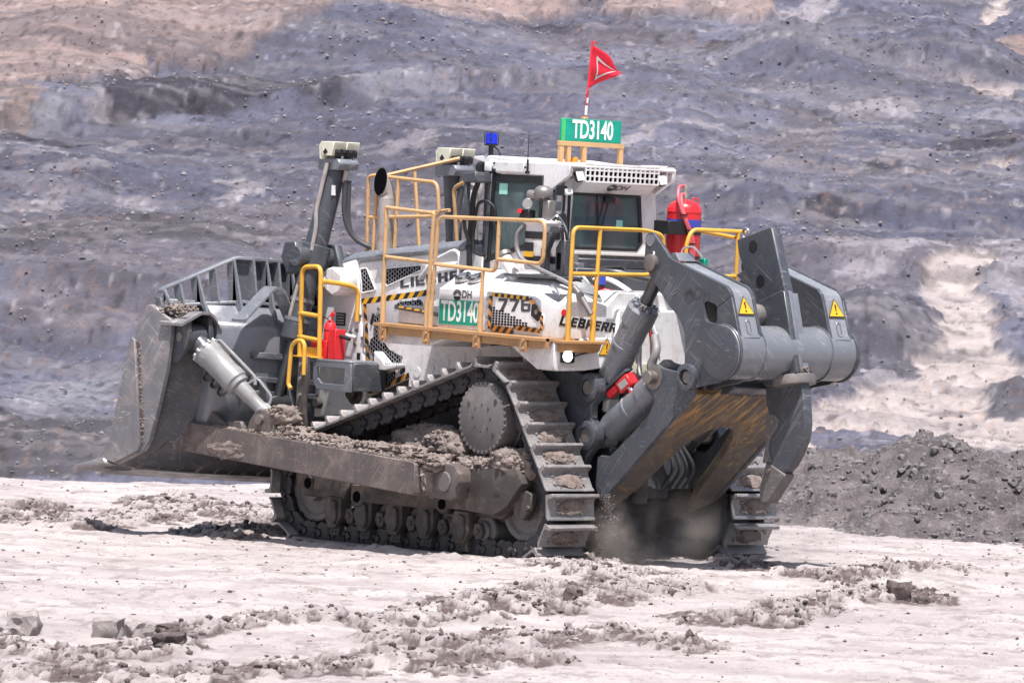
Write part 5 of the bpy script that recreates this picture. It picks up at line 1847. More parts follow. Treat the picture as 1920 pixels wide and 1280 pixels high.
# walkway beam, fenders and side cabinets, left and right
for s in (1, -1):
    Y = lambda v: s * v
    b_ = MB()
    b_.prism([(2.70, 2.335), (2.70, 2.22), (0.12, 2.19), (0.0, 2.20), (0.0, 2.30)], 'y', Y(1.55), Y(1.60))
    b_.prism([(2.72, 2.30), (2.72, 2.335), (0.0, 2.30), (0.0, 2.265)], 'y', Y(1.20), Y(1.63))
    bm_ = b_.build('walkway_beam', 'beam_ochre', dozer, 0.003)
    for x in (2.58, 1.87, 1.06, 0.32):
        b_ = MB()
        b_.prism([(x + 0.06, 2.30), (x - 0.05, 2.30), (x - 0.05, 2.145), (x + 0.06, 2.15)], 'y', Y(1.60), Y(1.625))
        b_.build('rail_socket', 'beam_ochre', bm_, 0.003)
        for q in (2.18, 2.26):
            b_ = MB()
            b_.cyl((x, Y(1.62), q), (x, Y(1.645), q), 0.022, n=6)
            b_.build('socket_bolt', 'beam_ochre', bm_)
    b_ = MB()
    b_.prism([(2.74, 2.29), (2.74, 2.12), (1.95, 2.125), (1.68, 2.20), (0.82, 2.205), (0.62, 2.19), (0.48, 2.11), (0.22, 1.98), (0.19, 1.975), (0.10, 2.20), (0.02, 2.27)], 'y', Y(0.74), Y(1.52))
    fd = b_.build('fender', 'white_dirty', dozer, 0.01)
    # lamp housing under the rear corner
    b_ = MB()
    b_.prism([(Y(1.50), 2.26), (Y(1.50), 1.985), (Y(1.45), 1.97), (Y(1.05), 1.98), (Y(0.95), 2.22)], 'x', -0.02, 0.20)
    b_.build('lamp_housing', 'white_dirty', fd, 0.008)
    b_ = MB()
    b_.prism([(Y(1.46), 2.18), (Y(1.42), 2.01), (Y(1.07), 2.01), (Y(1.0), 2.2)], 'x', -0.026, -0.018)
    b_.build('housing_panel', 'concrete_white', fd)
    b_ = MB()
    b_.box((-0.07, min(Y(1.25), Y(1.42)), 2.055), (-0.02, max(Y(1.25), Y(1.42)), 2.18))
    b_.build('lamp_body', 'black', fd, 0.02, seg=2)
    b_ = MB()
    b_.cyl((-0.065, Y(1.36), 2.125), (-0.085, Y(1.36), 2.125), 0.055, n=20)
    b_.build('work_lamp', 'lamp_lit' if s > 0 else 'lamp_glass', fd)
    b_ = MB()
    b_.tube([(-0.04, Y(1.25), 2.12), (-0.05, Y(1.15), 2.15), (-0.03, Y(1.0), 2.17), (-0.02, Y(0.96), 2.24)], 0.008, 6, 0.05)
    b_.build('lamp_cable', 'black', fd)
    # low white ledge in front of the cabinet with reflective chips
    b_ = MB()
    b_.prism([(2.66, 2.34), (2.66, 2.49), (1.98, 2.44), (1.98, 2.33)], 'y', Y(0.76), Y(1.36))
    lg = b_.build('battery_ledge', 'white_paint', dozer, 0.008)
    b_ = MB()
    b_.prism([(2.68, 2.485), (2.68, 2.525), (1.97, 2.475), (1.97, 2.435)], 'y', Y(0.76), Y(1.40))
    b_.build('ledge_lid', 'grey_paint', lg, 0.004)
    for k in range(4):
        x = 2.56 - 0.13 * k
        b_ = MB()
        b_.box((x - 0.04, min(Y(1.401), Y(1.405)), 2.497 - 0.009 * k), (x + 0.04, max(Y(1.401), Y(1.405)), 2.516 - 0.009 * k))
        b_.build('reflector_chip', 'hazard_yellow', lg)
    # front cabinet carrying the unit number
    b_ = MB()
    ca = [(1.40, 2.32), (1.40, 2.73), (1.06, 2.93), (0.74, 2.95), (0.74, 2.32)]
    b_.prism([(Y(p), z) for p, z in ca], 'x', 1.175, 1.955)
    cab1 = b_.build('side_cabinet', 'white_paint', dozer, 0.012, seg=2)
    # rear cabinet: sloping top, chamfered rear corner
    b_ = MB()
    def sec_(x, yo, zt, zi):
        return [(x, Y(yo), 2.30), (x, Y(yo), zt), (x, Y(yo - 0.26), zt + 0.17), (x, Y(0.74), zi), (x, Y(0.74), 2.30)]
    b_.loft([sec_(1.165, 1.42, 2.73, 2.95), sec_(0.42, 1.42, 2.71, 2.95), sec_(0.05, 1.415, 2.60, 2.64)])
    cab2 = b_.build('rear_cabinet', 'white_paint', dozer, 0.012, seg=2)
    if s < 0:
        continue
    # details seen on the left side only
    b_ = MB()
    b_.box((1.255, 1.401, 2.365), (1.93, 1.408, 2.62))
    pl = b_.build('unit_number_plate', 'sign_green', cab1)
    lettering('TD3140', frame_m((1.595, 1.409, 2.492), (-1, 0, 0), (0, 0, 1)), 0.30, 'letter_white', cab1, bold=0.018, sx=0.62, depth=0.001, space=0.98)
    lettering('DH', frame_m((1.50, 1.403, 2.682), (-1, 0, 0), (0, 0, 1)), 0.12, 'letter_black', cab1, bold=0.010, sx=0.92, depth=0.001)
    sunburst(frame_m((1.655, 1.402, 2.665), (-1, 0, 0), (0, 0, 1)), 0.075, 'letter_black', cab1)
    for x in (1.86, 1.66):
        b_ = MB()
        M_ = frame_m((x - 0.10, 1.23, 2.84), (-1, 0, 0), (0, -0.75, 0.5))
        p, n3 = M_.translation, Vector((0, 0.5, 0.86))
        b_.lathe(p, p + n3, [(0, 0.085), (0.02, 0.095), (0.04, 0.09), (0.045, 0.05), (0.06, 0.045), (0.062, 0.0)], 18)
        c_ = b_.build('filler_cap', 'chrome', cab1)
        b_ = MB()
        for k in range(5):
            a = 2 * math.pi * k / 5
            q = n3.to_track_quat('Z', 'Y')
            d = q @ Vector((math.cos(a), math.sin(a), 0))
            e = q @ Vector((-math.sin(a), math.cos(a), 0))
            b_.add([p + n3 * 0.047 + d * 0.03 + e * 0.02, p + n3 * 0.047 + d * 0.08 + e * 0.03, p + n3 * 0.047 + d * 0.08 - e * 0.03, p + n3 * 0.047 + d * 0.03 - e * 0.02], [(0, 1, 2, 3)])
        b_.build('cap_slot', 'black', cab1)
    # 776 door
    dz = [(1.10, 2.36), (1.10, 2.68), (0.98, 2.735), (0.47, 2.71), (0.45, 2.66), (0.24, 2.52), (0.24, 2.43), (0.30, 2.34)]
    b_ = MB()
    b_.prism(dz, 'y', 1.412, 1.436)
    sdoor = b_.build('cabinet_door', 'white_paint', dozer, 0.005)
    yy = 1.4365
    n_ = (0, 1, 0)
    tape([(1.075, yy, 2.35), (1.075, yy, 2.69)], 0.05, n_, sdoor, 'hazard_orange', 0.10, 0.8)
    tape([(1.06, yy, 2.705), (0.48, yy, 2.69)], 0.038, n_, sdoor, 'hazard_yellow', 0.10, 0.1)
    tape([(0.465, yy, 2.685), (0.275, yy, 2.53)], 0.045, n_, sdoor, 'hazard_orange', 0.11, 0.8)
    tape([(0.262, yy, 2.525), (0.262, yy, 2.37)], 0.045, n_, sdoor, 'hazard_orange', 0.10, 0.8)
    tape([(0.285, yy, 2.365), (0.70, yy, 2.382)], 0.048, n_, sdoor, 'hazard_orange', 0.10, 0.8)
    tape([(0.71, yy, 2.345), (1.05, yy, 2.36)], 0.066, n_, sdoor, 'hazard_orange', 0.10, 0.8)
    block_text('776', frame_m((0.70, yy + 0.0005, 2.612), (-1, 0, 0.03), (0, 0, 1)), 0.135, 1.25, 'letter_grey', sdoor, 0, 0.2)
    b_ = MB()
    for i in range(12):
        for j in range(7):
            x, z = 1.02 - 0.047 * i, 2.395 + 0.027 * j
            if z > 2.575 - (1.04 - x) * 0.27:
                continue
            b_.box((x - 0.017, yy + 0.0005, z), (x + 0.017, yy + 0.003, z + 0.019))
    q = b_.build('vent_slot', 'dark_hole', sdoor, smooth=0)
    q['kind'] = 'stuff'
    b_ = MB()
    b_.prism([(0.43, 2.61), (0.385, 2.64), (0.285, 2.545), (0.30, 2.47), (0.33, 2.46), (0.43, 2.52)], 'y', yy + 0.001, yy + 0.006)
    hd = b_.build('door_pull', 'black', sdoor)
    b_ = MB()
    b_.cyl((0.34, yy + 0.005, 2.555), (0.34, yy + 0.02, 2.555), 0.025, n=12)
    b_.build('key_lock', 'bolt_steel', sdoor)
    for z in (2.66, 2.58, 2.47, 2.41):
        b_ = MB()
        b_.cyl((1.125, 1.42, z), (1.125, 1.445, z), 0.02, n=8)
        b_.build('hinge', 'chrome', sdoor)
    # rear face: maker's name, reflector, warning sign
    block_text('LIEBHERR', frame_m((0.0465, 0.985, 2.452), (0, -1, -0.085), (0, 0.0, 1)), 0.098, 1.18, 'letter_black', cab2, 0.24, 0.13)
    b_ = MB()
    b_.cyl((0.052, 1.33, 2.565), (0.044, 1.33, 2.565), 0.035, n=20)
    b_.build('red_reflector', 'red_paint', cab2)
    # round-cornered intake screen on the sloping top
    def top(x, y):
        """height of the rear cabinet's sloping top"""
        k = (0.42 - x) / 0.37
        return (2.95 + (2.64 - 2.95) * k) + (y - 0.74) / 0.42 * ((2.88 + (2.77 - 2.88) * k) - (2.95 + (2.64 - 2.95) * k))
    b_ = MB()
    pan = [(0.42, 1.02), (0.42, 0.80), (0.22, 0.72), (0.10, 0.76), (0.10, 0.98), (0.20, 1.10)]
    b_.add([(x, y, top(x, y) + 0.012) for x, y in pan] + [(x, y, top(x, y) - 0.01) for x, y in pan], [tuple(range(6))] + [(k, k + 6, (k + 1) % 6 + 6, (k + 1) % 6) for k in range(6)])
    b_.build('intake_screen', 'mesh_grey', cab2)
    b_ = MB()
    for i in range(22):
        for j in range(24):
            x, y = 0.405 - 0.014 * i, 0.74 + 0.0155 * j + (0.007 if i % 2 else 0)
            if inside([(p[0], p[1]) for p in pan], np.array([x]), np.array([y]))[0]:
                z = top(x, y) + 0.013
                b_.quad((x - 0.0045, y - 0.005, z + 0.004), (x + 0.0045, y - 0.005, z - 0.002 + 0.004), (x + 0.0045, y + 0.005, z - 0.002 + 0.004), (x - 0.0045, y + 0.005, z + 0.004))
    q = b_.build('screen_perforation', 'grey_paint', cab2, smooth=0)
    q['kind'] = 'stuff'
    b_ = MB()
    b_.tube([(0.30, 1.28, 2.84), (0.22, 1.29, 2.80), (0.15, 1.30, 2.74)], 0.016, 8, 0.02)
    b_.build('latch_handle', 'chrome', cab2)
    b_ = MB()
    b_.prism([(0.36, 1.34), (0.36, 1.22), (0.12, 1.24), (0.10, 1.36)], 'z', 2.70, 2.755)
    b_.build('latch_recess', 'grey_light', cab2, 0.006)

# tank behind, dark under-structure at the back of the cab
b_ = MB()
b_.prism([(-0.74, 2.2), (-0.74, 2.62), (-0.55, 2.80), (0.55, 2.80), (0.74, 2.62), (0.74, 2.2)], 'x', 0.10, 0.9)
rc = b_.build('rear_tank', 'white_paint', dozer, 0.02)
b_ = MB()
b_.prism([(-0.70, 1.55), (-0.72, 2.62), (0.60, 2.62), (0.70, 1.55)], 'x', 0.02, 0.12)
b_.build('tank_face', 'white_paint', rc, 0.02)
tri = lambda h: [(-h * 0.58, -h * 0.42), (h * 0.58, -h * 0.42), (0, h * 0.58)]


def warning(M_, h, parent):
    b_ = MB()
    b_.prism(tri(h), 'z', 0, 0.002)
    w_ = b_.build('warning_sign', 'letter_black', parent, smooth=0)
    w_.matrix_local = M_
    b_ = MB()
    b_.prism(tri(h * 0.86), 'z', 0.002, 0.0035)
    b_.build('sign_field', 'hazard_yellow', w_ if parent is dozer else parent, smooth=0).matrix_local = Matrix() if parent is dozer else M_
    b_ = MB()
    b_.prism([(-0.05 * h, 0.26 * h), (0.05 * h, 0.26 * h), (0.03 * h, -0.10 * h), (-0.03 * h, -0.10 * h)], 'z', 0.0035, 0.005)
    b_.prism([(-0.045 * h, -0.17 * h), (0.045 * h, -0.17 * h), (0.045 * h, -0.26 * h), (-0.045 * h, -0.26 * h)], 'z', 0.0035, 0.005)
    o_ = b_.build('exclamation_mark', 'letter_black', parent, smooth=0)
    o_.matrix_local = M_


b_ = MB()
b_.prism([(0.66, 2.02), (0.66, 2.32), (1.10, 2.30), (1.02, 1.98)], 'x', 0.03, 0.6)
lowp = b_.build('lower_rear_panel', 'white_paint', dozer, 0.01)
warning(frame_m((0.026, 0.74, 2.215), (0, -1, 0), (0, 0, 1)), 0.19, lowp)
# rear deck below the cab
b_ = MB()
b_.box((0.55, -0.74, 2.78), (1.0, 0.74, 3.02))
b_.box((0.70, -0.60, 3.02), (0.98, 0.62, 3.12))
deck = b_.build('cab_deck', 'grey_paint', dozer, 0.01)
for y in (0.62, -0.56):
    b_ = MB()
    b_.box((0.62, y - 0.05, 3.02), (0.80, y + 0.05, 3.07))
    b_.box((0.70, y - 0.04, 2.7), (0.78, y + 0.04, 3.04))
    b_.build('cab_mount', 'grey_light', deck, 0.005)
    b_ = MB()
    b_.cyl((0.71, y, 3.07), (0.71, y, 3.15), 0.035, n=12)
    b_.build('mount_bolt', 'bolt_steel', deck)
# hydraulic lines over the rear tank
hz = [([(0.75, 0.42, 2.98), (0.4, 0.40, 3.0), (0.1, -0.1, 2.9), (-0.35, -0.35, 2.72)], 0.034, 'hose_dark'),
      ([(0.62, 0.50, 2.90), (0.35, 0.45, 2.93), (0.05, 0.25, 2.72), (-0.05, 0.1, 2.3)], 0.026, 'white_paint'),
      ([(0.60, 0.66, 2.86), (0.25, 0.4, 2.78), (0.02, 0.2, 2.6), (-0.02, 0.12, 2.2)], 0.015, 'red_paint'),
      ([(0.60, 0.70, 2.88), (0.28, 0.34, 2.74), (0.02, 0.1, 2.5), (0.0, 0.02, 2.2)], 0.013, 'hose_dark'),
      ([(0.7, 0.3, 3.02), (0.5, 0.1, 3.05), (0.35, 0.25, 2.95)], 0.018, 'rubber'),
      ([(0.7, 0.6, 3.0), (0.5, 0.5, 2.98), (0.30, 0.10, 3.0), (0.1, -0.2, 2.95)], 0.012, 'rubber'),
      ([(-0.02, 0.12, 2.35), (-0.16, 0.20, 2.2), (-0.10, 0.26, 2.02), (-0.28, 0.22, 1.90)], 0.045, 'hose_grey'),
      ([(0.02, 0.30, 2.3), (-0.06, 0.36, 2.0), (-0.2, 0.42, 1.86)], 0.03, 'hose_dark'),
      ([(0.02, 0.44, 2.35), (0.0, 0.46, 2.1), (-0.1, 0.52, 1.9)], 0.014, 'red_paint'),
      ([(0.05, 0.62, 2.0), (-0.08, 0.60, 2.0), (-0.16, 0.5, 1.8)], 0.028, 'hose_dark')]
for pts, r_, mat in hz:
    b_ = MB()
    b_.tube(pts, r_, 9, 0.2)
    b_.build('hydraulic_hose', mat, rc)
b_ = MB()
b_.cyl((0.42, 0.52, 2.86), (0.42, 0.52, 2.98), 0.06, n=18)
b_.build('blue_filter', 'blue_band', rc)
# cooler fins and valve block low at the back
b_ = MB()
for k in range(14):
    b_.box((-0.06, 0.02 + 0.028 * k, 1.96), (0.02, 0.034 + 0.028 * k, 2.06))
q = b_.build('cooler_fin', 'cream_lamp', rc)
q['kind'] = 'stuff'
b_ = MB()
b_.box((0.02, -0.6, 0.75), (0.5, 0.62, 1.6))
b_.prism([(0.1, 0.66), (0.06, 0.9), (0.06, 1.3), (0.5, 1.3), (0.5, 0.62)], 'y', -0.30, 0.30)
rh = b_.build('rear_housing', 'grey_paint', dozer, 0.02)
b_ = MB()
for k in range(7):
    b_.box((0.005, 0.28, 1.16 + 0.035 * k), (0.03, 0.58, 1.175 + 0.035 * k))
q = b_.build('vent_slat', 'black', rh)
q['kind'] = 'stuff'
b_ = MB()
b_.box((-0.14, 0.16, 0.74), (0.02, 0.42, 0.80))
b_.cyl((-0.06, 0.29, 0.62), (-0.06, 0.29, 0.92), 0.10, n=18)
b_.cyl((-0.06, 0.29, 0.92), (-0.06, 0.29, 0.97), 0.06, n=14)
b_.build('tow_pin', 'frame_steel', rh, 0.008)

# ---------------------------------------------------------------- cab
b_ = MB()
# floor and lower walls
b_.prism([(2.08, 2.90), (2.08, 3.0), (1.95, 3.05), (1.50, 3.17), (0.92, 3.17), (0.92, 3.05), (1.0, 2.90)], 'y', -0.68, 0.72)
cabo = b_.build('cab', 'white_paint', dozer, 0.012)
# pillars and cross members
def bar(pts, w, d_, mat, name, parent=cabo):
    """rectangular bar through points (x,y,z), width w along travel-normal, depth d_ in y"""
    b_ = MB()
    for a, c_ in zip(pts[:-1], pts[1:]):
        a, c_ = Vector(a), Vector(c_)
        dr = (c_ - a).normalized()
        sx = Vector((0, 1, 0)) if abs(dr.y) < 0.9 else Vector((1, 0, 0))
        nx = dr.cross(sx).normalized()
        sx = nx.cross(dr)
        b_.loft([[p + nx * w / 2 + sx * d_ / 2, p + nx * w / 2 - sx * d_ / 2, p - nx * w / 2 - sx * d_ / 2, p - nx * w / 2 + sx * d_ / 2] for p in (a, c_)])
    return b_.build(name, mat, parent, 0.008)


for s in (1, -1):
    bar([(2.02, s * 0.68, 2.95), (2.02, s * 0.68, 3.98)], 0.15, 0.09, 'grey_paint', 'front_pillar')
    bar([(0.97, s * 0.63, 3.06), (0.98, s * 0.57, 3.95)], 0.16, 0.13, 'white_paint', 'rear_pillar')
bar([(2.02, 0.64, 3.0), (2.02, -0.64, 3.0)], 0.08, 0.10, 'grey_paint', 'cross_member')
bar([(0.95, 0.6, 3.86), (0.95, -0.6, 3.86)], 0.14, 0.10, 'white_paint', 'cross_member')
bar([(0.95, 0.62, 3.14), (0.95, -0.62, 3.14)], 0.11, 0.08, 'white_paint', 'cross_member')
# roof with its wavy white side skirt
b_ = MB()
b_.prism([(2.26, 4.10), (2.28, 4.135), (2.0, 4.15), (1.40, 4.105), (0.72, 4.105), (0.70, 4.06), (1.0, 3.99), (2.0, 4.05)], 'y', -0.74, 0.74)
roof = b_.build('roof', 'white_paint', cabo, 0.012)
for s in (1, -1):
    b_ = MB()
    b_.prism([(2.0, 4.10), (1.89, 3.975), (1.87, 3.965), (1.40, 3.965), (1.12, 3.96), (1.12, 3.15), (0.93, 3.15), (1.02, 3.80), (0.72, 3.97), (0.71, 4.09), (1.40, 4.09)], 'y', s * 0.70, s * 0.752)
    b_.build('side_skirt', 'white_paint', cabo, 0.006)
    b_ = MB()
    b_.prism([(1.98, 4.085), (1.895, 3.985), (1.43, 3.985), (1.43, 4.085)], 'y', s * 0.752, s * 0.765)
    b_.build('skirt_panel', 'white_paint', cabo, 0.004)
    for x, z in ((1.90, 4.07), (1.885, 4.0), (1.40, 4.035)):
        b_ = MB()
        b_.cyl((x, s * 0.764, z), (x, s * 0.772, z), 0.013, n=8)
        b_.build('skirt_bolt', 'black', cabo)
# antenna
b_ = MB()
b_.cyl((1.36, 0.77, 3.985), (1.36, 0.77, 4.12), 0.012, n=8)
b_.cyl((1.36, 0.77, 3.97), (1.36, 0.77, 4.0), 0.026, n=10)
b_.cyl((1.36, 0.77, 4.12), (1.36, 0.77, 4.42), 0.005, 0.003, n=6)
b_.build('antenna', 'black', cabo)
# door (left) with dark frame and glass; right side glass
dpoly = [(1.96, 3.955), (1.13, 3.955), (1.13, 3.27), (1.50, 3.16), (2.0, 3.02)]
def ring(poly, k):
    cx, cz = sum(p[0] for p in poly) / len(poly), sum(p[1] for p in poly) / len(poly)
    return [(cx + (x - cx) * k, cz + (z - cz) * k) for x, z in poly]


for s in (1, -1):
    b_ = MB()
    inn = [(1.905, 3.88), (1.175, 3.88), (1.175, 3.30), (1.51, 3.205), (1.93, 3.10)]
    n = len(dpoly)
    vs = [(x, s * 0.752, z) for x, z in dpoly] + [(x, s * 0.752, z) for x, z in inn] + [(x, s * 0.70, z) for x, z in dpoly] + [(x, s * 0.70, z) for x, z in inn]
    fs = []
    for i in range(n):
        j = (i + 1) % n
        fs += [(i, j, j + n, i + n), (i + 2 * n, i + 3 * n, j + 3 * n, j + 2 * n), (i, i + 2 * n, j + 2 * n, j), (i + n, j + n, j + 3 * n, i + 3 * n)]
    b_.add(vs, fs)
    dr = b_.build('door', 'black', cabo, 0.004)
    b_ = MB()
    b_.prism(inn, 'y', s * 0.722, s * 0.728)
    b_.build('door_glass', 'cab_glass', cabo, smooth=0)
    if s > 0:
        b_ = MB()
        b_.prism([(1.99, 3.955), (1.93, 3.955), (1.96, 3.06), (2.0, 3.02)], 'y', 0.753, 0.768)
        b_.build('door_edge', 'grey_paint', cabo, 0.004)
        b_ = MB()
        b_.tube([(1.98, 0.78, 3.09), (2.08, 0.83, 3.11), (2.12, 0.83, 3.25), (2.07, 0.83, 3.64), (1.94, 0.82, 3.68), (1.83, 0.78, 3.60), (1.83, 0.77, 3.42)], 0.017, 9, 0.10)
        b_.build('door_grab_bar', 'black', cabo)
        b_ = MB()
        b_.box((1.71, 0.7285, 3.745), (1.84, 0.731, 3.86))
        b_.build('window_sticker', 'sticker_mint', cabo)
# front windscreen
b_ = MB()
b_.box((2.03, -0.62, 3.06), (2.036, 0.62, 3.96))
b_.build('windscreen', 'cab_glass', cabo, smooth=0)
# rear window: black gasket and glass
rw = [(0.60, 3.80), (-0.42, 3.80), (-0.475, 3.30), (-0.40, 3.205), (0.52, 3.205), (0.60, 3.30)]
b_ = MB()
inn = [(0.565, 3.77), (-0.385, 3.77), (-0.44, 3.31), (-0.38, 3.235), (0.50, 3.235), (0.565, 3.31)]
n = 6
b_.add([(0.885, y, z) for y, z in rw] + [(0.885, y, z) for y, z in inn] + [(0.93, y, z) for y, z in rw] + [(0.93, y, z) for y, z in inn],
       [q for i in range(n) for q in ((i, (i + 1) % n, (i + 1) % n + n, i + n), (i, i + 2 * n, (i + 1) % n + 2 * n, (i + 1) % n), (i + n, (i + 1) % n + n, (i + 1) % n + 3 * n, i + 3 * n))])
b_.build('window_gasket', 'black', cabo)
b_ = MB()
b_.prism(inn, 'x', 0.902, 0.908)
b_.build('rear_glass', 'cab_glass', cabo, smooth=0)
b_ = MB()
b_.prism([(-0.64, 3.08), (-0.64, 3.95), (0.67, 3.95), (0.67, 3.08)] , 'x', 0.932, 0.936)
# white wall around the window, left open in the middle
wall = MB()
outr = [(0.69, 3.86), (-0.56, 3.86), (-0.64, 3.18), (-0.64, 3.12), (0.69, 3.12), (0.69, 3.2)]
wall.add([(0.895, y, z) for y, z in outr] + [(0.895, y, z) for y, z in rw] + [(0.96, y, z) for y, z in outr] + [(0.96, y, z) for y, z in rw],
         [q for i in range(n) for q in ((i, (i + 1) % n, (i + 1) % n + n, i + n), (i + 2 * n, i + 3 * n, (i + 1) % n + 3 * n, (i + 1) % n + 2 * n), (i, i + 2 * n, (i + 1) % n + 2 * n, (i + 1) % n))])
wall.build('rear_wall', 'white_paint', cabo, smooth=30)
b_ = MB()
b_.box((0.80, -0.62, 3.155), (0.90, 0.66, 3.185))
b_.build('rear_sill', 'concrete_white', cabo, 0.004)
b_ = MB()
b_.box((0.898, -0.19, 3.42), (0.9005, -0.10, 3.53))
b_.build('window_sticker', 'sticker_mint', cabo)
# rear wiper
b_ = MB()
b_.box((0.82, -0.02, 3.70), (0.89, 0.12, 3.775))
b_.build('wiper_motor', 'black', cabo, 0.02)
for y0, y1 in ((0.11, 0.19), (0.04, 0.125)):
    b_ = MB()
    b_.tube([(0.87, y0, 3.75), (0.87, y1, 3.47), (0.875, y1 - 0.02, 3.43)], 0.008, 6)
    b_.build('wiper_arm', 'black', cabo)
b_ = MB()
b_.cyl((0.885, 0.20, 3.78), (0.885, 0.16, 3.40), 0.009, n=6)
b_.build('wiper_blade', 'black', cabo)
# air conditioner hanging over the rear of the roof
b_ = MB()
b_.prism([(1.0, 4.11), (0.735, 4.11), (0.735, 3.90), (0.87, 3.80), (1.0, 3.80)], 'y', -0.50, 0.53)
ac = b_.build('air_conditioner', 'white_paint', cabo, 0.008)
b_ = MB()
b_.box((0.722, -0.50, 3.915), (0.73, 0.53, 4.10))
b_.build('condenser', 'dark_hole', cabo)
b_ = MB()
for k in range(17):
    y = 0.53 - 1.03 * k / 16
    b_.box((0.706, y - 0.008, 3.915), (0.722, y + 0.008, 4.10))
for k in range(4):
    z = 3.918 + 0.06 * k
    b_.box((0.7075, -0.505, z - 0.009), (0.721, 0.535, z + 0.009))
q = b_.build('condenser_grille', 'white_paint', cabo, smooth=0)
q['kind'] = 'stuff'
lettering('DH', frame_m((0.781, -0.045, 3.862), (0, -1, 0), (-0.135, 0, 0.10)), 0.115, 'letter_maroon', cabo, bold=0.010, sx=1.1, shear=0.2, depth=0.001)
sunburst(frame_m((0.781, 0.10, 3.858), (0, -1, 0), (-0.135, 0, 0.10)), 0.07, 'letter_black', cabo)
for s in (1, -1):
    y = 0.60 if s > 0 else -0.60
    b_ = MB()
    if s < 0:
        b_.prism([(1.0, 4.115), (0.72, 4.115), (0.72, 3.93), (0.93, 3.79), (1.0, 3.80)], 'y', -0.64, -0.62)
        b_.prism([(1.0, 4.12), (0.72, 4.12), (0.72, 4.095), (1.0, 4.095)], 'y', -0.64, -0.50)
    else:
        b_.prism([(1.0, 4.10), (0.74, 4.10), (0.74, 4.085), (1.0, 4.085)], 'y', 0.53, 0.71)
    b_.build('shroud', 'white_paint', cabo, 0.004)
    b_ = MB()
    M_ = frame_m((0.74, y if s > 0 else -0.565, 3.965), (0, -1, 0.12), (0.3, 0.1, 1))
    b_.cbox((0, 0, 0), (0.11, 0.12, 0.05), M_)
    lo_ = b_.build('rear_lamp_body', 'black', cabo, 0.02)
    b_ = MB()
    b_.cbox((0, 0, 0.028), (0.10, 0.105, 0.008), M_)
    b_.build('rear_lamp_glass', 'lamp_glass', cabo, 0.003)
b_ = MB()
M_ = frame_m((0.80, 0.68, 3.80), (0, -1, 0.1), (0.2, 0, 1))
b_.cbox((0, 0, 0), (0.10, 0.07, 0.05), M_)
b_.build('work_lamp', 'lamp_glass', cabo, 0.012)
b_ = MB()
b_.tube([(0.82, 0.72, 3.86), (0.84, 0.70, 3.7), (0.86, 0.69, 3.4), (0.84, 0.66, 3.15)], 0.016, 7, 0.1)
b_.tube([(0.82, 0.70, 3.80), (0.86, 0.69, 3.62), (0.84, 0.64, 3.3)], 0.010, 6, 0.1)
b_.box((0.80, 0.70, 3.76), (0.90, 0.76, 3.86))
b_.build('wiring_loom', 'black', cabo)
b_ = MB()
b_.box((0.80, 0.76, 3.60), (0.86, 0.88, 3.70))
b_.build('camera_box', 'grey_paint', cabo, 0.01)
# front lamps under the visor, mirror
for y in (0.66, 0.48):
    b_ = MB()
    b_.cyl((2.10, y + 0.06, 4.02), (2.20, y + 0.04, 4.02), 0.055, 0.06, n=16)
    b_.build('visor_lamp_body', 'black', cabo)
b_ = MB()
b_.cbox((1.985, 0.775, 4.03), (0.10, 0.03, 0.10))
b_.build('visor_lamp', 'lamp_glass', cabo, 0.02, seg=2)
b_ = MB()
b_.prism([(2.16, 3.95), (1.95, 3.97), (1.93, 3.86), (2.14, 3.85), (2.18, 3.90)], 'y', 0.74, 0.98)
b_.box((2.10, 0.90, 3.45), (2.14, 0.97, 3.86))
b_.build('mirror', 'grey_paint', cabo, 0.01)
b_ = MB()
b_.tube([(2.12, 0.94, 3.86), (2.14, 0.95, 3.4), (2.10, 0.88, 3.2)], 0.02, 8, 0.1)
b_.build('mirror_arm', 'black', cabo)
# inside: seat, console, steering posts, far pale trim
b_ = MB()
b_.box((1.25, -0.22, 3.05), (1.70, 0.26, 3.22))
b_.prism([(1.22, 3.15), (1.34, 3.15), (1.24, 3.70), (1.12, 3.70)], 'y', -0.20, 0.24)
b_.box((1.13, -0.10, 3.72), (1.22, 0.14, 3.86))
b_.build('operator_seat', 'seat_dark', cabo, 0.04, seg=2)
b_ = MB()
b_.box((1.5, -0.58, 3.05), (1.9, -0.35, 3.42))
b_.box((1.72, -0.2, 3.06), (1.95, 0.2, 3.35))
b_.box((1.85, -0.30, 3.35), (1.98, -0.05, 3.62))
b_.build('console', 'cab_inner', cabo, 0.03)
b_ = MB()
b_.tube([(1.55, 0.40, 3.1), (1.52, 0.42, 3.6), (1.46, 0.40, 3.85)], 0.03, 8)
b_.tube([(1.35, -0.5, 3.1), (1.32, -0.5, 3.8)], 0.04, 8)
b_.build('inner_post', 'mesh_grey', cabo)
b_ = MB()
b_.cbox((1.40, 0.30, 3.83), (0.16, 0.14, 0.07))
b_.build('inner_mirror', 'black', cabo, 0.03)

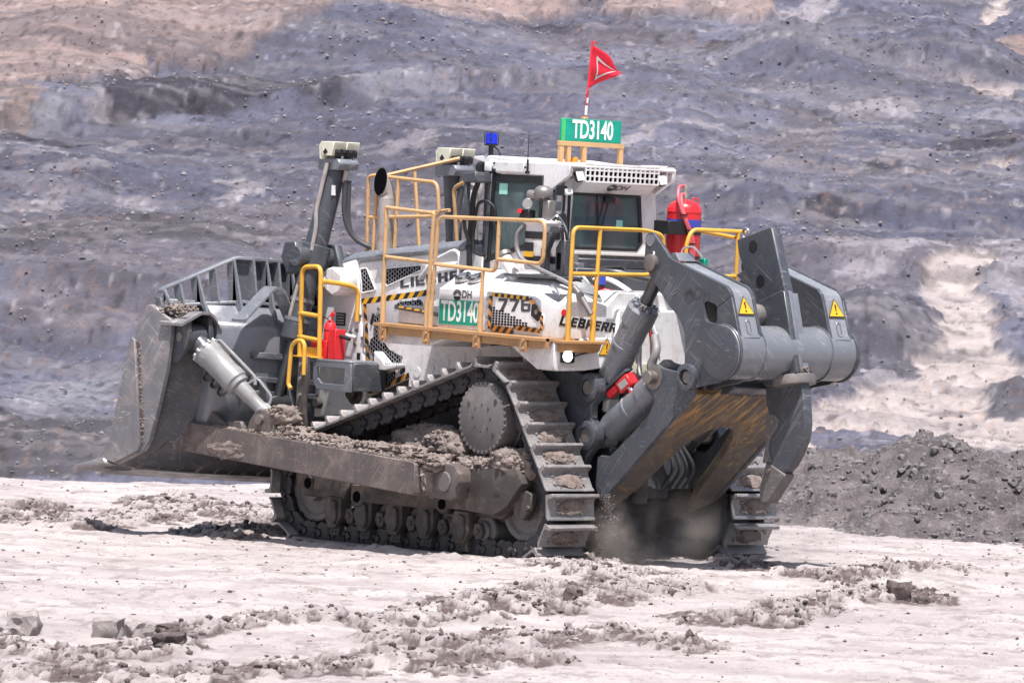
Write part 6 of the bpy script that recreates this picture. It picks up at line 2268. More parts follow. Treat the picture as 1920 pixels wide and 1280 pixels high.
# beacon on its post
b_ = MB()
b_.cyl((2.04, 0.70, 4.135), (2.04, 0.70, 4.27), 0.028, n=10)
b_.cyl((2.04, 0.70, 4.25), (2.04, 0.70, 4.268), 0.07, n=16)
bc = b_.build('beacon', 'black', dozer)
b_ = MB()
b_.cyl((2.04, 0.70, 4.268), (2.04, 0.70, 4.385), 0.066, 0.062, n=20)
b_.build('blue_lens', 'blue_lens', bc, 0.006)
b_ = MB()
for k in range(4):
    a = math.pi / 4 + math.pi / 2 * k
    x, y = 2.04 + 0.075 * math.cos(a), 0.70 + 0.075 * math.sin(a)
    b_.tube([(x, y, 4.26), (x, y, 4.395)], 0.004, 5)
for z in (4.262, 4.325, 4.395):
    b_.tube([(2.04 + 0.075 * math.cos(a), 0.70 + 0.075 * math.sin(a), z) for a in [math.pi / 4 + math.pi / 2 * k for k in range(4)]], 0.004, 5, 0, True)
b_.build('wire_cage', 'black', bc)
b_ = MB()
b_.tube([(2.02, 0.69, 4.25), (1.98, 0.66, 4.22), (1.95, 0.64, 4.15)], 0.008, 6, 0.03)
b_.build('beacon_cable', 'black', bc)
# orange strobe and wiring on the roof
b_ = MB()
b_.cyl((1.30, 0.18, 4.10), (1.30, 0.18, 4.17), 0.05, 0.04, n=14)
b_.build('amber_strobe', 'orange_plastic', cabo, 0.008)

# ---------------------------------------------------------------- exhausts and rails
for s in (1, -1):
    x, y = 3.84, 0.60 * s
    b_ = MB()
    zt = 3.64
    b_.cyl((x, y, 3.0), (x, y, zt), 0.094, n=24)
    b_.cyl((x, y, 3.0), (x, y, 3.16), 0.106, n=24)
    ex = b_.build('exhaust_pipe', 'exhaust_steel', dozer)
    n = 28
    c0 = Vector((x + 0.03, y + s * 0.085, zt + 0.185))
    nrm = Vector((0.02, s * 0.99, 0.10)).normalized()
    vv = (Vector((0, 0, 1)) - nrm * nrm.z).normalized()
    uu = vv.cross(nrm)
    r0 = [Vector((x + 0.096 * math.cos(2 * math.pi * i / n), y + 0.096 * math.sin(2 * math.pi * i / n), zt)) for i in range(n)]
    up_ = [0.5 * (1 + math.cos(2 * math.pi * i / n - (math.pi / 2 if s > 0 else -math.pi / 2) - math.pi)) for i in range(n)]
    # matching points of the slanted mouth: far side of the pipe goes to its top
    mouth = []
    for i in range(n):
        a = 2 * math.pi * i / n
        rel = Vector((math.cos(a), math.sin(a), 0))
        mouth.append(c0 + uu * 0.112 * rel.dot(uu) / max(1e-6, 1) + vv * (-0.155) * rel.dot(Vector((0.02, s * 0.99, 0)).normalized()))
    mid_ = [r0[i].lerp(mouth[i], 0.35) + Vector((0, -s * 0.02, 0.02)) for i in range(n)]
    b_ = MB()
    b_.loft([r0, mid_, mouth], True, False)
    b_.build('exhaust_elbow', 'exhaust_steel', ex)
    b_ = MB()
    b_.add([c0 + (p - c0) * 0.94 + nrm * 0.003 for p in mouth], [tuple(range(n))])
    b_.build('exhaust_mouth', 'dark_hole', ex)
rail('handrail', [[(2.62, 1.60, 2.30), (2.64, 1.60, 3.55), (1.86, 1.60, 3.515), (1.90, 1.60, 2.28)], [(2.61, 1.60, 3.03), (1.89, 1.60, 3.0)]], 'rail_ochre', 0.021, 0.015)
rail('handrail', [[(1.84, 1.60, 2.28), (1.78, 1.60, 3.48), (0.09, 1.60, 3.49), (0.10, 1.60, 3.05), (0.83, 1.60, 3.075), (0.83, 1.60, 2.95), (1.81, 1.60, 2.985)],
                  [(1.04, 1.60, 2.28), (1.03, 1.60, 2.95)], [(0.815, 1.60, 3.08), (0.81, 1.60, 3.48)]], 'rail_ochre', 0.021, 0.10)
rail('handrail', [[(-0.06, 1.36, 2.28), (-0.06, 1.35, 3.44), (-0.06, 0.36, 3.44), (-0.10, 0.14, 3.40), (-0.10, 0.12, 3.05), (-0.06, 0.30, 2.98), (-0.06, 1.36, 2.965)],
                  [(-0.06, 1.02, 2.28), (-0.06, 0.98, 3.44)]], 'rail_yellow', 0.022, 0.08)
b_ = MB()
b_.box((-0.14, 0.88, 2.255), (0.06, 1.50, 2.285))
b_.prism([(-0.13, 2.255), (-0.03, 2.255), (-0.03, 2.16), (-0.10, 2.18)], 'y', 0.95, 1.46)
b_.build('rear_step', 'beam_ochre', dozer, 0.004)
for x, y in ((-0.06, 1.36), (-0.06, 1.02), (2.62, 1.60), (1.90, 1.60), (1.84, 1.60), (1.04, 1.60)):
    b_ = MB()
    b_.cyl((x, y, 2.28), (x, y, 2.61), 0.030, n=10)
    b_.build('rail_sleeve', 'rail_ochre' if x > 0 else 'rail_yellow', dozer)
rail('handrail', [[(-0.06, -0.96, 2.28), (-0.06, -0.96, 3.47)], [(-0.06, -1.06, 3.47), (-0.06, -0.30, 3.47), (-0.06, -0.23, 3.33), (-0.06, -0.23, 3.05)], [(-0.06, -0.96, 3.0), (-0.06, -0.23, 2.98)],
                  [(1.0, -0.96, 3.50), (-0.04, -0.96, 3.40)]], 'rail_yellow', 0.022, 0.08)
rail('handrail', [[(4.12, 0.62, 3.02), (4.16, 0.62, 3.87), (4.06, 0.62, 3.89), (2.99, 0.62, 3.84), (2.93, 0.62, 3.48), (4.10, 0.62, 3.43)], [(3.66, 0.62, 3.06), (3.64, 0.62, 3.87)], [(4.02, 0.62, 3.02), (4.0, 0.62, 3.88)]], 'rail_ochre', 0.021, 0.09)
rail('handrail', [[(4.22, 0.30, 3.90), (3.72, -0.30, 4.12)], [(3.62, 0.30, 3.08), (3.76, 0.30, 3.95)], [(4.05, 0.0, 3.48), (3.5, 0.0, 3.55)]], 'rail_ochre', 0.021, 0.05)
rail('handrail', [[(4.05, -0.62, 3.02), (4.10, -0.55, 3.80), (3.45, -0.55, 4.02)], [(4.0, -0.60, 3.43), (3.3, -0.60, 3.50)], [(3.35, -0.60, 3.05), (3.32, -0.6, 4.0)]], 'rail_ochre', 0.021, 0.08)

# ---------------------------------------------------------------- grease reservoir behind the rail
b_ = MB()
gx, gy = 0.74, 1.06
b_.lathe((gx, gy, 2.98), (gx, gy, 3.5), [(0, 0.0), (0, 0.165), (0.03, 0.178), (0.46, 0.178), (0.47, 0.188), (0.485, 0.215), (0.50, 0.215), (0.51, 0.17), (0.53, 0.10), (0.54, 0.0)], 28)
gr = b_.build('grease_reservoir', 'white_dirty', dozer, 0, 30)
for z in (3.30, 3.05):
    b_ = MB()
    b_.lathe((gx, gy, z), (gx, gy, z + 0.07), [(0, 0.179), (0, 0.184), (0.075, 0.184), (0.075, 0.179)], 28)
    b_.build('strap', 'black', gr)
b_ = MB()
q = Vector((0.08, 0.205, 0)).normalized()
ML = frame_m(Vector((gx, gy, 3.205)) + Vector((0.02, 1, 0)).normalized() * 0.182, (-1, 0.02, 0), (0, 0, 1))
b_.cbox((0, 0.012, 0), (0.15, 0.09, 0.004), ML)
b_.build('label_field', 'letter_black', gr)
b_ = MB()
b_.cbox((0, -0.065, 0), (0.15, 0.055, 0.004), ML)
b_.build('label_field', 'hazard_yellow', gr)
b_ = MB()
b_.cyl((gx - 0.06, gy, 3.52), (gx - 0.06, gy, 3.72), 0.055, n=14)
b_.cbox((gx - 0.10, gy + 0.02, 3.60), (0.10, 0.10, 0.20))
b_.lathe((gx - 0.04, gy + 0.05, 3.72), (gx - 0.04, gy + 0.05, 3.9), [(0, 0.07), (0.02, 0.10), (0.08, 0.10), (0.11, 0.08), (0.13, 0.05), (0.135, 0)], 18)
b_.cyl((gx + 0.02, gy + 0.03, 3.75), (gx + 0.16, gy + 0.08, 3.75), 0.055, n=14)
b_.cyl((gx - 0.02, gy - 0.10, 3.5), (gx - 0.02, gy - 0.10, 3.66), 0.03, n=10)
b_.build('grease_pump', 'bolt_steel', gr, 0.008)
b_ = MB()
b_.cyl((gx + 0.14, gy + 0.10, 3.66), (gx + 0.10, gy + 0.14, 3.66), 0.055, n=18)
b_.build('pressure_gauge', 'chrome', gr, 0.006)
b_ = MB()
b_.cbox((gx + 0.16, gy + 0.08, 3.555), (0.14, 0.10, 0.08))
b_.cbox((gx + 0.22, gy + 0.06, 3.51), (0.06, 0.12, 0.05))
b_.cyl((gx + 0.14, gy + 0.10, 3.58), (gx + 0.14, gy + 0.10, 3.64), 0.012, n=6)
b_.build('valve_block', 'black', gr, 0.01)
b_ = MB()
b_.cyl((gx + 0.22, gy + 0.13, 3.58), (gx + 0.20, gy + 0.16, 3.58), 0.025, n=10)
b_.build('red_cap', 'red_paint', gr)
for k in range(3):
    b_ = MB()
    b_.tube([(gx - 0.16, gy + 0.05 - 0.05 * k, 3.50), (gx - 0.22, gy - 0.05 * k, 3.56 + 0.02 * k), (gx - 0.26, gy - 0.10, 3.42), (gx - 0.25, gy - 0.2, 3.0)], 0.011, 6, 0.05)
    b_.build('grease_line', 'black' if k else 'chrome', gr)
# black steel bracket around it
b_ = MB()
b_.prism([(0.60, 2.95), (0.60, 3.20), (0.46, 3.44), (0.32, 3.44), (0.32, 3.39), (0.43, 3.37), (0.53, 3.18), (0.53, 2.95)], 'y', 1.12, 1.20)
b_.prism([(0.46, 2.93), (0.46, 3.22), (0.40, 3.30), (0.32, 3.30), (0.32, 2.93)], 'y', 0.98, 1.12)
b_.box((0.30, 0.86, 2.90), (1.10, 1.26, 2.93))
b_.build('reservoir_bracket', 'grey_paint', gr, 0.006)
b_ = MB()
b_.prism([(0.43, 3.0), (0.43, 3.17), (0.37, 3.17), (0.37, 3.0)], 'y', 1.121, 1.124)
b_.build('bracket_window', 'dark_hole', gr)
# suction hose with its nozzle, hanging over the rear cabinet
b_ = MB()
b_.tube([(0.84, 1.20, 3.45), (0.93, 1.25, 3.36), (0.93, 1.25, 3.20), (0.85, 1.25, 3.09), (0.66, 1.25, 3.02), (0.21, 1.20, 2.885), (0.08, 1.16, 2.82)], 0.024, 9, 0.10)
hs = b_.build('suction_hose', 'hose_grey', gr)
b_ = MB()
b_.cyl((0.10, 1.17, 2.83), (0.01, 1.13, 2.73), 0.034, n=12)
b_.cyl((0.02, 1.135, 2.74), (-0.10, 1.09, 2.56), 0.030, n=12)
b_.build('hose_nozzle', 'bolt_steel', gr)
# oil filler spout
b_ = MB()
b_.cyl((1.0, 1.15, 2.84), (1.22, 1.15, 3.10), 0.062, n=18)
fs_ = b_.build('filler_spout', 'white_dirty', dozer)
b_ = MB()
b_.cyl((1.21, 1.15, 3.09), (1.245, 1.15, 3.135), 0.080, n=18)
b_.cyl((1.24, 1.15, 3.125), (1.26, 1.15, 3.155), 0.03, n=10)
b_.build('spout_cap', 'bolt_steel', fs_, 0.008)

# ---------------------------------------------------------------- ripper
def arc(cx, cz, r_, a0, a1, n=8):
    return [(cx + r_ * math.cos(R(a0 + (a1 - a0) * i / n)), cz + r_ * math.sin(R(a0 + (a1 - a0) * i / n))) for i in range(n + 1)]


# tractor-side brackets
for s in (1, -1):
    for ya, yb in ((0.80, 0.90), (0.46, 0.54)):
        b_ = MB()
        poly = [(0.92, 1.97), (0.30, 1.99)] + arc(0.08, 1.80, 0.165, 70, -60)[:] + [(-0.0, 1.60), (-0.01, 1.48)] + arc(0.08, 1.31, 0.165, 150 - 360 + 270, -60)[:] + [(0.10, 1.05), (0.20, 0.85), (0.9, 0.80)]
        poly = [(0.92, 1.97), (0.32, 1.99)] + arc(0.08, 1.80, 0.16, 60, -20 + 0)[::1]
        poly = [(0.92, 1.97), (0.36, 1.985)] + [(0.20, 1.93)] + [(0.08 + 0.16 * math.cos(R(a)), 1.80 + 0.16 * math.sin(R(a))) for a in (60, 90, 120, 150, 180, 210, 235)] + [(0.04, 1.62), (0.04, 1.49)] + [(0.08 + 0.16 * math.cos(R(a)), 1.31 + 0.16 * math.sin(R(a))) for a in (125, 150, 180, 210, 240)] + [(0.07, 1.10), (0.15, 0.95), (0.92, 0.85)]
        b_.prism(poly, 'y', s * ya, s * yb)
        br = b_.build('ripper_bracket', 'grey_paint', dozer, 0.012)
    for z in (1.80, 1.31):
        b_ = MB()
        b_.lathe((0.08, s * 0.89, z), (0.08, s * 1.0, z), [(0, 0.155), (0.045, 0.15), (0.055, 0.135), (0.055, 0.085), (0.02, 0.085)], 28)
        b_.build('pin_boss', 'grey_paint', dozer, 0)
        b_ = MB()
        b_.cyl((0.08, s * 0.44, z), (0.08, s * 0.93, z), 0.078, n=20)
        b_.build('pivot_pin', 'pin_steel', dozer, 0.004)
# hinged A-frame: two side arms and the sloping plate with its arch
P0 = Vector((-1.41, 0, 1.80))
DS = Vector((1.31, 0, -1.17)).normalized()
NN = Vector((DS.z, 0, -DS.x)).normalized()      # backwards and down
if NN.x > 0:
    NN = -NN
half = [(0.85, -0.02), (0.85, 1.74), (0.62, 1.93), (0.585, 1.84), (0.47, 1.50), (0.415, 1.10), (0.36, 0.85), (0.30, 0.68), (0.20, 0.55), (0.10, 0.505)]
outl = half + [(0.08 - y, q) for y, q in half[::-1]] + [(-0.45, -0.12), (-0.30, -0.10), (-0.26, -0.02), (0.30, -0.02), (0.36, -0.10), (0.52, -0.10), (0.58, -0.02)]
b_ = MB()
n = len(outl)
top_ = [P0 + DS * q + Vector((0, y, 0)) for y, q in outl]
bot_ = [p - NN * 0.09 for p in top_]
b_.add(top_ + bot_, [tuple(range(n)), tuple(range(2 * n - 1, n - 1, -1))] + [(i, i + n, (i + 1) % n + n, (i + 1) % n) for i in range(n)])
af = b_.build('ripper_frame', 'yellow_worn', dozer, 0.01)
side = [(-0.71, 1.96)] + [(-0.84 + 0.135 * math.cos(R(a)), 1.96 + 0.135 * math.sin(R(a))) for a in (40, 70, 100, 130)] + [(-1.10, 2.04), (-1.24, 2.03), (-1.36, 2.04), (-1.43, 1.96), (-1.42, 1.80), (-0.20, 0.705), (-0.10, 0.645), (-0.03, 0.80), (-0.04, 1.09), (-0.09, 1.12), (-0.22, 1.11), (-0.40, 1.25), (-0.62, 1.43), (-0.80, 1.60), (-0.86, 1.72), (-0.80, 1.83), (-0.73, 1.90)]
for s in (1, -1):
    b_ = MB()
    yo_ = 0.0 if s > 0 else 0.08
    b_.prism(side, 'y', yo_ + s * 0.79, yo_ + s * 0.86)
    b_.build('frame_arm', 'grey_paint', af, 0.008)
    b_ = MB()
    b_.prism([(x + 0.05, z + 0.05) for x, z in side], 'y', yo_ + s * 0.60, yo_ + s * 0.66)
    b_.build('frame_arm', 'grey_paint', af, 0.008)
    b_ = MB()
    b_.lathe((-0.84, s * 0.855, 1.96), (-0.84, s * 1.0, 1.96), [(0, 0.125), (0.012, 0.125), (0.014, 0.118)] + [(0.014, 0.07), (0.10, 0.07), (0.108, 0.062), (0.108, 0.0)], 24)
    b_.build('cylinder_pin', 'pin_steel', af)
def ys(s, v):
    """the ripper carriage sits 85 mm left of the tractor's middle"""
    return v if s > 0 else 0.17 - v


# long link boxes with the torque tube between them
lobe = [(-0.725 + 0.085 * math.cos(R(a)), 3.345 + 0.085 * math.sin(R(a))) for a in (150, 115, 80, 45, 10, -20)]
outer = [(-1.87, 2.93), (-1.06, 3.165), (-1.0, 3.20), (-0.97, 3.24)] + lobe + [(-0.635, 3.12), (-0.66, 3.06), (-0.78, 2.95), (-1.03, 2.70), (-1.16, 2.61), (-1.24, 2.52), (-1.29, 2.42), (-1.31, 2.28), (-1.31, 2.10)] + \
        [(-1.38 + 0.125 * math.cos(R(a)), 1.99 + 0.125 * math.sin(R(a))) for a in (40, 0, -40, -80, -110)] + [(-1.60, 1.92), (-1.80, 1.955), (-2.02, 2.05), (-2.12, 2.20), (-2.125, 2.36), (-2.10, 2.42), (-1.955, 2.83), (-1.93, 2.88)]
inner_o = outer[:2] + [(-0.95, 3.15), (-0.74, 3.06), (-0.66, 3.02)] + outer[4 + len(lobe) + 2:]
hole = [(-1.56, 2.745), (-1.60, 2.765), (-1.72, 2.74), (-1.75, 2.71), (-1.76, 2.58), (-1.73, 2.545), (-1.62, 2.56), (-1.585, 2.60)]
tube_c = (-1.88, 2.27)
b_ = MB()
b_.lathe((tube_c[0], -0.76, tube_c[1]), (tube_c[0], 0.95, tube_c[1]), [(0, 0.0), (0, 0.262), (0.015, 0.272), (1.68, 0.272), (1.695, 0.262), (1.695, 0.0)], 44)
rb = b_.build('ripper_beam', 'grey_light', dozer, 0, 30)
for s in (1, -1):
    b_ = MB()
    yc = ys(s, 0.88)
    b_.prism(with_hole(outer, hole), 'y', ys(s, 0.84), ys(s, 0.885))
    lk_ = b_.build('link_plate', 'grey_paint', rb, 0.006)
    b_ = MB()
    b_.prism(inner_o, 'y', ys(s, 0.555), ys(s, 0.595))
    b_.build('link_plate', 'grey_paint', rb, 0.006)
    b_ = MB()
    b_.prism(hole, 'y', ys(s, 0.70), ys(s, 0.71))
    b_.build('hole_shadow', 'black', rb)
    # cover plates over the top and the back
    cov = [(-1.07, 3.145), (-1.86, 2.912), (-1.915, 2.87), (-1.94, 2.825), (-2.085, 2.41), (-2.105, 2.39), (-2.10, 2.20), (-2.01, 2.065)]
    b_ = MB()
    for k in range(len(cov) - 1):
        a, c_ = Vector((cov[k][0], 0, cov[k][1])), Vector((cov[k + 1][0], 0, cov[k + 1][1]))
        d = (c_ - a).normalized()
        nn = Vector((d.z, 0, -d.x))
        if nn.dot(a - Vector((-1.5, 0, 2.5))) > 0:
            nn = -nn
        b_.loft([[Vector((p.x, y, p.z)) for y in (ys(s, 0.594), ys(s, 0.842))] + [Vector((p.x, y, p.z)) + nn * 0.03 for y in (ys(s, 0.842), ys(s, 0.594))] for p in (a, c_)])
    b_.build('link_cover', 'cover_grey_sunlit', rb)
    b_ = MB()
    b_.box((-2.108, min(ys(s, 0.60), ys(s, 0.84)), 2.395), (-2.07, max(ys(s, 0.60), ys(s, 0.84)), 2.43))
    b_.build('cover_lip', 'grey_paint', rb, 0.006)
    M_ = frame_m((-1.985, ys(s, 0.718), 2.73), (0, -1, 0), (0.145, 0, 0.415))
    wm = MB()
    wm.prism(tri(0.20), 'z', 0, 0.002)
    w_ = wm.build('warning_sign', 'letter_black', rb, smooth=0)
    w_.matrix_local = M_
    wm = MB()
    wm.prism([(x * 0.86, z * 0.86) for x, z in tri(0.20)], 'z', 0.002, 0.0035)
    wm.build('sign_field', 'hazard_yellow', rb, smooth=0).matrix_local = M_
    wm = MB()
    wm.prism([(-0.011, 0.05), (0.011, 0.05), (0.007, -0.022), (-0.007, -0.022)], 'z', 0.0035, 0.005)
    wm.prism([(-0.011, -0.036), (0.011, -0.036), (0.011, -0.056), (-0.011, -0.056)], 'z', 0.0035, 0.005)
    wm.build('exclamation_mark', 'letter_black', rb, smooth=0).matrix_local = M_
    wm = MB()
    wm.tube([Vector((x, z, 0)) for x, z in ((0.028, -0.15), (0.028, -0.27), (0, -0.295), (-0.028, -0.27), (-0.028, -0.15), (0, -0.125))], 0.004, 5, 0.02, True)
    wm.build('weld_ring', 'grey_light', rb).matrix_local = M_
    # cylinder pin, top eye, lower link pin
    b_ = MB()
    b_.lathe((-0.77, ys(s, 0.88), 3.12), (-0.77, ys(s, 1.0), 3.12), [(0, 0.0), (0, 0.085), (0.05, 0.085), (0.058, 0.075), (0.058, 0.0)], 22)
    b_.build('link_pin', 'pin_steel', rb)
    b_ = MB()
    b_.lathe((-0.725, ys(s, 0.884), 3.345), (-0.725, ys(s, 1.0), 3.345), [(0, 0.06), (0.008, 0.06), (0.008, 0.045)], 18)
    b_.build('eye_rim', 'grey_light', rb)
    b_ = MB()
    b_.cyl((-0.725, ys(s, 0.8855), 3.345), (-0.725, ys(s, 0.888), 3.345), 0.045, n=18)
    b_.build('eye_hole', 'dark_hole', rb)
    b_ = MB()
    b_.lathe((-1.38, ys(s, 0.88), 1.99), (-1.38, ys(s, 1.0), 1.99), [(0, 0.14), (0.05, 0.138), (0.058, 0.125), (0.058, 0.082), (0.0, 0.082)], 26)
    b_.build('pin_boss', 'grey_paint', rb)
    b_ = MB()
    b_.cyl((-1.38, ys(s, 0.45), 1.99), (-1.38, ys(s, 0.912), 1.99), 0.062, n=18)
    b_.build('link_pin', 'pin_steel', rb, 0.004)
    b_ = MB()
    b_.lathe((tube_c[0], ys(s, 0.884), tube_c[1]), (tube_c[0], ys(s, 1.0), tube_c[1]), [(0, 0.285), (0.02, 0.29), (0.03, 0.283), (0.032, 0.268), (0.06, 0.266), (0.066, 0.25), (0.066, 0.0)], 44)
    b_.build('tube_cap', 'grey_paint', rb, 0, 30)
    b_ = MB()
    b_.lathe((tube_c[0], ys(s, 0.545), tube_c[1]), (tube_c[0], ys(s, 0.555), tube_c[1]), [(0, 0.27), (0, 0.288), (0.012, 0.288)], 44)
    b_.build('weld_bead', 'grey_light', rb)
    # oval marks cut in the plate
    b_ = MB()
    b_.tube([(-1.13 + 0.05 * math.cos(a) - 0.02 * math.sin(a), ys(s, 0.886), 2.84 + 0.03 * math.sin(a) - 0.02 * math.cos(a)) for a in [2 * math.pi * k / 14 for k in range(14)]], 0.003, 5, 0, True)
    b_.build('plate_mark', 'grey_light', rb)
    if s > 0:
        sh = frame_m((-1.53, 0.8865, 2.835), (-0.985, 0, -0.03 + 0.0), (0, 0, 1))
        lettering('DH', sh, 0.175, 'letter_grey', rb, bold=0.006, sx=0.95, depth=0.001)
        sunburst(frame_m((-1.34, 0.8865, 2.80), (-1, 0, 0.05), (0, 0, 1)), 0.085, 'letter_grey', rb)
        b_ = MB()
        b_.tube([(-0.78, 0.887, 3.235), (-0.795, 0.887, 3.215), (-0.79, 0.887, 3.195), (-0.775, 0.887, 3.21)], 0.006, 5, 0.01, True)
        b_.tube([(-0.79, 0.887, 3.19), (-0.805, 0.887, 3.165)], 0.007, 5)
        b_.build('lifting_symbol', 'letter_white', rb)
    # eye and curved pipe on top of the link
    b_ = MB()
    b_.tube([(-1.02, ys(s, 0.72), 3.20), (-1.0, ys(s, 0.70), 3.28), (-1.10, ys(s, 0.64), 3.31), (-1.2, ys(s, 0.60), 3.20)], 0.010, 6, 0.05)
    b_.build('guide_loop', 'chrome', rb)
    b_ = MB()
    b_.prism([(-1.0, 3.16), (-0.99, 3.225), (-1.05, 3.235), (-1.12, 3.15)], 'y', ys(s, 0.60), ys(s, 0.835))
    b_.build('link_gusset', 'grey_light', rb, 0.004)
    # tilt and lift cylinders of the ripper
    for (A, B, L0, rr_, nm) in ((Vector((0.08, ys(s, 0.67), 1.80)), Vector((-0.77, ys(s, 0.72), 3.12)), 1.03, 0.148, 'ripper_tilt_cylinder'), (Vector((0.08, ys(s, 0.665), 1.31)), Vector((-0.84, ys(s, 0.665), 1.96)), 0.98, 0.158, 'ripper_lift_cylinder')):
        d = (B - A).normalized()
        L = (B - A).length
        b_ = MB()
        b_.lathe(A, B, [(0.10, 0.09), (0.13, rr_ * 0.95), (0.18, rr_), (L0 * 0.5, rr_), (L0 * 0.5 + 0.01, rr_ + 0.008), (L0 * 0.5 + 0.04, rr_ + 0.008), (L0 * 0.5 + 0.05, rr_), (L0 - 0.22, rr_), (L0 - 0.215, rr_ + 0.018), (L0 - 0.03, rr_ + 0.018), (L0, rr_ * 0.92), (L0, 0.09)], 30)
        cy = b_.build(nm, 'grey_light', dozer, 0, 30)
        b_ = MB()
        b_.cyl(A + d * (L0 - 0.02), B, 0.068, n=18)
        b_.cyl(B - Vector((0, 0.10, 0)), B + Vector((0, 0.10, 0)), 0.105, n=18)
        b_.build('cylinder_rod', 'rod_steel', cy)
        b_ = MB()
        b_.cyl(A - Vector((0, 0.09, 0)), A + Vector((0, 0.09, 0)), 0.13, n=18)
        b_.build('cylinder_eye', 'grey_light', cy)
        b_ = MB()
        b_.cyl(A + d * L0, A + d * (L0 + 0.05), 0.085, 0.076, n=16)
        b_.build('rod_seal', 'chrome', cy)
        q = d.to_track_quat('Z', 'Y')
        for k in range(10):
            a = 2 * math.pi * k / 10
            o3 = q @ Vector((0.118 * math.cos(a), 0.118 * math.sin(a), 0))
            c_ = MB()
            c_.cyl(A + d * (L0 - 0.01) + o3, A + d * (L0 + 0.035) + o3, 0.026, n=8)
            c_.build('gland_bolt', 'grey_light', cy)
        if nm == 'ripper_lift_cylinder' and s > 0:
            up = Vector((0.58, 0.25, 0.80))
            up = (up - d * up.dot(d)).normalized()
            sd_ = d.cross(up)
            M_ = frame_m(A + d * 0.50 + up * 0.27, d, sd_)
            b_ = MB()
            b_.cbox((0.14, 0, 0.02), (0.20, 0.15, 0.13), M_)
            b_.cbox((-0.07, 0, -0.01), (0.16, 0.10, 0.08), M_)
            vb = b_.build('red_valve', 'red_paint', dozer, 0.012)
            b_ = MB()
            b_.cbox((0.0, 0, -0.075), (0.50, 0.12, 0.03), M_)
            b_.build('valve_bracket', 'grey_paint', vb, 0.004)
            b_ = MB()
            p = M_ @ Vector((0.16, 0.04, 0.08))
            b_.cyl(p, M_ @ Vector((0.17, 0.05, 0.13)), 0.028, n=12)
            b_.build('valve_stem', 'chrome', vb)
            b_ = MB()
            b_.cyl(M_ @ Vector((0.17, 0.05, 0.125)), M_ @ Vector((0.172, 0.052, 0.16)), 0.045, 0.04, n=14)
            b_.build('valve_knob', 'red_paint', vb, 0.006)
            b_ = MB()
            b_.cbox((0.14, 0.078, 0.02), (0.12, 0.004, 0.07), M_)
            b_.build('valve_tag', 'tape_silver', vb)
            b_ = MB()
            b_.cbox((0, 0, 0), (0.10, 0.07, 0.005), frame_m(A + d * 0.70 + up * 0.125 - sd_ * 0.10, d, up.cross(d) * -1 + up * 0.6))
            b_.build('red_label', 'red_paint', cy)
        b_ = MB()
        b_.tube([A + d * 0.25 + Vector((0.1, -s * 0.05, 0.16)), A + d * 0.55 + Vector((0.12, -s * 0.05, 0.17)), A + d * (L0 - 0.12) + Vector((0.08, -s * 0.02, 0.14))], 0.018, 7, 0.05)
        b_.build('cylinder_pipe', 'hose_dark', cy)
b_ = MB()
b_.tube([(0.0, 0.60, 1.10), (-0.12, 0.62, 1.05), (-0.25, 0.60, 1.14), (-0.38, 0.55, 1.12)], 0.035, 8, 0.06)
b_.build('hose_elbow', 'hose_grey', dozer)
for k in range(4):
    b_ = MB()
    b_.tube([(0.05, 0.15 - 0.08 * k, 1.25 - 0.1 * k), (-0.15, 0.05 - 0.06 * k, 1.32), (-0.30, 0.0 - 0.1 * k, 1.0), (0.0, -0.1 - 0.1 * k, 0.78)], 0.02, 7, 0.15)
    b_.build('underbody_hose', 'hose_dark', dozer)
# shank in its pocket
yc = 0.03
b_ = MB()
sp = [(-1.15, 3.39), (-1.62, 3.535), (-1.66, 3.53), (-1.90, 2.90), (-2.0, 2.5), (-2.15, 2.10), (-2.225, 1.90), (-2.25, 1.74), (-2.275, 1.58), (-2.255, 1.42), (-2.19, 1.28), (-2.10, 1.15), (-2.01, 1.065), (-1.77, 1.14), (-1.75, 1.30), (-1.77, 1.55), (-1.70, 1.75), (-1.67, 1.92), (-1.60, 2.3), (-1.50, 2.78), (-1.30, 3.05), (-1.18, 3.25)]
b_.prism(sp, 'y', yc - 0.06, yc + 0.06)
sk = b_.build('ripper_shank', 'grey_paint', dozer, 0.012)
b_ = MB()
tp_ = [(-1.745, 1.17), (-2.03, 1.06), (-2.02, 1.02), (-1.82, 0.77), (-1.75, 0.745), (-1.685, 0.76), (-1.665, 0.90), (-1.72, 1.05)]
b_.prism(tp_, 'y', yc - 0.075, yc + 0.075)
b_.build('ripper_tip', 'hub_steel', sk, 0.012)
b_ = MB()
b_.prism([(-1.72, 1.60), (-1.77, 1.66), (-1.86, 1.655), (-1.905, 1.60), (-1.88, 1.50), (-1.80, 1.42), (-1.775, 1.30), (-1.83, 1.17), (-1.70, 1.15), (-1.73, 1.30)], 'y', yc - 0.085, yc + 0.085)
b_.build('shank_protector', 'hub_steel', sk, 0.012)
for x, z in ((-1.835, 1.575), (-1.78, 1.19), (-1.80, 1.08)):
    b_ = MB()
    b_.cyl((x, yc + 0.072, z), (x, yc + 0.095, z), 0.026, n=14)
    b_.build('retaining_pin', 'pin_steel', sk)
for x, z in ((-1.40, 3.33), (-1.53, 2.985)):
    b_ = MB()
    b_.cyl((x, yc + 0.059, z), (x, yc + 0.063, z), 0.062, n=24)
    b_.build('shank_hole', 'black', sk)
b_ = MB()
b_.tube([(-1.22 + 0.045 * math.cos(a), yc, 3.455 + 0.055 * math.sin(a)) for a in [2 * math.pi * k / 14 for k in range(14)]], 0.015, 7, 0, True)
b_.build('lifting_eye', 'grey_light', sk)
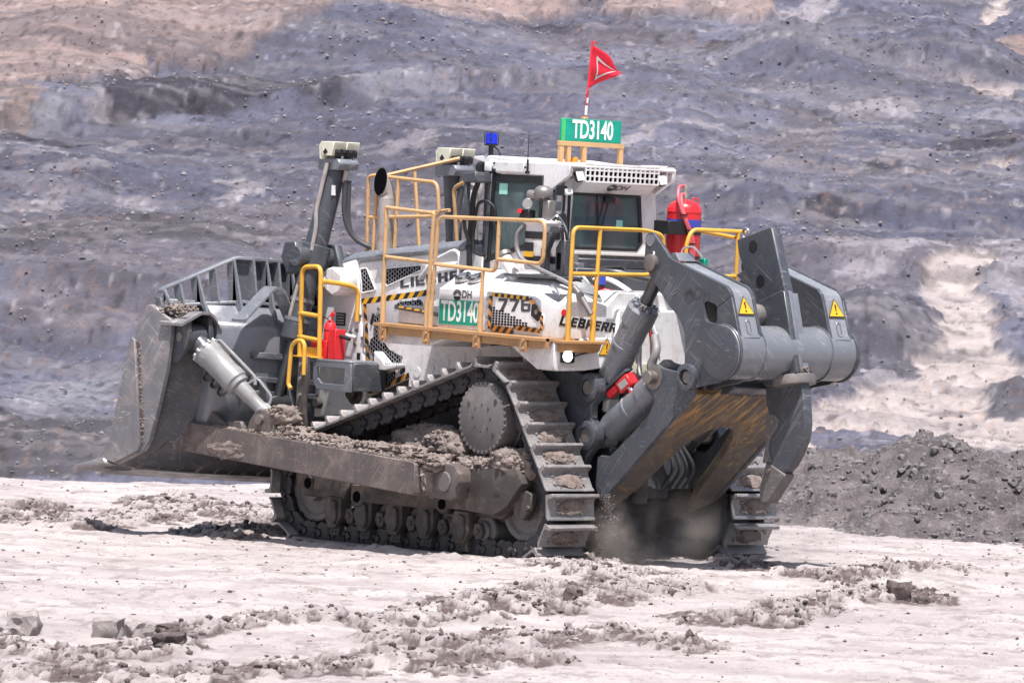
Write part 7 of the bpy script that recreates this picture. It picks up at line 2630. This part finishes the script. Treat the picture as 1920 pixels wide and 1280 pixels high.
hp = [(-1.55, 2.70), (-1.60, 2.78), (-1.92, 2.905), (-1.97, 2.90), (-2.20, 2.10), (-2.03, 1.95), (-1.75, 1.93), (-1.58, 2.1)]
for s in (1, -1):
    b_ = MB()
    b_.prism(hp, 'y', yc + ys(s, 0.075), yc + ys(s, 0.145))
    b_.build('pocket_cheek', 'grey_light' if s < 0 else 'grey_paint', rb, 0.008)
b_ = MB()
b_.prism([(-1.90, 2.88), (-1.94, 2.88), (-2.17, 2.08), (-2.12, 2.06)], 'y', yc - 0.08, yc + 0.08)
b_.build('pocket_back', 'grey_light', rb, 0.004)
b_ = MB()
M_ = Matrix.Translation((-2.06, yc, 2.01)) @ Matrix.Rotation(R(12), 4, 'Y')
b_.add([M_ @ Vector(p) for p in [(0.06 + 0.24 * math.cos(a) * (1 if math.cos(a) < 0 else 0.6), 0.24 * math.sin(a), z) for z in (-0.05, 0.05) for a in [2 * math.pi * k / 32 for k in range(32)]]],
       [tuple(range(32)), tuple(range(63, 31, -1))] + [(i, i + 32, (i + 1) % 32 + 32, (i + 1) % 32) for i in range(32)])
b_.build('push_pad', 'hub_steel', rb, 0.015, seg=2)
b_ = MB()
b_.lathe((-1.62, yc + 0.13, 2.64), (-1.62, yc + 0.30, 2.64), [(0, 0.11), (0.12, 0.115), (0.13, 0.11), (0.135, 0.08), (0.14, 0.03), (0.16, 0.03), (0.165, 0.0)], 24)
b_.build('shank_pin', 'hub_steel', rb)
b_ = MB()
b_.prism([(-1.30, 1.93), (-1.62, 1.97), (-1.66, 1.90), (-1.55, 1.83), (-1.32, 1.82)], 'y', -0.25, 0.50)
b_.build('beam_gusset', 'grey_paint', rb, 0.01)
mu = MB()
rm = random.Random(14)
for _ in range(60):
    pebble(mu, (-2.165 + rm.uniform(-0.03, 0.02), yc + rm.uniform(-0.04, 0.08), 2.10 + rm.random() * 0.05), rm.uniform(0.008, 0.02), rm)
q = mu.build('soil_on_pad', 'mud', rb, smooth=0)
q['kind'] = 'stuff'

# ================================================================ THINGS CARRIED BY THE MACHINE
# unit number board on its stand
sg_ = empty('unit_number_sign', (1.27, 0.0, 4.11))
tag(sg_, 'green number board on an ochre stand on the cab roof', 'sign')
def at_sign(b_, name, mat, bev=0.0, parent=sg_, **kw):
    o_ = b_.build(name, mat, parent, bev, **kw)
    o_.location = (-1.27, 0, -4.11)
    return o_


b_ = MB()
b_.box((1.255, -0.435, 4.335), (1.285, 0.415, 4.575))
bd = at_sign(b_, 'board', 'sign_green', 0.004)
b_ = MB()
b_.box((1.252, 0.36, 4.337), (1.2545, 0.412, 4.573))
at_sign(b_, 'board_edge', 'sign_green_edge')
lt = lettering('TD3140', Matrix(), 0.27, 'letter_white', sg_, bold=0.02, sx=0.66, depth=0.001, space=0.96)
lt.matrix_local = Matrix.Translation((-1.27, 0, -4.11)) @ frame_m((1.252, -0.025, 4.455), (0, -1, 0), (0, 0, 1))
b_ = MB()
for y in (0.40, 0.30, 0.08, -0.44):
    b_.box((1.24, y - 0.026, 4.10), (1.29, y + 0.026, 4.30))
    b_.box((1.22, y - 0.05, 4.098), (1.31, y + 0.05, 4.112))
b_.box((1.235, -0.47, 4.285), (1.295, 0.43, 4.334))
at_sign(b_, 'stand', 'rail_ochre', 0.004)

# pennant on its whip mast
fl = empty('pennant', (1.33, 0.02, 4.30))
tag(fl, 'red triangular pennant with silver tape on a thin mast', 'flag')
b_ = MB()
b_.tube([(1.33, 0.03, 4.30), (1.33, 0.015, 4.65), (1.33, 0.0, 4.90), (1.33, -0.03, 5.40)], 0.011, 7)
ms_ = b_.build('mast', 'red_paint', fl)
ms_.location = (-1.33, -0.02, -4.30)
b_ = MB()
b_.cyl((1.33, 0.016, 4.62), (1.33, 0.012, 4.72), 0.014, n=8)
b_.cyl((1.33, 0.010, 4.745), (1.33, 0.006, 4.80), 0.014, n=8)
o_ = b_.build('mast_tape', 'letter_white', ms_)
b_ = MB()
b_.box((1.30, 0.0, 4.30), (1.36, 0.06, 4.60))
o_ = b_.build('mast_socket', 'rail_ochre', fl, 0.006)
o_.location = (-1.33, -0.02, -4.30)
# rippled cloth
def cloth(q, w):
    """q 0..1 hoist to tip, w 0..1 bottom to top"""
    lo, hi = Vector((0, 0.0, 4.90)), Vector((0, -0.025, 5.365))
    tipp = Vector((0, -0.455, 5.095))
    a = lo.lerp(hi, w)
    p = a.lerp(tipp, q)
    if w > 0.7:
        p.z += 0.03 * math.sin(q * math.pi) * (w - 0.7) / 0.3
    p.x = 1.33 + 0.045 * math.sin(q * 6.0 + w * 2.2) * q + 0.012 * math.sin(w * 9 + q * 5)
    return p


b_ = MB()
NQ, NW = 22, 16
vs = [cloth(i / NQ * 0.985, j / NW) for i in range(NQ + 1) for j in range(NW + 1)]
fs = [(i * (NW + 1) + j, (i + 1) * (NW + 1) + j, (i + 1) * (NW + 1) + j + 1, i * (NW + 1) + j + 1) for i in range(NQ) for j in range(NW)]
b_.add(vs, fs)
me_ = b_.mesh('cloth', smooth=60)
cl = link('cloth', me_, 'flag_red', fl)
cl.location = (-1.33, -0.02, -4.30)
md = cl.modifiers.new('thickness', 'SOLIDIFY')
md.thickness = 0.006
b_ = MB()
def band(uv0, uv1, wd):
    """strip of tape between two cloth points"""
    out = []
    for k in range(13):
        t_ = k / 12
        q, w = uv0[0] + (uv1[0] - uv0[0]) * t_, uv0[1] + (uv1[1] - uv0[1]) * t_
        out.append((q, w))
    return out


tri3 = [(0.19, 0.14), (0.19, 0.82), (0.90, 0.5)]
inn3 = [(0.235, 0.24), (0.235, 0.73), (0.80, 0.5)]
for k in range(3):
    a0, a1, c0, c1 = tri3[k], tri3[(k + 1) % 3], inn3[k], inn3[(k + 1) % 3]
    e0, e1 = band(a0, a1, 0), band(c0, c1, 0)
    for dx in (-0.013, 0.013):
        v_ = [cloth(*p) + Vector((dx, 0, 0)) for p in e0] + [cloth(*p) + Vector((dx, 0, 0)) for p in e1]
        b_.add(v_, [(i, i + 1, i + 14, i + 13) for i in range(12)])
me_ = b_.mesh('tape', smooth=0)
o_ = link('reflective_tape', me_, 'tape_silver', fl)
o_.location = (-1.33, -0.02, -4.30)
b_ = MB()
b_.tube([(1.32, 0.0, 4.90), (1.31, 0.03, 4.86), (1.32, 0.035, 4.78), (1.32, 0.022, 4.73)], 0.006, 5, 0.02)
b_.tube([(1.33, -0.03, 5.38), (1.32, -0.05, 5.40), (1.32, -0.10, 5.375)], 0.007, 5, 0.02)
o_ = b_.build('tie_cord', 'flag_red', fl)
o_.location = (-1.33, -0.02, -4.30)

# large dry-powder cylinder of the fire system, behind the cab on the right
fe = empty('large_fire_extinguisher', (0.30, -0.51, 3.0))
tag(fe, 'big red extinguisher cylinder with blue band and red hoses', 'fire extinguisher')
def at_fe(b_, name, mat, bev=0.0, par=fe, **kw):
    o_ = b_.build(name, mat, par, bev, **kw)
    if par is fe:
        o_.location = (-0.30, 0.51, -3.0)
    return o_


x, y = 0.30, -0.51
b_ = MB()
b_.lathe((x, y, 3.0), (x, y, 3.8), [(0, 0.10), (0.02, 0.165), (0.06, 0.182), (0.64, 0.182), (0.642, 0.186), (0.652, 0.186), (0.655, 0.182), (0.68, 0.179), (0.715, 0.165), (0.745, 0.135), (0.768, 0.09), (0.78, 0.04), (0.782, 0.0)], 36)
at_fe(b_, 'cylinder', 'red_paint')
b_ = MB()
b_.lathe((x, y, 3.485), (x, y, 3.6), [(0, 0.1825), (0, 0.184), (0.085, 0.184), (0.085, 0.1825)], 36)
at_fe(b_, 'blue_band', 'blue_band')
b_ = MB()
b_.lathe((x, y, 3.41), (x, y, 3.5), [(0, 0.183), (0, 0.187), (0.045, 0.187), (0.045, 0.183)], 36)
at_fe(b_, 'clamp', 'black', 0.002)
b_ = MB()
b_.lathe((x, y, 3.16), (x, y, 3.2), [(0, 0.183), (0, 0.187), (0.03, 0.187), (0.03, 0.183)], 36)
at_fe(b_, 'clamp', 'black')
b_ = MB()
b_.box((0.13, -0.40, 3.41), (0.36, -0.14, 3.55))
at_fe(b_, 'clamp_box', 'black', 0.004)
b_ = MB()
b_.box((0.30, -0.24, 2.9), (0.37, -0.18, 3.50))
at_fe(b_, 'bracket_post', 'black', 0.004)
b_ = MB()
b_.cyl((x, y, 3.75), (x, y, 3.93), 0.028, n=12)
b_.cyl((x, y, 3.80), (x, y, 3.83), 0.042, n=12)
b_.cyl((x, y, 3.89), (x, y, 3.925), 0.040, n=12)
at_fe(b_, 'valve', 'chrome')
b_ = MB()
b_.tube([(x, y, 3.92), (x - 0.03, y + 0.12, 3.92), (x - 0.10, y + 0.20, 3.80), (x - 0.16, y + 0.17, 3.62), (x - 0.20, y + 0.07, 3.38), (x - 0.20, y + 0.06, 2.98)], 0.016, 8, 0.12)
b_.tube([(x, y, 3.83), (x - 0.04, y + 0.10, 3.83), (x - 0.12, y + 0.16, 3.74), (x - 0.17, y + 0.14, 3.58), (x - 0.21, y + 0.04, 3.36), (x - 0.21, y + 0.03, 2.98)], 0.020, 8, 0.12)
hs_ = at_fe(b_, 'red_hose', 'hose_red')
for z in (3.62, 3.46, 3.32, 3.18):
    k = (3.62 - z) / 0.25
    p = Vector((x - 0.165 - 0.035 * min(1, k), y + 0.155 - 0.10 * min(1, k), z))
    b_ = MB()
    b_.cbox(p, (0.055, 0.075, 0.012))
    at_fe(b_, 'cable_tie', 'black')
for s_, nm in ((1, 0), (-1, 0)):
    b_ = MB()
    b_.tube([(x - 0.04, y + s_ * 0.08, 3.735), (x - 0.04, y + s_ * 0.075, 3.80), (x - 0.05, y + s_ * 0.155, 3.785), (x - 0.05, y + s_ * 0.15, 3.70)], 0.008, 6, 0.015)
    at_fe(b_, 'lifting_handle', 'red_paint')
b_ = MB()
b_.box((0.16, -0.76, 3.05), (0.30, -0.70, 3.17))
at_fe(b_, 'green_tag', 'sign_green', 0.006)

# hand extinguisher in its red holder on the step
he = empty('fire_extinguisher', (4.08, 1.12, 1.886))
tag(he, 'small red hand extinguisher in a red box on the step', 'fire extinguisher')
def at_he(b_, name, mat, bev=0.0, **kw):
    o_ = b_.build(name, mat, he, bev, **kw)
    o_.location = (-4.08, -1.12, -1.886)
    return o_


b_ = MB()
b_.lathe((4.08, 1.12, 1.89), (4.08, 1.12, 2.4), [(0, 0.06), (0.01, 0.068), (0.33, 0.068), (0.38, 0.055), (0.41, 0.028), (0.43, 0.022), (0.43, 0.0)], 24)
at_he(b_, 'cylinder', 'red_paint')
b_ = MB()
b_.lathe((4.08, 1.12, 2.185), (4.08, 1.12, 2.4), [(0, 0.0685), (0, 0.0695), (0.012, 0.0695), (0.012, 0.0685)], 24)
b_.tube([(4.08, 1.15, 2.31), (4.11, 1.19, 2.34), (4.15, 1.19, 2.30)], 0.007, 6, 0.02)
at_he(b_, 'neck_band', 'black')
b_ = MB()
b_.prism([(4.10, 2.31), (4.07, 2.31), (4.02, 2.375), (4.045, 2.40), (4.09, 2.35), (4.12, 2.345)], 'y', 1.11, 1.13)
at_he(b_, 'lever', 'red_paint')
b_ = MB()
b_.cyl((4.05, 1.15, 2.325), (4.04, 1.165, 2.325), 0.018, n=12)
at_he(b_, 'gauge', 'chrome')
b_ = MB()
b_.box((4.03, 1.19, 1.888), (4.30, 1.205, 2.08))
b_.box((4.29, 1.04, 1.888), (4.305, 1.19, 2.08))
b_.box((3.90, 1.045, 1.888), (4.02, 1.19, 2.21))
b_.box((4.02, 1.03, 1.888), (4.305, 1.04, 2.08))
at_he(b_, 'holder', 'red_paint', 0.004)
b_ = MB()
b_.cyl((3.90, 1.12, 2.14), (3.76, 1.10, 2.11), 0.022, 0.018, n=10)
at_he(b_, 'horn', 'black')

# ================================================================ dust raised behind the machine
def dust(name, c_, r_, dens, seed, col, thr=0.42):
    mt = bpy.data.materials.new(name)
    mt.use_nodes = True
    t = mt.node_tree
    t.nodes.clear()
    o = t.nodes.new('ShaderNodeOutputMaterial')
    pv = t.nodes.new('ShaderNodeVolumePrincipled')
    pv.inputs['Color'].default_value = (*col, 1)
    tc = t.nodes.new('ShaderNodeTexCoord')
    ln = node(t, 'ShaderNodeVectorMath', operation='LENGTH')
    t.links.new(tc.outputs['Object'], ln.inputs[0])
    fall = ramp(t, ln.outputs['Value'], 0.25, 1.0, 1.0, 0.0)
    nz = tex_noise(t, coords(t, (1, 1, 1), (0, 0, seed)), 1.7, 4, 0.6)
    dn = mul(t, mul(t, fall, ramp(t, nz, thr, 0.75)), dens)
    t.links.new(dn, pv.inputs['Density'])
    t.links.new(pv.outputs[0], o.inputs['Volume'])
    MATS[name] = mt
    bm = bmesh.new()
    bmesh.ops.create_icosphere(bm, subdivisions=3, radius=1.0)
    me = bpy.data.meshes.new(name)
    bm.to_mesh(me)
    bm.free()
    o_ = link(name, me, name)
    o_.location = c_
    o_.scale = r_
    o_['kind'] = 'stuff'
    return o_


dust('dust_cloud', (-0.35, 0.15, 0.30), (0.75, 1.35, 0.60), 1.5, 1.0, (0.72, 0.62, 0.57), 0.36)
dust('dust_cloud', (-0.55, -1.55, 0.26), (0.7, 0.95, 0.45), 1.2, 2.0, (0.80, 0.71, 0.68), 0.38)
dust('dust_cloud', (-0.32, 0.82, 0.32), (0.28, 0.30, 0.55), 3.2, 3.0, (0.74, 0.64, 0.59), 0.34)
# crumbs falling off the left track
b_ = MB()
rm = random.Random(33)
for _ in range(700):
    z = rm.uniform(0.0, 1.0)
    sp_ = 0.05 + 0.22 * (1 - z) ** 1.2
    pebble(b_, (-0.27 + rm.gauss(0, sp_ * 0.6), 0.90 + rm.gauss(0, sp_ * 0.6) - 0.15 * (1 - z), z * 0.72 + 0.02), 0.002 + 0.006 * rm.random() ** 3, rm)
st = b_.build('falling_soil', 'clod_pale', smooth=0)
st['kind'] = 'stuff'
